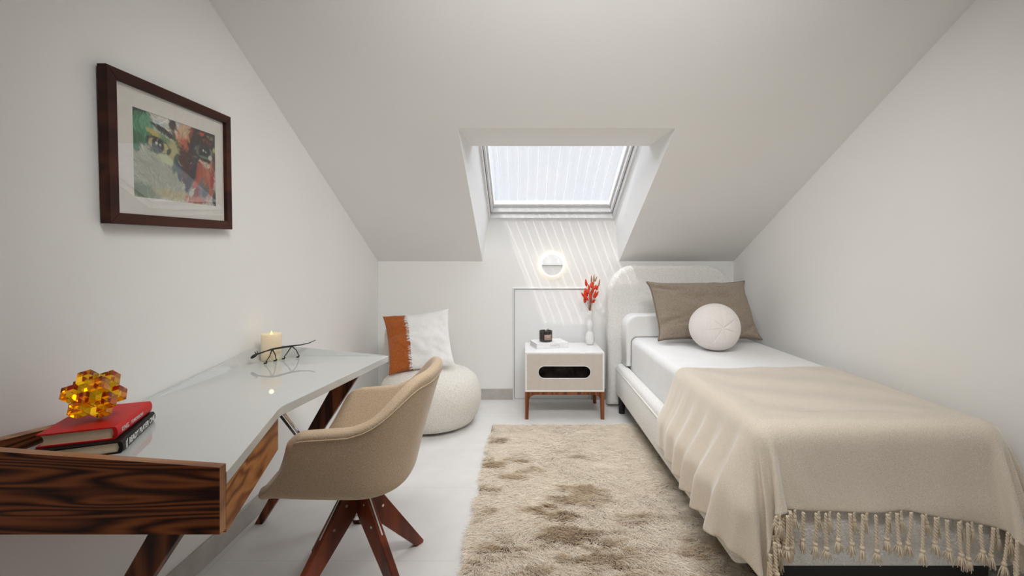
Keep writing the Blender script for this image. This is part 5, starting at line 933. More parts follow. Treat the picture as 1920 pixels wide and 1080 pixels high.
    R[:] = np.clip((R - .02), 0, 1) ** 1.12 * (.82 + .36 * fnoise(U * 34 + V * 12, V * 20, 21, 3))[..., None]
    return np.clip(R, 0, 1)

gw, gh = 300, 220
V_, U_ = np.meshgrid(np.linspace(0, 1, gh), np.linspace(0, 1, gw), indexing='ij')
colr = paint_colors(U_, V_)
# crisp brush strokes laid over the underpainting, following its forms
asp = PRW / PRH
for k in range(1000):
    cu_, cv_ = random.random(), random.random()
    if k % 5 == 0:                                     # more work around the eyes and brows
        ex_, ey_ = random.choice([(.27, .35), (.845, .285), (.33, .18), (.80, .55), (.60, .35)])
        cu_, cv_ = ex_ + random.gauss(0, .10), ey_ + random.gauss(0, .10)
    if not (0 < cu_ < 1 and 0 < cv_ < 1): continue
    iu, iv = int(cu_ * (gw - 1)), int(cv_ * (gh - 1))
    col_ = colr[iv, iu] * random.uniform(.65, 1.35) + random.uniform(-.015, .03)
    a_ = (vnoise(np.array([cu_ * 3.0]), np.array([cv_ * 3.0]), 77)[0] - .2) * 3.4 + random.gauss(0, .3)
    ln_, wd_ = random.uniform(.012, .055), random.uniform(.0022, .0075)
    R_ = int(ln_ * gw) + 3
    y0_, y1_, x0_, x1_ = max(0, iv - R_), min(gh, iv + R_), max(0, iu - R_), min(gw, iu + R_)
    du = (U_[y0_:y1_, x0_:x1_] - cu_); dv = (V_[y0_:y1_, x0_:x1_] - cv_) / asp
    X_ = du * math.cos(a_) + dv * math.sin(a_); Y_ = -du * math.sin(a_) + dv * math.cos(a_)
    Y_ = Y_ + .25 * X_ * X_ / ln_
    kk = sstep(1.15, .85, np.sqrt((X_ / ln_) ** 2 + (Y_ / wd_) ** 2))[..., None] * .85
    colr[y0_:y1_, x0_:x1_] = np.clip(colr[y0_:y1_, x0_:x1_] * (1 - kk) + np.clip(col_, 0, 1) * kk, 0, 1)
colr = colr * .35 + paint_colors(U_, V_, colr) * .65
P = np.stack([np.full(U_.shape, .0128), t0 + U_ * PRW, b1 - V_ * PRH], -1)
me = grid_mesh(P)
ca = me.color_attributes.new('paint', 'FLOAT_COLOR', 'POINT')
ca.data.foreach_set('color', np.concatenate([colr.reshape(-1, 3), np.ones((gw * gh, 1))], 1).astype(np.float32).ravel())
m, nt, b = new_mat('painted_print')
at = nt.nodes.new('ShaderNodeVertexColor'); at.layer_name = 'paint'
nt.links.new(at.outputs[0], b.inputs['Base Color']); b.inputs['Roughness'].default_value = .6
pr = link('print', me, m, pic, local=True)
mod_solid(pr, .001, -1)
box_bm = bmesh.new(); add_box(box_bm, .002, .006, -oy, oy, PB - .004, PH - PB + .004)
link('backing', bm_mesh(box_bm), M['dark_gap'], pic, local=True)
box_bm = bmesh.new(); add_box(box_bm, .0195, .0215, -oy, oy, PB - .004, PH - PB + .004)
link('glass', bm_mesh(box_bm), clear_glass('picture_glass', ior=1.52), pic, local=True)

# ================================================================== DESK
DT, DS = .750, .720
desk = empty('writing_desk', (-.97, 1.6, 0), 'white lacquer and walnut writing desk along the left wall', 'desk')
top = [(-1.275, 1.021), (-.662, 1.021), (-.783, 1.470), (-.669, 2.257), (-1.275, 2.262)]
# round the inner notch a little
a_, n_, c_ = [Vector(p) for p in (top[1], top[2], top[3])]
k0 = n_ + (a_ - n_).normalized() * .03; k1 = n_ + (c_ - n_).normalized() * .03
arc = [k0 * (1 - t) ** 2 + n_ * 2 * t * (1 - t) + k1 * t * t for t in np.linspace(0, 1, 6)]
topr = [top[0], top[1]] + [(p.x, p.y) for p in arc] + top[3:]
lac, nt, b = new_mat('grey_white_lacquer')
nt.links.new(ramp(nt, noise(nt, coords(nt), 1.5, 2), [(.3, (.60, .615, .60)), (.7, (.62, .635, .62))]), b.inputs['Base Color'])
b.inputs['Roughness'].default_value = .025; b.inputs['Specular IOR Level'].default_value = .85
prism('desk_top', [(x, y, DS) for x, y in topr], (0, 0, DT - DS), lac, desk, .0025, 2, smooth=False)
bm = bmesh.new()
q = [(-1.256, 1.53, DT - .001), (-1.275, 1.53, DT - .001), (-1.2416, 2.234, DT - .001), (-.672, 2.2575, DT + .001), (-1.277, 2.244, .812), (-1.277, 2.262, DT - .001)]
vs = [bm.verts.new(p) for p in q]
for f in ((0, 2, 4), (0, 4, 1), (2, 3, 4), (3, 5, 4), (1, 4, 5), (0, 1, 5, 2), (2, 5, 3)):
    bm.faces.new([vs[i] for i in f])
link('raised_lip', bm_mesh(bm), lac, desk)
# walnut end board, its upper edge rising to the wall
sp = prism('side_panel', [(-.664, 1.000, .622), (-.664, 1.000, .768), (-1.277, 1.000, .812), (-1.277, 1.000, .622)], (0, .021, 0), [M['walnut'], M['walnut_edge_lit']], desk)
for p in sp.data.polygons:
    p.material_index = 1 if abs(p.normal.y) < .7 else 0  # end and top faces get the lit walnut colour
br_ = prism('back_rail', [(-1.2775, 1.021, DT), (-1.2775, 1.021, .800), (-1.2775, 1.46, .7505), (-1.2775, 1.46, DT)], (.037, 0, 0), [M['walnut_y'], M['walnut_edge_lit']], desk)
br_.data.materials[0] = wood('walnut_rail', (.024, .0062, .0028), (.10, .027, .010), (.22, .07, .025), 'Y', 8, .42, .06, 1.4, 1.1)
for p in br_.data.polygons:
    p.material_index = 1 if p.normal.z > .7 else 0
dr = prism('drawer', [(-1.27, 1.022, .615), (-.700, 1.022, .615), (-.825, 1.468, .615), (-1.27, 1.468, .615)], (0, 0, .104), M['walnut'], desk)
df_ = [(-.682, 1.022), (-.664, 1.022), (-.789, 1.470), (-.807, 1.470)]
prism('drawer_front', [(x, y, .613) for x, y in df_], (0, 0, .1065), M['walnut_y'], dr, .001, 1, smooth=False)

def desk_leg(y, dy, sx=0):
    prism('leg', [(-.745 + sx, y, .7195), (-.842 + sx, y, .7195), (-1.247 + sx * .3, y, .0), (-1.212 + sx * .3, y, .0)], (0, dy, 0), [M['walnut_z'], M['walnut_edge_lit']], desk, .002, 1, smooth=False)
    prism('leg', [(-.960, y + .002, .402), (-1.012, y + .002, .360), (-.788, y + .002, .0), (-.752, y + .002, .0)], (0, dy - .004, 0), M['walnut_z'], desk, .002, 1, smooth=False)
desk_leg(2.118, .030)
desk_leg(1.135, .030, .012)
tube('brace_rod', [(-.835, 1.56, .721), (-1.000, 2.128, .36)], .0055, M['chrome'], desk)
tube('brace_rod', [(-.852, 1.56, .721), (-1.012, 2.128, .345)], .0045, M['black'], desk)

# ------------------------------------------------------------------ books on the desk
def hardback(name, label, near, far, width, z, h, cov, text=(), pages=(.95, .79, .57)):
    """spine runs near -> far; the pages stretch away to the left of it."""
    N_, F_ = Vector((*near, z)), Vector((*far, z))
    L = (F_ - N_).length
    d = (F_ - N_).normalized()
    nrm = Vector((d.y, -d.x, 0))                      # out of the spine
    ang = math.atan2(d.y, d.x)
    root = empty(name, N_, label, 'book', 'hardbacks stacked on the desk')
    root.rotation_euler = (0, 0, ang)
    # local frame: x along the spine, y leftwards into the pages
    bm = bmesh.new()
    bt = .0030
    prof = [(width, 0), (.004, 0)]
    for k in range(9):
        t = -PI / 2 + PI * k / 8
        prof.append((.002 - .007 * math.cos(t), h / 2 + (h / 2) * math.sin(t)))
    prof += [(.004, h), (width, h), (width, h - bt), (.006, h - bt), (.003, h / 2), (.006, bt), (width, bt)]
    add_prism(bm, [(0, y, zz) for y, zz in prof], (L, 0, 0))
    c = link('cover', bm_mesh(bm), cov, root, local=True)
    bm = bmesh.new()
    pw = width - .006
    pp = [(.005, bt), (.003, h / 2), (.005, h - bt)] + [(pw - .006 * math.sin(PI * k / 8), h - bt - (h - 2 * bt) * k / 8) for k in range(9)]
    add_prism(bm, [(.004, y, zz) for y, zz in pp], (L - .008, 0, 0))
    mm, nt, b = new_mat('page_edges')
    f = noise(nt, coords(nt, (3, 3, 900)), 1, 2)
    nt.links.new(ramp(nt, f, [(.3, tuple(x * .86 for x in pages)), (.7, pages)]), b.inputs['Base Color'])
    b.inputs['Roughness'].default_value = .9
    link('pages', bm_mesh(bm), mm, root, local=True)
    for txt, size, x0, rot, col, bold, sx in text:
        me = text_mesh(txt, size, .0002, 1.05, bold, 'CENTER' if rot else 'LEFT')
        # text plane XY -> spine plane: x along spine, y up
        me.transform(Matrix.Rotation(rot, 4, 'Z'))
        me.transform(Matrix.Diagonal((sx, 1, 1, 1)))
        me.transform(Matrix.Rotation(PI / 2, 4, 'X'))
        me.transform(Matrix.Translation((x0, -.0053, h / 2)))
        link('spine_lettering', me, plain('lettering', col, .6), c, local=True)
    return root
white = (.85, .84, .82)
BZ = DT + .0005
hardback('hardback_book', 'black hardback novel lying under the red book on the desk', (-.983, 1.117), (-1.082, 1.338), .165, BZ, .0285, plain('black_cover', (.010, .010, .010), .5, spec=.2),
         [('READY PLAYER ONE', .0205, .038, 0, white, .0007, 1.0), ('ERNEST\nCLINE', .0066, .022, -PI / 2 + .0, white, .0002, 1.0), ('O', .010, .222, 0, white, .0008, 1)])
hardback('hardback_book', 'red hardback novel on the desk, topmost of the two books', (-1.006, 1.128), (-1.088, 1.334), .148, BZ + .029, .031, plain('red_cover', (.64, .012, .013), .5, spec=.3),
         [('KING', .0165, .022, 0, (.75, .70, .68), .0003, 1.0), ('TOMORROW', .0125, .076, 0, (.75, .70, .68), .0002, 1.0)])

# ------------------------------------------------------------------ amber acrylic cube sculpture
m, nt, b = new_mat('amber_acrylic')
b.inputs['Base Color'].default_value = (1.0, .62, .02, 1)
b.inputs['Transmission Weight'].default_value = 1
b.inputs['Roughness'].default_value = .02
b.inputs['IOR'].default_value = 1.33
va = nt.nodes.new('ShaderNodeVolumeAbsorption'); va.inputs[0].default_value = (1, .36, .005, 1); va.inputs[1].default_value = 4
nt.links.new(va.outputs[0], nt.nodes['Material Output'].inputs['Volume'])
cs = .0305
bm = bmesh.new()
ps = [(i, j, k) for i in (-1, 0, 1) for j in (-1, 0, 1) for k in (-1, 0, 1) if abs(i) + abs(j) + abs(k) in (0, 2)]
for p in ps:
    add_box(bm, *(v for a in p for v in (a * cs - cs * .5, a * cs + cs * .5)), .0006, 1)
me = bm_mesh(bm)
to_cam = Vector((1.117, -1.19, .30)).normalized()
zx = Vector((1, 1, 1)).normalized()
R0 = zx.rotation_difference(to_cam).to_matrix().to_4x4()
me.transform(R0)
me.transform(Matrix.Rotation(math.radians(3), 4, to_cam))
me.transform(Matrix.Rotation(math.radians(6), 4, Vector((1.19, 1.117, 0)).normalized()))
me.transform(Matrix.Rotation(math.radians(5), 4, 'Z'))
zmin = min(v.co.z for v in me.vertices)
me.transform(Matrix.Translation((-1.105, 1.180, BZ + .0605 - zmin)))
tag(link('cube_sculpture', me, m), 'amber acrylic sculpture of joined cubes standing on the red book', 'sculpture')

# ------------------------------------------------------------------ candle
CX, CY = -1.194, 2.166
can = empty('pillar_candle', (CX, CY, DT), 'lit cream pillar candle on the far corner of the desk', 'candle')
m, nt, b = new_mat('candle_wax')
b.inputs['Base Color'].default_value = (.86, .74, .55, 1)
b.inputs['Roughness'].default_value = .45
b.inputs['Subsurface Weight'].default_value = .8
b.inputs['Subsurface Radius'].default_value = (.03, .02, .012)
b.inputs['Subsurface Scale'].default_value = 1.0
bump(nt, b, noise(nt, coords(nt), 30, 3), .1, .003)
lathe('wax', [(.0425, .0005), (.0432, .004), (.0432, .120), (.0418, .125), (.038, .1255), (.026, .112), (.004, .109)], (CX, CY, DT), m, can, 48)
tube('wick', [(CX, CY, DT + .108), (CX, CY, DT + .118)], .0012, M['black'], can, 8)
lathe('flame', [(.0008, 0), (.0052, .005), (.0058, .010), (.0038, .017), (.0006, .026)], (CX, CY, DT + .110), emit('flame', (1, .62, .14), 3.5), can, 16)
li = bpy.data.lights.new('candle_glow', 'POINT'); li.energy = .012; li.color = (1, .72, .38); li.shadow_soft_size = .01
lo_ = bpy.data.objects.new('candle_glow', li); COL.objects.link(lo_); lo_.parent = can; lo_.location = (0, 0, .150)

# ------------------------------------------------------------------ black animal figurine
bm = bmesh.new()
def A(*p): return [Vector(q) for q in p]
hd, fj, bj, te = Vector((-1.213, 2.072, .797)), Vector((-1.161, 2.110, .8135)), Vector((-1.116, 2.196, .812)), Vector((-1.032, 2.262, .829))
sp_ = A(hd, (-1.200, 2.080, .801), (-1.180, 2.094, .808), fj, (-1.140, 2.150, .8135), bj, (-1.085, 2.222, .8125), (-1.055, 2.245, .8175), te)
add_tube(bm, sp_, [.0035, .0036, .0030, .0042, .0045, .0042, .0026, .0022, .0014], 10)
hb = bmesh.new()
bmesh.ops.create_uvsphere(hb, u_segments=14, v_segments=10, radius=1)
for v in hb.verts:
    v.co = Vector((v.co.x * .0165, v.co.y * .0062, v.co.z * .0072))
join(bm, hb, Matrix.Translation(hd + Vector((-.006, -.005, -.006))) @ Euler((0, math.radians(-32), math.radians(38)), 'XYZ').to_matrix().to_4x4())
for sx in (-.004, .005):
    add_tube(bm, [hd + Vector((.004, sx, .002)), hd + Vector((.001, sx * 1.6, .010)), hd + Vector((-.003, sx * 1.8, .015))], [.0022, .0018, .0008], 8)
def fl(j, knee, foot):
    add_tube(bm, [j, knee, Vector(foot) + Vector((0, 0, .012)), foot], [.0030, .0022, .0020, .0022], 8)
    add_tube(bm, [Vector(foot) + Vector((.003, .003, .010)), Vector(foot) + Vector((0, 0, .004)), Vector(foot) + Vector((-.008, -.006, .0032))], [.0026, .0040, .0030], 8)
fl(fj, (-1.167, 2.098, .783), (-1.1735, 2.083, DT + .0025))
fl(fj, (-1.158, 2.128, .786), (-1.158, 2.136, DT + .0025))
fl(bj, (-1.133, 2.190, .782), (-1.142, 2.178, DT + .0025))
fl(bj, (-1.100, 2.208, .790), (-1.093, 2.216, DT + .0025))
for v_ in bm.verts: v_.co += Vector((.009, -.013, 0))
tag(link('animal_figurine', bm_mesh(bm), M['black'], smooth=True), 'thin black metal figurine of a long walking animal in front of the candle', 'figurine')

# ================================================================== DESK CHAIR (faces the wall, -X)
CHX, CHY = -.600, 1.725
chair = empty('desk_chair', (CHX, CHY, 0), 'beige upholstered swivel tub chair on splayed red wood legs at the desk', 'chair')
def chair_shell(off=0.0):
    """grid: columns run round the rim from near arm front via the back to far arm front; rows from seat centre line to the rim."""
    NTc, NW1, NW2 = 61, 8, 12
    P = np.zeros((NW1 + NW2, NTc, 3))
    for i in range(NTc):
        t = -1 + 2 * i / (NTc - 1)
        s = 1 if t >= 0 else -1
        a = abs(t)                                   # 0 at the back, 1 at the arm fronts
        ka = .46
        def plan(w):
            hw = .196 + .062 * w ** .8               # half width
            bk = -.165 - .105 * w ** 1.15            # back extent
            fr = .302 - .150 * w ** .62               # front extent
            if w < .12: hw *= 1
            if a < ka:
                th = (a / ka) * PI / 2
                e = .80
                y = hw * math.sin(th) ** e
                xb = bk + hw * .80
                x = xb - (hw * .80) * max(0, math.cos(th)) ** e
                return x, s * y
            q = (a - ka) / (1 - ka)
            xb = bk + hw * .80
            return xb + (fr - xb) * q, s * hw * (1 - .10 * q * q * (1 - w))
        # rim height
        back = float(sstep(.50, .16, a))
        H = .668 + .03 * (1 - a) + .135 * back - .045 * max(0, (a - .86) / .14) ** 2.5
        x0, y0 = plan(0)
        for r in range(NW1):                         # pan
            k = r / NW1
            kk = k ** .8
            P[r, i] = (x0 * (1 if a > ka else (kk * 1.0)) if a <= ka else x0, y0 * kk, .432 - .012 * k + .018 * k ** 4)
            if a <= ka:
                xc = -.05
                P[r, i] = (xc + (x0 - xc) * kk, y0 * kk, .432 - .012 * k + .018 * k ** 4)
            else:
                q = (a - ka) / (1 - ka)
                xc = -.05 + (.322 + .05) * q
                P[r, i] = (xc + (x0 - xc) * kk, y0 * kk, .432 - .012 * k + .018 * k ** 4 - .012 * float(sstep(.8, 1, q)))
        for r in range(NW2):
            w = r / (NW2 - 1)
            x, y = plan(w)
            z = .438 + (H - .438) * w
            if w == 0: pass
            fil = .03 * math.exp(-w * 9)
            P[NW1 + r, i] = (x, y * (1 - fil * .6), z)
    return P
P = chair_shell()
Pw = P.copy()
Pw[..., 0] = CHX - P[..., 0]
Pw[..., 1] = CHY + P[..., 1]
sh = link('seat_shell', grid_mesh(Pw), M['chair_fabric'], chair, smooth=True)
mod_solid(sh, .040, 0)
mod_subsurf(sh, 2)
# sewn welt just under the rim, outside
rim = Pw[-2]
cen = np.array([CHX, CHY])
pts = []
for i in range(0, rim.shape[0]):
    p = rim[i]
    o2 = np.array([p[0], p[1]]) - cen
    o2 = o2 / (np.linalg.norm(o2) + 1e-9)
    tang = rim[min(i + 1, 60)] - rim[max(i - 1, 0)]
    nn = np.array([tang[1], -tang[0]]); nn = nn / (np.linalg.norm(nn) + 1e-9)
    if nn @ o2 < 0: nn = -nn
    pts.append((p[0] + nn[0] * .0195, p[1] + nn[1] * .0195, p[2] - .006))
tube('welt', pts[2:-2], .0022, M['chair_fabric'], sh, 6)
lathe('swivel_plate', [(.02, .372), (.085, .380), (.10, .405), (.05, .410)], (CHX - .03, CHY, 0), M['black'], chair, 24)
hx, hy = CHX - .03, CHY + .01
lathe('post', [(.013, .245), (.024, .250), (.021, .268), (.012, .285), (.010, .36), (.018, .366), (.018, .385)], (hx, hy, 0), M['chrome'], chair, 20)
tips = [(-.872, 1.918), (-.452, 1.983), (-.395, 1.560), (-.805, 1.500)]
for tx, ty in tips:
    d = Vector((tx - hx, ty - hy, 0)); L = d.length; d.normalize()
    sd = Vector((-d.y, d.x, 0))
    # tapered board: side profile in (along, z)
    pr_ = [(.006, .375), (.052, .375), (L + .012, .010), (L + .008, .0), (L - .026, .0), (.020, .262), (.006, .285)]
    pts = [Vector((hx, hy, 0)) + d * a + Vector((0, 0, z)) - sd * .0135 for a, z in pr_]
    leg = prism('leg', pts, sd * .027, M['red_wood'], chair, .003, 2, smooth=False)
    # white inlay strip along the top edge
    a0, a1 = Vector((hx, hy, 0)) + d * .056 + Vector((0, 0, .3735)), Vector((hx, hy, 0)) + d * .150 + Vector((0, 0, .375 - .098 * .365 / (L - .04)))
    ax_ = (a1 - a0).normalized()
    up = sd.cross(ax_) if sd.cross(ax_).z > 0 else -sd.cross(ax_)
    prism('inlay_strip', [a0 - sd * .0025 + up * .0005, a0 + sd * .0025 + up * .0005, a1 + sd * .0025 + up * .0005, a1 - sd * .0025 + up * .0005], up * .0012, M['lining'], leg)
    for a, z in ((.055, .318), (.104, .252)):
        bm = bmesh.new()
        for sg in (-1, 1):
            c0 = Vector((hx, hy, 0)) + d * a + Vector((0, 0, z)) + sd * sg * .0128
            add_tube(bm, [c0, c0 + sd * sg * .0022], [.0058, .0050], 14)
        link('bolt', bm_mesh(bm), M['chrome'], leg, smooth=False)

# ================================================================== POUF CHAIR + CUSHION
PX, PY = -.705, 3.455
pouf = empty('pouf_chair', (PX, PY, 0), 'round cream boucle pouf chair in the corner behind the desk chair', 'chair')
prof = [(.02, .012), (.27, .012), (.318, .028), (.352, .075), (.374, .145), (.380, .21), (.370, .275), (.343, .335), (.298, .378), (.235, .402), (.15, .415), (.05, .420)]
pb = lathe('seat', prof, (PX, PY, 0), M['boucle_cream'], pouf, 56)
lathe('dark_base', [(.24, .0), (.25, .0), (.25, .014), (.24, .014)], (PX, PY, 0), M['dark_gap'], pouf, 40)
# curved backrest round the rear left
NB = 26
Pb = np.zeros((NB + 6, 16, 3))
for i in range(NB + 6):
    k = (i - 3) / (NB - 1); k = min(1, max(0, k))
    a = math.radians(92 + 62 * k)
    endk = {0: .02, 1: .6, 2: .9}.get(i, {NB + 5: .02, NB + 4: .6, NB + 3: .9}.get(i, 1))
    ext = {0: -.035, 1: -.03, 2: -.018}.get(i, {NB + 5: .035, NB + 4: .03, NB + 3: .018}.get(i, 0))
    a += ext / .36
    for j in range(16):
        b_ = 2 * PI * j / 16
        rr = .385 + .058 * endk * math.copysign(abs(math.cos(b_)) ** .6, math.cos(b_))
        zz = .545 + .155 * endk ** .5 * math.copysign(abs(math.sin(b_)) ** .6, math.sin(b_))
        Pb[i, j] = (PX + rr * math.cos(a), PY + rr * math.sin(a), zz)
Pb = np.concatenate([Pb, Pb[:, :1]], 1)
bk = link('backrest', grid_mesh(Pb), M['boucle_cream'], pouf, smooth=True)
bm = bmesh.new(); bm.from_mesh(bk.data); bmesh.ops.remove_doubles(bm, verts=bm.verts[:], dist=1e-5)
bmesh.ops.holes_fill(bm, edges=bm.edges[:]); bmesh.ops.recalc_face_normals(bm, faces=bm.faces[:]); bm.to_mesh(bk.data); bm.free(); bk.data.shade_smooth()

def pillow_grid(W, H, T, pinch=.07, n=44, seed=1, wr=.006, power=.42, crease=(), ear=2.0):
    u = np.linspace(-1, 1, n)
    u = np.sign(u) * (1 - (1 - np.abs(u)) ** 1.5)
    V, U = np.meshgrid(u, u, indexing='ij')
    x = W / 2 * U * (1 - pinch * (1 - np.abs(V) ** ear))
    y = H / 2 * V * (1 - pinch * (1 - np.abs(U) ** ear))
    t = T / 2 * np.clip((1 - U ** 2) * (1 - V ** 2), 0, 1) ** power
    nz = (fnoise(U * 3 + 9, V * 3 + 4, seed, 3) - .5) * 2
    t1 = t + wr * nz * np.clip((1 - U ** 2) * (1 - V ** 2), 0, 1) ** .2 * 2
    for cx, cy, dx, dy, wdt, dep in crease:
        dl = np.abs((U - cx) * dy - (V - cy) * dx); al = (U - cx) * dx + (V - cy) * dy
        t1 = t1 - dep * np.exp(-(dl / wdt) ** 2) * np.exp(-(al / .35) ** 2)
    edge = (np.abs(U) > .9999) | (np.abs(V) > .9999)
    t1[edge] = 0; tb = t.copy(); tb[edge] = 0
    return np.stack([x, y, t1], -1), np.stack([x, y, -tb], -1), U, V

def pillow(name, corners, T, mat, label, cat, seed=1, wr=.006, pinch=.07, piping=None, crease=(), power=.42, attr=None, ear=2.0):
    """corners: BL, BR, TR, TL in world space."""
    BL, BR, TR, TL = [Vector(c) for c in corners]
    W = ((BR - BL).length + (TR - TL).length) / 2
    H = ((TL - BL).length + (TR - BR).length) / 2
    A, B, U, V = pillow_grid(W, H, T, pinch, seed=seed, wr=wr, crease=crease, power=power, ear=ear)
    ex = ((BR - BL) + (TR - TL)).normalized()
    ey = ((TL - BL) + (TR - BR)).normalized()
    ez = ex.cross(ey).normalized()                  # towards the room
    def place(G):
        u = (G[..., 0] / W + .5); v = (G[..., 1] / H + .5)
        c = [np.array(p) for p in (BL, BR, TR, TL)]
        q = (c[0] * ((1 - u) * (1 - v))[..., None] + c[1] * (u * (1 - v))[..., None] + c[2] * (u * v)[..., None] + c[3] * ((1 - u) * v)[..., None])
        return q + np.array(ez) * G[..., 2][..., None]
    PA, PB_ = place(A), place(B)
    n = PA.shape[0]
    verts = np.concatenate([PA.reshape(-1, 3), PB_.reshape(-1, 3)])
    idx = np.arange(n * n).reshape(n, n)
    f = np.stack([idx[:-1, :-1], idx[:-1, 1:], idx[1:, 1:], idx[1:, :-1]], -1).reshape(-1, 4)
    me = bpy.data.meshes.new('p')
    me.from_pydata(verts.tolist(), [], np.concatenate([f, f[:, ::-1] + n * n]).tolist())
    if attr is not None:
        a_ = me.attributes.new('tint', 'FLOAT', 'POINT')
        a_.data.foreach_set('value', np.concatenate([U.ravel(), U.ravel()]).astype(np.float32))
    bm = bmesh.new(); bm.from_mesh(me)
    bmesh.ops.remove_doubles(bm, verts=bm.verts[:], dist=1e-5)
    bmesh.ops.recalc_face_normals(bm, faces=bm.faces[:])
    bm.to_mesh(me); bm.free()
    o = link(name, me, mat, smooth=True)
    tag(o, label, cat)
    rimp = np.concatenate([PA[0, :-1], PA[:-1, -1], PA[-1, ::-1][:-1], PA[::-1, 0][:-1]])
    if piping:
        pts = [Vector(p) for p in rimp]; pts.append(pts[0]); pts.append(pts[1])
        tube('piping', pts, .0068, piping, o, 8)
    return o, PA, (ex, ey, ez)

m, nt, b = new_mat('two_tone_linen')
at = nt.nodes.new('ShaderNodeAttribute'); at.attribute_name = 'tint'
v = coords(nt)
wob = math_n(nt, 'MULTIPLY', math_n(nt, 'SUBTRACT', noise(nt, v, 26, 4, .7), .5), .10)
k = math_n(nt, 'GREATER_THAN', math_n(nt, 'ADD', at.outputs['Fac'], wob), -.27)
mx = nt.nodes.new('ShaderNodeMix'); mx.data_type = 'RGBA'
nt.links.new(k, mx.inputs[0])
fo = noise(nt, coords(nt, (1, 1, 2.2)), 150, 4, .7)
nt.links.new(ramp(nt, fo, [(.32, (.20, .036, .006)), (.66, (.54, .150, .020))]), mx.inputs[6])
nt.links.new(ramp(nt, noise(nt, v, 180, 3), [(.3, (.76, .75, .735)), (.7, (.86, .85, .84))]), mx.inputs[7])
nt.links.new(mx.outputs[2], b.inputs['Base Color'])
b.inputs['Roughness'].default_value = .95; b.inputs['Sheen Weight'].default_value = .2
bump(nt, b, noise(nt, v, 230, 3), .5, .003)
cu, PA, (ex, ey, ez) = pillow('throw_pillow', [(-.975, 3.298, .392), (-.505, 3.37, .438), (-.592, 3.60, .842), (-1.090, 3.53, .788)], .135, m,
       'white and burnt orange square pillow propped on the pouf chair', 'cushion', 5, .013, .085, attr=True, ear=2.6,
       crease=((-.75, .25, 1, .15, .06, .010), (-.72, -.35, 1, .1, .05, .009), (.6, -.5, .8, -.5, .06, .010)))
# frayed threads along the seam between the two cloths
bm = bmesh.new()
n = PA.shape[0]
us = np.linspace(-1, 1, n); us = np.sign(us) * (1 - (1 - np.abs(us)) ** 1.5)
ci = int(np.argmin(np.abs(us + .27)))
for k in range(150):
    r = random.random() * (n - 3) + 1
    i0 = int(r); fr_ = r - i0
    p = Vector(PA[i0, ci]) * (1 - fr_) + Vector(PA[i0 + 1, ci]) * fr_ + ez * .002
    L = random.uniform(.006, .022)
    dr_ = (-ex * random.uniform(.5, 1) + ey * random.uniform(-.7, .5) + ez * random.uniform(.05, .4)).normalized()
    add_tube(bm, [p + ex * .008, p + dr_ * L * .5 + ez * .002, p + dr_ * L + ey * random.uniform(-.004, .004)], [.0011, .0010, .0006], 5)
link('fringe', bm_mesh(bm), M['quilt'], cu)['kind'] = 'stuff'

# ================================================================== NIGHTSTAND
NX0, NX1, NY0, NY1, NZ0, NZ1 = .006, .614, 3.512, 3.935, .212, .514
ns = empty('nightstand', ((NX0 + NX1) / 2, (NY0 + NY1) / 2, 0), 'white lacquer nightstand with an oval cut-out front on walnut legs', 'nightstand')
bm = bmesh.new(); w = .014
add_box(bm, NX0, NX1, NY0, NY1, NZ1 - w, NZ1, .0015, 1)
add_box(bm, NX0, NX1, NY0, NY1, NZ0, NZ0 + w, .0015, 1)
add_box(bm, NX0, NX0 + w, NY0, NY1, NZ0 + w, NZ1 - w)
add_box(bm, NX1 - w, NX1, NY0, NY1, NZ0 + w, NZ1 - w)
add_box(bm, NX0 + w, NX1 - w, NY1 - w, NY1, NZ0 + w, NZ1 - w)
link('body', bm_mesh(bm), M['white_lacquer'], ns)
def stadium(cx, cy, hw, hh, n=18):
    L = []
    for k in range(n + 1):
        a = -PI / 2 + PI * k / n
        L.append((cx + hw - hh + hh * math.cos(a), cy + hh * math.sin(a)))
    for k in range(n + 1):
        a = PI / 2 + PI * k / n
        L.append((cx - hw + hh + hh * math.cos(a), cy + hh * math.sin(a)))
    return L
ocx, ocz = (NX0 + NX1) / 2 - .002, .362
me = fill_mesh([[(NX0 + .0035, NZ0 + .003), (NX1 - .0035, NZ0 + .003), (NX1 - .0035, NZ1 - .0035), (NX0 + .0035, NZ1 - .0035)], stadium(ocx, ocz, .201, .0475)], .008)
me.transform(Matrix.Translation((0, NY0 + .008 + .001, 0)) @ Matrix.Rotation(PI / 2, 4, 'X'))
dw = link('drawer', me, plain('white_lacquer_shaded', (.60, .545, .49), .35), ns)  # white front toned greige, its shade put into the colour
L = stadium(ocx, ocz, .201, .0475)
tube('opening_rim', [(x, NY0 + .0005, z) for x, z in L + L[:2]], .0028, M['white_lacquer'], dw, 8)
bm = bmesh.new()
add_box(bm, NX0 + .05, NX1 - .05, NY0 + .02, NY1 - .03, NZ0 + .03, NZ0 + .05)
add_box(bm, NX0 + .05, NX1 - .05, NY0 + .17, NY0 + .18, NZ0 + .05, NZ1 - .03)
link('drawer_lining', bm_mesh(bm), fabric('grey_brown_felt', (.07, .062, .055), (.19, .17, .15), 14, .1, .003, .1), dw)
LEGW = .031
bm = bmesh.new()
for y0 in (NY0 + .002, NY1 - .028):
    add_box(bm, NX0 + LEGW, NX1 - LEGW, y0 + .003, y0 + .023, NZ0 - .024, NZ0, .001, 1)
for x0 in (NX0 + .004, NX1 - .024):
    add_box(bm, x0, x0 + .020, NY0 + LEGW, NY1 - LEGW, NZ0 - .024, NZ0, .001, 1)
link('leg_frame', bm_mesh(bm), M['stand_wood'], ns)
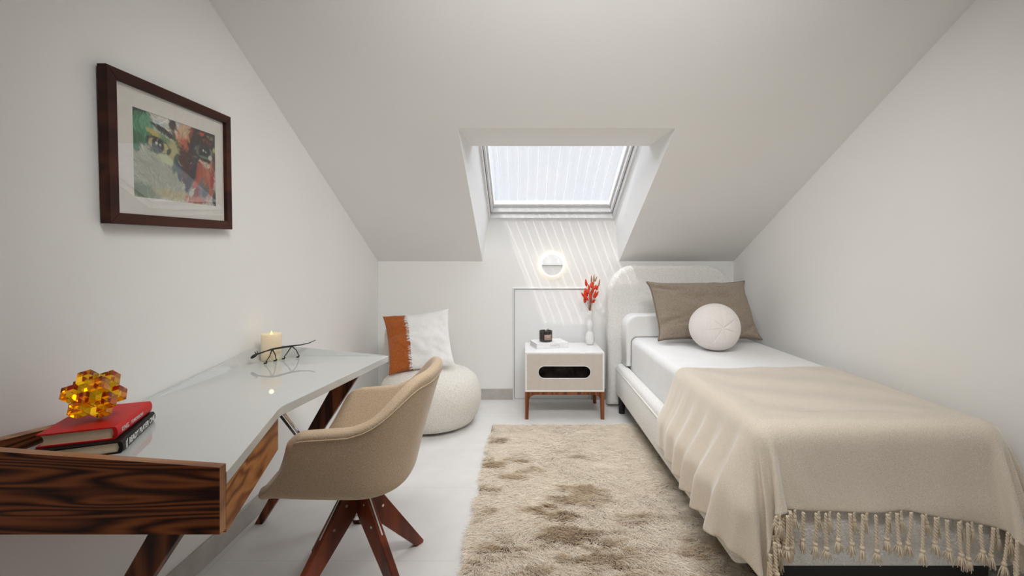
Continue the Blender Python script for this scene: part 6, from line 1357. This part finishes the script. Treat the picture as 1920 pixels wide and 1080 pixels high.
for sx, x0 in ((1, NX0), (-1, NX1)):
    for y0 in (NY0 + .001, NY1 - .029):
        pts = [(x0, y0, NZ0), (x0, y0, 0), (x0 + sx * .026, y0, 0), (x0 + sx * LEGW, y0, NZ0 - .085)]
        for k in range(7):
            a = PI - (PI / 2) * k / 6
            pts.append((x0 + sx * (LEGW + .045 + .045 * math.cos(a)), y0, NZ0 - .068 + .044 * math.sin(a)))
        pts.append((x0 + sx * (LEGW + .045), y0, NZ0))
        prism('leg', pts, (0, .028, 0), M['stand_wood'], ns, .001, 1, smooth=False)

# white book on the nightstand
def Rz(p, c, a):
    return (c[0] + (p[0] - c[0]) * math.cos(a) - (p[1] - c[1]) * math.sin(a), c[1] + (p[0] - c[0]) * math.sin(a) + (p[1] - c[1]) * math.cos(a))
wb = empty('coffee_table_book', (.098, 3.640, NZ1 + .0005), 'thick white book lying on the nightstand under the dark candle jar', 'book')
wb.rotation_euler = (0, 0, math.radians(16))
bm = bmesh.new()
add_box(bm, 0, .268, 0, .195, .0, .0035, .001, 1)
add_box(bm, 0, .268, 0, .195, .0395, .043, .001, 1)
add_box(bm, 0, .268, -.002, .003, .0, .043, .0012, 2)
cv = link('cover', bm_mesh(bm), plain('white_cover', (.82, .82, .82), .5), wb, local=True)
bm = bmesh.new(); add_box(bm, .004, .264, .003, .190, .0035, .0395)
link('pages', bm_mesh(bm), plain('white_pages', (.70, .69, .68), .9), wb, local=True)
me = text_mesh('WHITE', .024, .0002, 1.1, -.0002)
me.transform(Matrix.Translation((.116, -.0022, .0205)) @ Matrix.Rotation(PI / 2, 4, 'X'))
link('spine_lettering', me, plain('grey_letters', (.42, .40, .40), .6), cv, local=True)

# candle jar
JX, JY, JZ = .176, 3.752, NZ1 + .044
jar = empty('candle_jar', (JX, JY, JZ), 'dark smoked glass candle jar standing on the white book', 'candle')
m, nt, b = new_mat('smoked_glass')
b.inputs['Base Color'].default_value = (.05, .042, .038, 1); b.inputs['Roughness'].default_value = .04
b.inputs['Transmission Weight'].default_value = .35; b.inputs['Specular IOR Level'].default_value = .6
nt.links.new(ramp(nt, noise(nt, coords(nt, (9, 9, 1)), 5, 3), [(.3, (.022, .018, .016)), (.7, (.085, .07, .06))]), b.inputs['Base Color'])
lathe('glass', [(.048, 0), (.0525, .004), (.0535, .012), (.0535, .086), (.0525, .088), (.0508, .086), (.0508, .060), (.03, .059), (.002, .059)], (JX, JY, JZ), m, jar, 48)
lathe('wax', [(.002, .0592), (.0503, .0592), (.0503, .070), (.002, .071)], (JX, JY, JZ), plain('pale_wax', (.62, .58, .50), .5), jar, 40)
# curved paper label
a0, a1 = math.radians(-105), math.radians(-38)
Pl = np.zeros((2, 16, 3))
for i, zz in enumerate((.016, .060)):
    for j in range(16):
        a = a0 + (a1 - a0) * j / 15
        Pl[i, j] = (JX + .0540 * math.cos(a), JY + .0540 * math.sin(a), JZ + zz)
lb = link('label', grid_mesh(Pl), plain('jar_label', (.36, .255, .215), .5), jar, smooth=True)
mod_solid(lb, .0006, 1)
Pl2 = np.zeros((2, 8, 3))
for i, zz in enumerate((.040, .046)):
    for j in range(8):
        a = math.radians(-80 + 24 * j / 7)
        Pl2[i, j] = (JX + .0549 * math.cos(a), JY + .0549 * math.sin(a), JZ + zz)
l2 = link('label_mark', grid_mesh(Pl2), plain('label_mark', (.62, .43, .34), .5), lb, smooth=True); mod_solid(l2, .0003, 1)
bm = bmesh.new()
for sx, lx, lz in ((1, .016, .036), (-1, .010, .022)):
    pts = [(JX + .004, JY, JZ + .070), (JX + .004 + sx * lx * .4, JY, JZ + .070 + lz * .55), (JX + .004 + sx * lx, JY - .004, JZ + .070 + lz)]
    add_tube(bm, pts, [.003, .0055, .0010], 8)
link('wick_trim', bm_mesh(bm), plain('grey_green', (.16, .17, .15), .6), jar, smooth=True)

# bubble vase
VX, VY = .550, 3.845
prof = [(.024, 0), (.0262, .003), (.034, .018), (.0392, .046), (.0385, .066), (.031, .092), (.0205, .110), (.0195, .120), (.0275, .142), (.0305, .160), (.0285, .178), (.0190, .200), (.0165, .212), (.0195, .228), (.0248, .248), (.0225, .266), (.0160, .279), (.0145, .284), (.0105, .284), (.0095, .270), (.0095, .200), (.002, .198)]
ps = [Vector((r, h, 0)) for r, h in prof]
vase = tag(lathe('bubble_vase', prof, (VX, VY, NZ1 + .0005), plain('matt_ceramic', (.80, .80, .79), .55), None, 44), 'white ceramic vase of three stacked bulbs on the nightstand', 'vase')
mod_subsurf(vase, 1)

# dried stems standing in the vase
m_red = fabric('red_seed_head', (.60, .030, .012), (.90, .105, .040), 260, .8, .003, .3)
m_tan = fabric('tan_seed_head', (.34, .19, .09), (.56, .35, .19), 260, .8, .003, .3)
m_stem = plain('dry_stem', (.30, .085, .04), .7)
u_ = .000666
heads = [('r', 200, 210, -10, 90), ('r', 254, 235, 0, 68), ('r', 286, 236, 6, 92), ('r', 306, 262, 22, 62), ('r', 340, 272, 16, 60), ('r', 182, 318, 2, 88), ('r', 160, 368, -36, 90), ('r', 180, 424, -6, 76), ('r', 226, 308, 10, 100), ('r', 208, 342, 0, 90), ('r', 250, 366, 2, 98), ('r', 280, 304, 10, 84), ('r', 300, 350, 16, 92), ('r', 332, 360, 32, 96), ('r', 296, 440, 44, 54), ('r', 264, 428, 4, 72), ('r', 192, 392, -32, 84), ('r', 272, 340, 8, 90), ('r', 238, 270, -4, 74),
         ('t', 264, 165, -3, 92), ('t', 289, 146, 5, 84), ('t', 320, 164, 26, 70), ('t', 361, 204, 6, 92)]
zt = NZ1 + .284
for kind, hx_, hy_, ang, ln in heads:
    hc = Vector(((hx_ - 245) * u_, random.uniform(-.035, .03), (560 - hy_) * u_))
    L = ln * u_ * 1.12
    dr_ = Vector((math.sin(math.radians(ang)), random.uniform(-.2, .2), math.cos(math.radians(ang)))).normalized()
    base = hc - dr_ * L * .5
    root = Vector((random.uniform(-.005, .005), random.uniform(-.005, .005), -.07))
    mouth = Vector((root.x * .9 + base.x * .05, root.y * .9 + base.y * .05, .002))
    mid = mouth.lerp(base, .6) - dr_ * .006 + Vector((0, 0, .004))
    bm = bmesh.new()
    add_tube(bm, [root, mouth, mid, base], [.0011, .0012, .0011, .0010], 6)
    st = link('dried_flower', bm_mesh(bm), m_stem if kind == 'r' else m_tan, local=True, smooth=True)
    st.location = (VX, VY, zt)
    if kind == 'r': tag(st, 'red dried bunny-tail stem in the white bubble vase', 'dried flower', 'red dried stems in the vase')
    else: tag(st, 'tan dried stem rising above the red ones in the vase', 'dried flower', 'tan dried stems in the vase')
    bm = bmesh.new()
    rr = .0120 if kind == 'r' else .0075
    prf = []
    for k in range(11):
        t = k / 10
        prf.append((max(.0006, rr * (math.sin(PI * min(1, t ** .75)) ** .6) * (1 - .25 * t)), t * L))
    rings_n = 12
    add_lathe(bm, prf, (0, 0, 0), rings_n)
    for v_ in bm.verts:
        v_.co.x *= 1 + random.uniform(-.2, .2); v_.co.y *= 1 + random.uniform(-.2, .2)
    q = Vector((0, 0, 1)).rotation_difference(dr_).to_matrix().to_4x4()
    me = bm_mesh(bm); me.transform(Matrix.Translation(base) @ q)
    link('seed_head', me, m_red if kind == 'r' else m_tan, st, local=True, smooth=True)

# ================================================================== BED
bed = empty('upholstered_bed', (1.26, 2.75, 0), 'white boucle single bed with an arched headboard along the right wall', 'bed')
HX0, HX1, HZ1 = .692, 1.745, 1.180
ol = []
RX, RZ = .235, .27
for k in range(17):
    a = PI - (PI / 2) * k / 16
    ol.append((HX0 + RX + RX * math.cos(a), HZ1 - RZ + RZ * math.sin(a)))
for k in range(17):
    a = PI / 2 - (PI / 2) * k / 16
    ol.append((HX1 - RX + RX * math.cos(a), HZ1 - RZ + RZ * math.sin(a)))
ol += [(HX1, .02), (HX0, .02)]
hb_ = prism('headboard', [(x, 3.925, z) for x, z in ol], (0, -.135, 0), M['boucle_white'], bed, .04, 6)
def rail(name, x0, x1, y0, y1, r=.028):
    r_ = box(name, x0, x1, y0, y1, .120, .345, M['boucle_white'], bed, r, 4)
    return r_
rail('side_rail', .750, .8405, 1.645, 3.788)
rail('side_rail', 1.7545, 1.776, 1.645, 3.788, .009)
rail('foot_rail', .8405, 1.7545, 1.645, 1.670, .010)
box('rail_cushion', .757, .8415, 1.660, 3.785, .290, .374, M['boucle_white'], bed, .034, 5)
box('rail_cushion', 1.7532, 1.775, 1.660, 3.785, .290, .374, M['boucle_white'], bed, .009, 4)
tube('piping', [(.7525, 1.70, .331), (.7525, 2.6, .331), (.7525, 3.77, .331)], .0045, M['boucle_white'], bed, 8)
box('slat_base', .8415, 1.7535, 1.672, 3.785, .14, .298, M['dark_gap'], bed)
for x in (.778,):
    for y in (3.66,):
        z0_ = 0
        lathe('foot', [(.02, z0_), (.024, z0_), (.028, .125), (.02, .125)], (x, y, 0), M['dark_gap'], bed, 16)
box('dark_base', .915, 1.735, 1.715, 3.77, .0, .139, M['dark_gap'], bed)  # black box added for the dark void under the bed
mt = tag(box('mattress', .8422, 1.7525, 1.6715, 3.785, .299, .615, M['sheet'], None, .05, 6), 'white sheeted mattress on the boucle bed', 'mattress')

# white quilt folded over the head end
ol = [(.800, .384), (.800, .690)]
for k in range(9):
    a = PI - (PI / 2) * k / 8
    ol.append((.895 + .095 * math.cos(a), .695 + .095 * math.sin(a)))
ol += [(1.72, .790)]
for k in range(1, 6):
    a = PI / 2 - (PI / 2) * k / 5
    ol.append((1.72 + .05 * math.cos(a), .74 + .05 * math.sin(a)))
ol += [(1.77, .6165), (.915, .6165)]
for k in range(1, 7):
    a = PI / 2 + (PI / 2) * k / 6
    ol.append((.890 + .050 * math.cos(a), .568 + .0485 * math.sin(a)))
ol += [(.840, .384)]
qo = prism('folded_quilt', [(x, 3.785, z) for x, z in ol], (0, -.190, 0), M['quilt'], None, .0195, 5)
tag(qo, 'white quilt folded over the head end of the mattress', 'quilt')

# taupe pillow and ball cushion
tp, _, _ = pillow('pillow', [(.960, 3.285, .645), (1.728, 3.335, .643), (1.672, 3.488, 1.060), (.930, 3.484, 1.054)], .215, M['boucle_taupe'],
       'taupe boucle pillow leaning against the white quilt on the bed', 'pillow', 12, .012, .075, M['taupe_piping'], ear=5.0, power=.36,
       crease=((-.72, .72, 1, -.35, .07, .022), (-.75, -.42, 1, .3, .07, .020), (-.6, -.55, 1, .1, .05, .014), (.78, -.75, .7, .7, .06, .018)))
BXc, BYc, BZc = 1.278, 3.080, .770
NTh, NPh = 120, 60
Pn = np.zeros((NPh, NTh, 3))
axis = Vector((-.05, -.97, .08)).normalized()
e1 = axis.cross(Vector((0, 0, 1))).normalized(); e2 = e1.cross(axis).normalized()
for i in range(NPh):
    ph = PI * (i + .0) / (NPh - 1)
    for j in range(NTh):
        th = 2 * PI * j / (NTh - 1)
        r_ = 1.0
        g_ = (th / (2 * PI) * 7 + .15) % 1
        g_ = min(g_, 1 - g_)
        fall = max(0, 1 - ph / (PI * .36)) + .35 * max(0, 1 - (PI - ph) / (PI * .4))
        r_ -= .034 * math.exp(-(g_ * 2 * PI / 7 * math.sin(ph) / .035) ** 2) * min(1, fall * 1.3)
        r_ -= .045 * math.exp(-(ph / .25) ** 2)
        r_ += .012 * math.sin(3 * th + 1.6) * math.sin(ph) ** 2
        d_ = axis * math.cos(ph) + (e1 * math.cos(th) + e2 * math.sin(th)) * math.sin(ph)
        x, y, z = d_.x * .163 * r_, d_.y * .158 * r_, d_.z * .160 * r_
        if z < -.115: z = -.115 - (abs(z) - .115) * .85
        Pn[i, j] = (BXc + x, BYc + y, BZc + z)
me = grid_mesh(Pn)
bm = bmesh.new(); bm.from_mesh(me); bmesh.ops.remove_doubles(bm, verts=bm.verts[:], dist=1e-5)
bmesh.ops.recalc_face_normals(bm, faces=bm.faces[:]); bm.to_mesh(me); bm.free()
tag(link('ball_cushion', me, M['teddy_white'], smooth=True), 'white round ball cushion in front of the taupe pillow', 'cushion')

# throw blanket: draped surface (settled cloth, stored as plain steps)
BN = (66, 84)
q = np.cumsum(np.array(BLANKET, dtype=np.int64).reshape(3, *BN), axis=2)
G = q.transpose(1, 2, 0) / 2000.0
for _ in range(2):                               # soften the rounding
    Gs = G.copy()
    Gs[1:-1, 1:-1] = .5 * G[1:-1, 1:-1] + .125 * (G[:-2, 1:-1] + G[2:, 1:-1] + G[1:-1, :-2] + G[1:-1, 2:])
    G = Gs
G[..., 0] = np.minimum(G[..., 0], 1.822)
# hanging folds at the side and the near corner
yy = G[..., 1]; hang = np.clip((.60 - G[..., 2]) / .40, 0, 1)
side = sstep(.86, .78, G[..., 0]) * sstep(1.62, 1.75, yy)
fold = .5 + .5 * np.sin((yy - 1.66) * (2 * PI / .155) + .35 * np.sin(yy * 9) - hang * .5)
env = sstep(2.56, 1.85, yy) * .8 + .2
G[..., 0] -= side * (hang ** .9) * env * (.062 * fold ** 1.4)
fine = .5 + .5 * np.sin((yy - 1.6) * (2 * PI / .052) + np.sin(yy * 17))
G[..., 0] -= side * hang ** .6 * .006 * fine
front = sstep(1.70, 1.655, yy) * sstep(.62, .50, G[..., 2])
G[..., 1] -= front * hang * .012 * (.5 + .5 * np.sin(G[..., 0] * 2 * PI / .24 + .6))
thr = link('throw_blanket', grid_mesh(G), M['throw'], smooth=True)
mod_solid(thr, .006, 1)
mod_subsurf(thr, 1)
tag(thr, 'sand coloured wool throw with tassels draped over the foot of the bed', 'blanket')
# plaited tassels hanging from the front hem
def tassel_mesh(L, seed):
    r = random.Random(seed)
    bm = bmesh.new()
    n = 22; lean = r.uniform(-.010, .010)
    for s in range(2):
        pts = []; 
        for k in range(n):
            t = k / (n - 1)
            a = t * L / .012 * PI + s * PI
            pts.append((math.cos(a) * .0031 + lean * t * t, math.sin(a) * .0031, -t * L))
        add_tube(bm, pts, .0036, 6)
    kb = bmesh.new(); bmesh.ops.create_uvsphere(kb, u_segments=10, v_segments=8, radius=.0085); join(bm, kb, Matrix.Translation((lean, 0, -L - .003)))
    for k in range(13):
        a = 2 * PI * k / 13 + r.uniform(-.2, .2); sp = r.uniform(.006, .022); ll = r.uniform(.038, .056)
        add_tube(bm, [(lean + .003 * math.cos(a), .003 * math.sin(a), -L - .004), (lean + sp * .7 * math.cos(a), sp * .5 * math.sin(a), -L - ll * .5), (lean + sp * math.cos(a) * 1.1, sp * .6 * math.sin(a), -L - ll)], [.0022, .0021, .0013], 5)
    return bm_mesh(bm)
tm = [tassel_mesh(.086 + .012 * k, k) for k in range(4)]
tm += [tassel_mesh(.020, 9), tassel_mesh(.026, 10)]
for t_ in tm: t_.materials.append(M['tassel']); t_.shade_smooth()
hem = G[-1]
seg = np.linalg.norm(np.diff(hem, axis=0), axis=1); cum = np.concatenate([[0], np.cumsum(seg)])
off = world_origin(thr)
def hem_point(s):
    i = max(0, min(len(seg) - 1, int(np.searchsorted(cum, s) - 1)))
    f = (s - cum[i]) / seg[i]
    return Vector(hem[i] * (1 - f) + hem[i + 1] * f)
nT = 38
sp_t = (cum[-1] - .024) / (nT - 1)
for k in range(nT):
    p = hem_point(.012 + sp_t * k + random.uniform(-.006, .006))
    room = p.z - .012
    if room < .05: continue
    o = bpy.data.objects.new('tassel', tm[k % 4]); COL.objects.link(o)
    o.parent = thr; o.location = p - off + Vector((0, -.015, .004))
    o.rotation_euler = (random.uniform(-.04, .02), random.uniform(-.05, .05), random.uniform(0, 6)); o.scale = (1, 1, min(1.0, room / .172))
    if k % 3 != 1 and k < nT - 6:                       # a short one in between
        p = hem_point(min(cum[-1] - .01, .012 + sp_t * (k + .5)))
        if p.z < .2: continue
        o = bpy.data.objects.new('short_tassel', tm[4 + k % 2]); COL.objects.link(o)
        o.parent = thr; o.location = p - off + Vector((0, -.003, .003)); o.scale = (.8, .5, 1)
        o.rotation_euler = (0, random.uniform(-.1, .1), 0)

# ================================================================== RUG
RX0, RX1, RY0, RY1 = -.236, .900, .70, 3.375
rug = tag(box('shag_rug', RX0, RX1, RY0, RY1, .0005, .010, plain('rug_backing', (.26, .19, .12), .95), None, .003, 2), 'long-pile beige shag rug on the floor beside the bed', 'rug')
NS = 250000
x = rng.uniform(RX0 + .004, RX1 - .004, NS); y = rng.uniform(RY0 + .004, RY1 - .004, NS)
# swirl of the pile: mostly combed sideways and to the camera, with parted tufts
n1 = fnoise(x * 2.2 + 3, y * 2.2 + 1, 31, 3); n2 = fnoise(x * 5 + 11, y * 7 + 5, 41, 3); n3 = fnoise(x * 22, y * 26, 51, 2)
ang = -1.9 + (n1 - .5) * 3.6 + (n2 - .5) * 1.8 + (n3 - .5) * 1.1
px_, py_ = (x - RX0) / (RX1 - RX0), (y - RY0) / (RY1 - RY0)
n4 = fnoise(x * 14 + 3, y * 42 + 9, 71, 2)
tuft = .6 * sstep(0.64, .82, .18 * (n4 - .5) + fnoise(x * 3.0 + 5, y * 4.6 + 2, 61, 4) + .05 * (1 - py_) - .02)
TUFTS = ((-.17, 3.07, .07, .045, .6), (-.15, 2.70, .08, .05, .8), (-.14, 2.42, .10, .06, .7), (-.02, 2.53, .10, .05, .75), (.11, 2.64, .08, .05, .6),
         (.04, 2.78, .11, .06, .8), (.12, 2.19, .14, .08, 1.0), (.25, 2.29, .13, .07, .7), (.32, 2.37, .12, .06, .7), (.51, 2.15, .13, .06, .75),
         (.20, 2.02, .18, .08, .8), (.004, 1.915, .10, .05, .9), (-.06, 1.98, .08, .05, .5), (-.15, 2.19, .09, .05, .6), (-.18, 1.84, .09, .06, .6),
         (.28, 1.84, .22, .08, .7), (.63, 1.90, .14, .08, .6), (.05, 1.77, .16, .06, .6), (.50, 1.76, .20, .07, .6), (.27, 2.90, .05, .03, .4), (.47, 2.62, .06, .02, .5))
for cx, cy, rx, ry, s_ in TUFTS:
    dd = np.sqrt(((x - cx) / rx) ** 2 + ((y - cy) / ry) ** 2) + (n2 - .5) * 2.4 + (n4 - .5) * 2.6 + .15
    tuft = np.maximum(tuft, s_ * sstep(1.25, .0, dd))
ln = rng.uniform(.034, .058, NS) * (1 - .25 * tuft)
lay = np.clip(rng.normal(.27, .10, NS) + .40 * tuft + .25 * (n3 - .5), .10, 1.2)
K = 5
tt = np.linspace(0, 1, K)
pos = np.zeros((NS, K, 3), np.float32)
curl = rng.normal(0, .35, NS)
for k, t in enumerate(tt):
    a = ang + curl * t
    hor = ln * (t ** 1.25) * np.cos(lay)
    ver = ln * (np.sin(lay) * t * (1.9 - .9 * t))
    pos[:, k, 0] = x + hor * np.cos(a)
    pos[:, k, 1] = y + hor * np.sin(a)
    pos[:, k, 2] = .008 + np.maximum(ver, 0) * .95
hc = bpy.data.hair_curves.new('pile')
hc.add_curves([K] * NS)
hc.attributes['position'].data.foreach_set('vector', pos.ravel())
ra = hc.attributes.get('radius') or hc.attributes.new('radius', 'FLOAT', 'POINT')
ra.data.foreach_set('value', np.tile(np.array([.0007, .0008, .0008, .0006, .0002], np.float32), NS))
mixv = np.clip(tuft * .95 + rng.normal(0, .10, NS), 0, 1)
ta = hc.attributes.new('tone', 'FLOAT', 'CURVE')
ta.data.foreach_set('value', mixv.astype(np.float32))
m, nt, b = new_mat('rug_pile')
at = nt.nodes.new('ShaderNodeAttribute'); at.attribute_name = 'tone'
hi_ = nt.nodes.new('ShaderNodeHairInfo')
tipc = ramp(nt, at.outputs['Fac'], [(0, (.97, .92, .83)), (.5, (.78, .66, .50)), (1, (.50, .36, .215))])
rootc = ramp(nt, at.outputs['Fac'], [(0, (.84, .74, .60)), (1, (.38, .265, .155))])
mx = nt.nodes.new('ShaderNodeMix'); mx.data_type = 'RGBA'
nt.links.new(hi_.outputs['Intercept'], mx.inputs[0]); nt.links.new(rootc, mx.inputs[6]); nt.links.new(tipc, mx.inputs[7])
nt.links.new(mx.outputs[2], b.inputs['Base Color'])
b.inputs['Roughness'].default_value = .55; b.inputs['Specular IOR Level'].default_value = .3; b.inputs['Sheen Weight'].default_value = .2
hc.materials.append(m)
po = bpy.data.objects.new('pile', hc); COL.objects.link(po)
po.parent = rug; po.location = -world_origin(rug)
po['kind'] = 'stuff'

# ================================================================== LIGHT
w = bpy.data.worlds.new('sky'); sc.world = w; w.use_nodes = True
nt = w.node_tree
bg = nt.nodes['Background']
tc = nt.nodes.new('ShaderNodeTexCoord')
c = ramp(nt, noise(nt, tc.outputs['Generated'], 3.5, 5, .6), [(.35, (.80, .88, 1.0)), (.65, (1.0, 1.0, 1.0))])
nt.links.new(c, bg.inputs[0])
# bright lobe added overhead to light the room, even sky around it
vm = nt.nodes.new('ShaderNodeVectorMath'); vm.operation = 'DOT_PRODUCT'
vn = nt.nodes.new('ShaderNodeVectorMath'); vn.operation = 'NORMALIZE'
nt.links.new(tc.outputs['Generated'], vn.inputs[0])
nt.links.new(vn.outputs[0], vm.inputs[0]); vm.inputs[1].default_value = Vector((.05, .30, .95)).normalized()
mr = nt.nodes.new('ShaderNodeMapRange'); mr.interpolation_type = 'SMOOTHSTEP'
mr.inputs[1].default_value = .62; mr.inputs[2].default_value = 1.0; mr.inputs[3].default_value = SIDE; mr.inputs[4].default_value = ZENITH_FILL
nt.links.new(vm.outputs['Value'], mr.inputs[0])
# dimmed patch added low beyond the window, keeps the curtain below white
v2 = nt.nodes.new('ShaderNodeVectorMath'); v2.operation = 'DOT_PRODUCT'
nt.links.new(vn.outputs[0], v2.inputs[0]); v2.inputs[1].default_value = Vector((0, 1, .2)).normalized()
mr2 = nt.nodes.new('ShaderNodeMapRange'); mr2.interpolation_type = 'SMOOTHSTEP'
mr2.inputs[1].default_value = .72; mr2.inputs[2].default_value = .93; mr2.inputs[3].default_value = 0; mr2.inputs[4].default_value = 1
nt.links.new(v2.outputs['Value'], mr2.inputs[0])
nt.links.new(math_n(nt, 'ADD', math_n(nt, 'MULTIPLY', mr.outputs[0], math_n(nt, 'SUBTRACT', 1.0, mr2.outputs[0])), math_n(nt, 'MULTIPLY', mr2.outputs[0], SKY)), bg.inputs[1])
def light(name, kind, loc, rot, energy, col=(1, 1, 1), **kw):
    l = bpy.data.lights.new(name, kind); l.energy = energy; l.color = col
    for k, v in kw.items(): setattr(l, k, v)
    o = bpy.data.objects.new(name, l); COL.objects.link(o); o.location = loc; o.rotation_euler = rot
    return o
# daylight portal just outside the roof window
pc = wp((WX0 + WX1) / 2, QT / 2, .17)
po_ = light('window_portal', 'AREA', pc, (0, 0, 0), 1, shape='RECTANGLE', size=WX1 - WX0, size_y=QT)
nrm = Vector((0, -SN, -CS))
po_.rotation_euler = nrm.to_track_quat('-Z', 'Y').to_euler()
po_.data.cycles.is_portal = True
sd = Vector((.41, 1.0, -1.55)).normalized()
su = light('sun', 'SUN', (0, 0, 5), sd.to_track_quat('-Z', 'Y').to_euler(), SUN, (1, .96, .90), angle=math.radians(.6))
# added fill light, unseen above the frame, aimed down the room
light('room_fill_light', 'AREA', (.25, .98, 2.53), (math.radians(44), 0, 0), FILL, (1, .995, .985), shape='RECTANGLE', size=1.5, size_y=.6, spread=math.radians(118))

# ================================================================== CAMERA
F = 860.0
cam = bpy.data.cameras.new('camera'); cam.sensor_width = 36; cam.lens = 36 * F / 1920
cam.shift_x = -(983 - 960) / 1920
cam.shift_y = -(540 - 488) / 1920
cam.clip_start = .02
co = bpy.data.objects.new('camera', cam); COL.objects.link(co)
co.location = (0, 0, 1.22); co.rotation_euler = (PI / 2, 0, 0)
sc.camera = co
sc.view_settings.view_transform = 'Standard'
sc.view_settings.look = 'None'
sc.view_settings.gamma = 1
sc.view_settings.use_curve_mapping = False
sc.view_settings.exposure = EXPO
sc.cycles.use_denoising = True
sc.cycles.max_bounces = 16; sc.cycles.transmission_bounces = 16; sc.cycles.diffuse_bounces = 7; sc.cycles.transparent_max_bounces = 16
sc.cycles.caustics_reflective = False; sc.cycles.caustics_refractive = False
sc.cycles.sample_clamp_indirect = 6
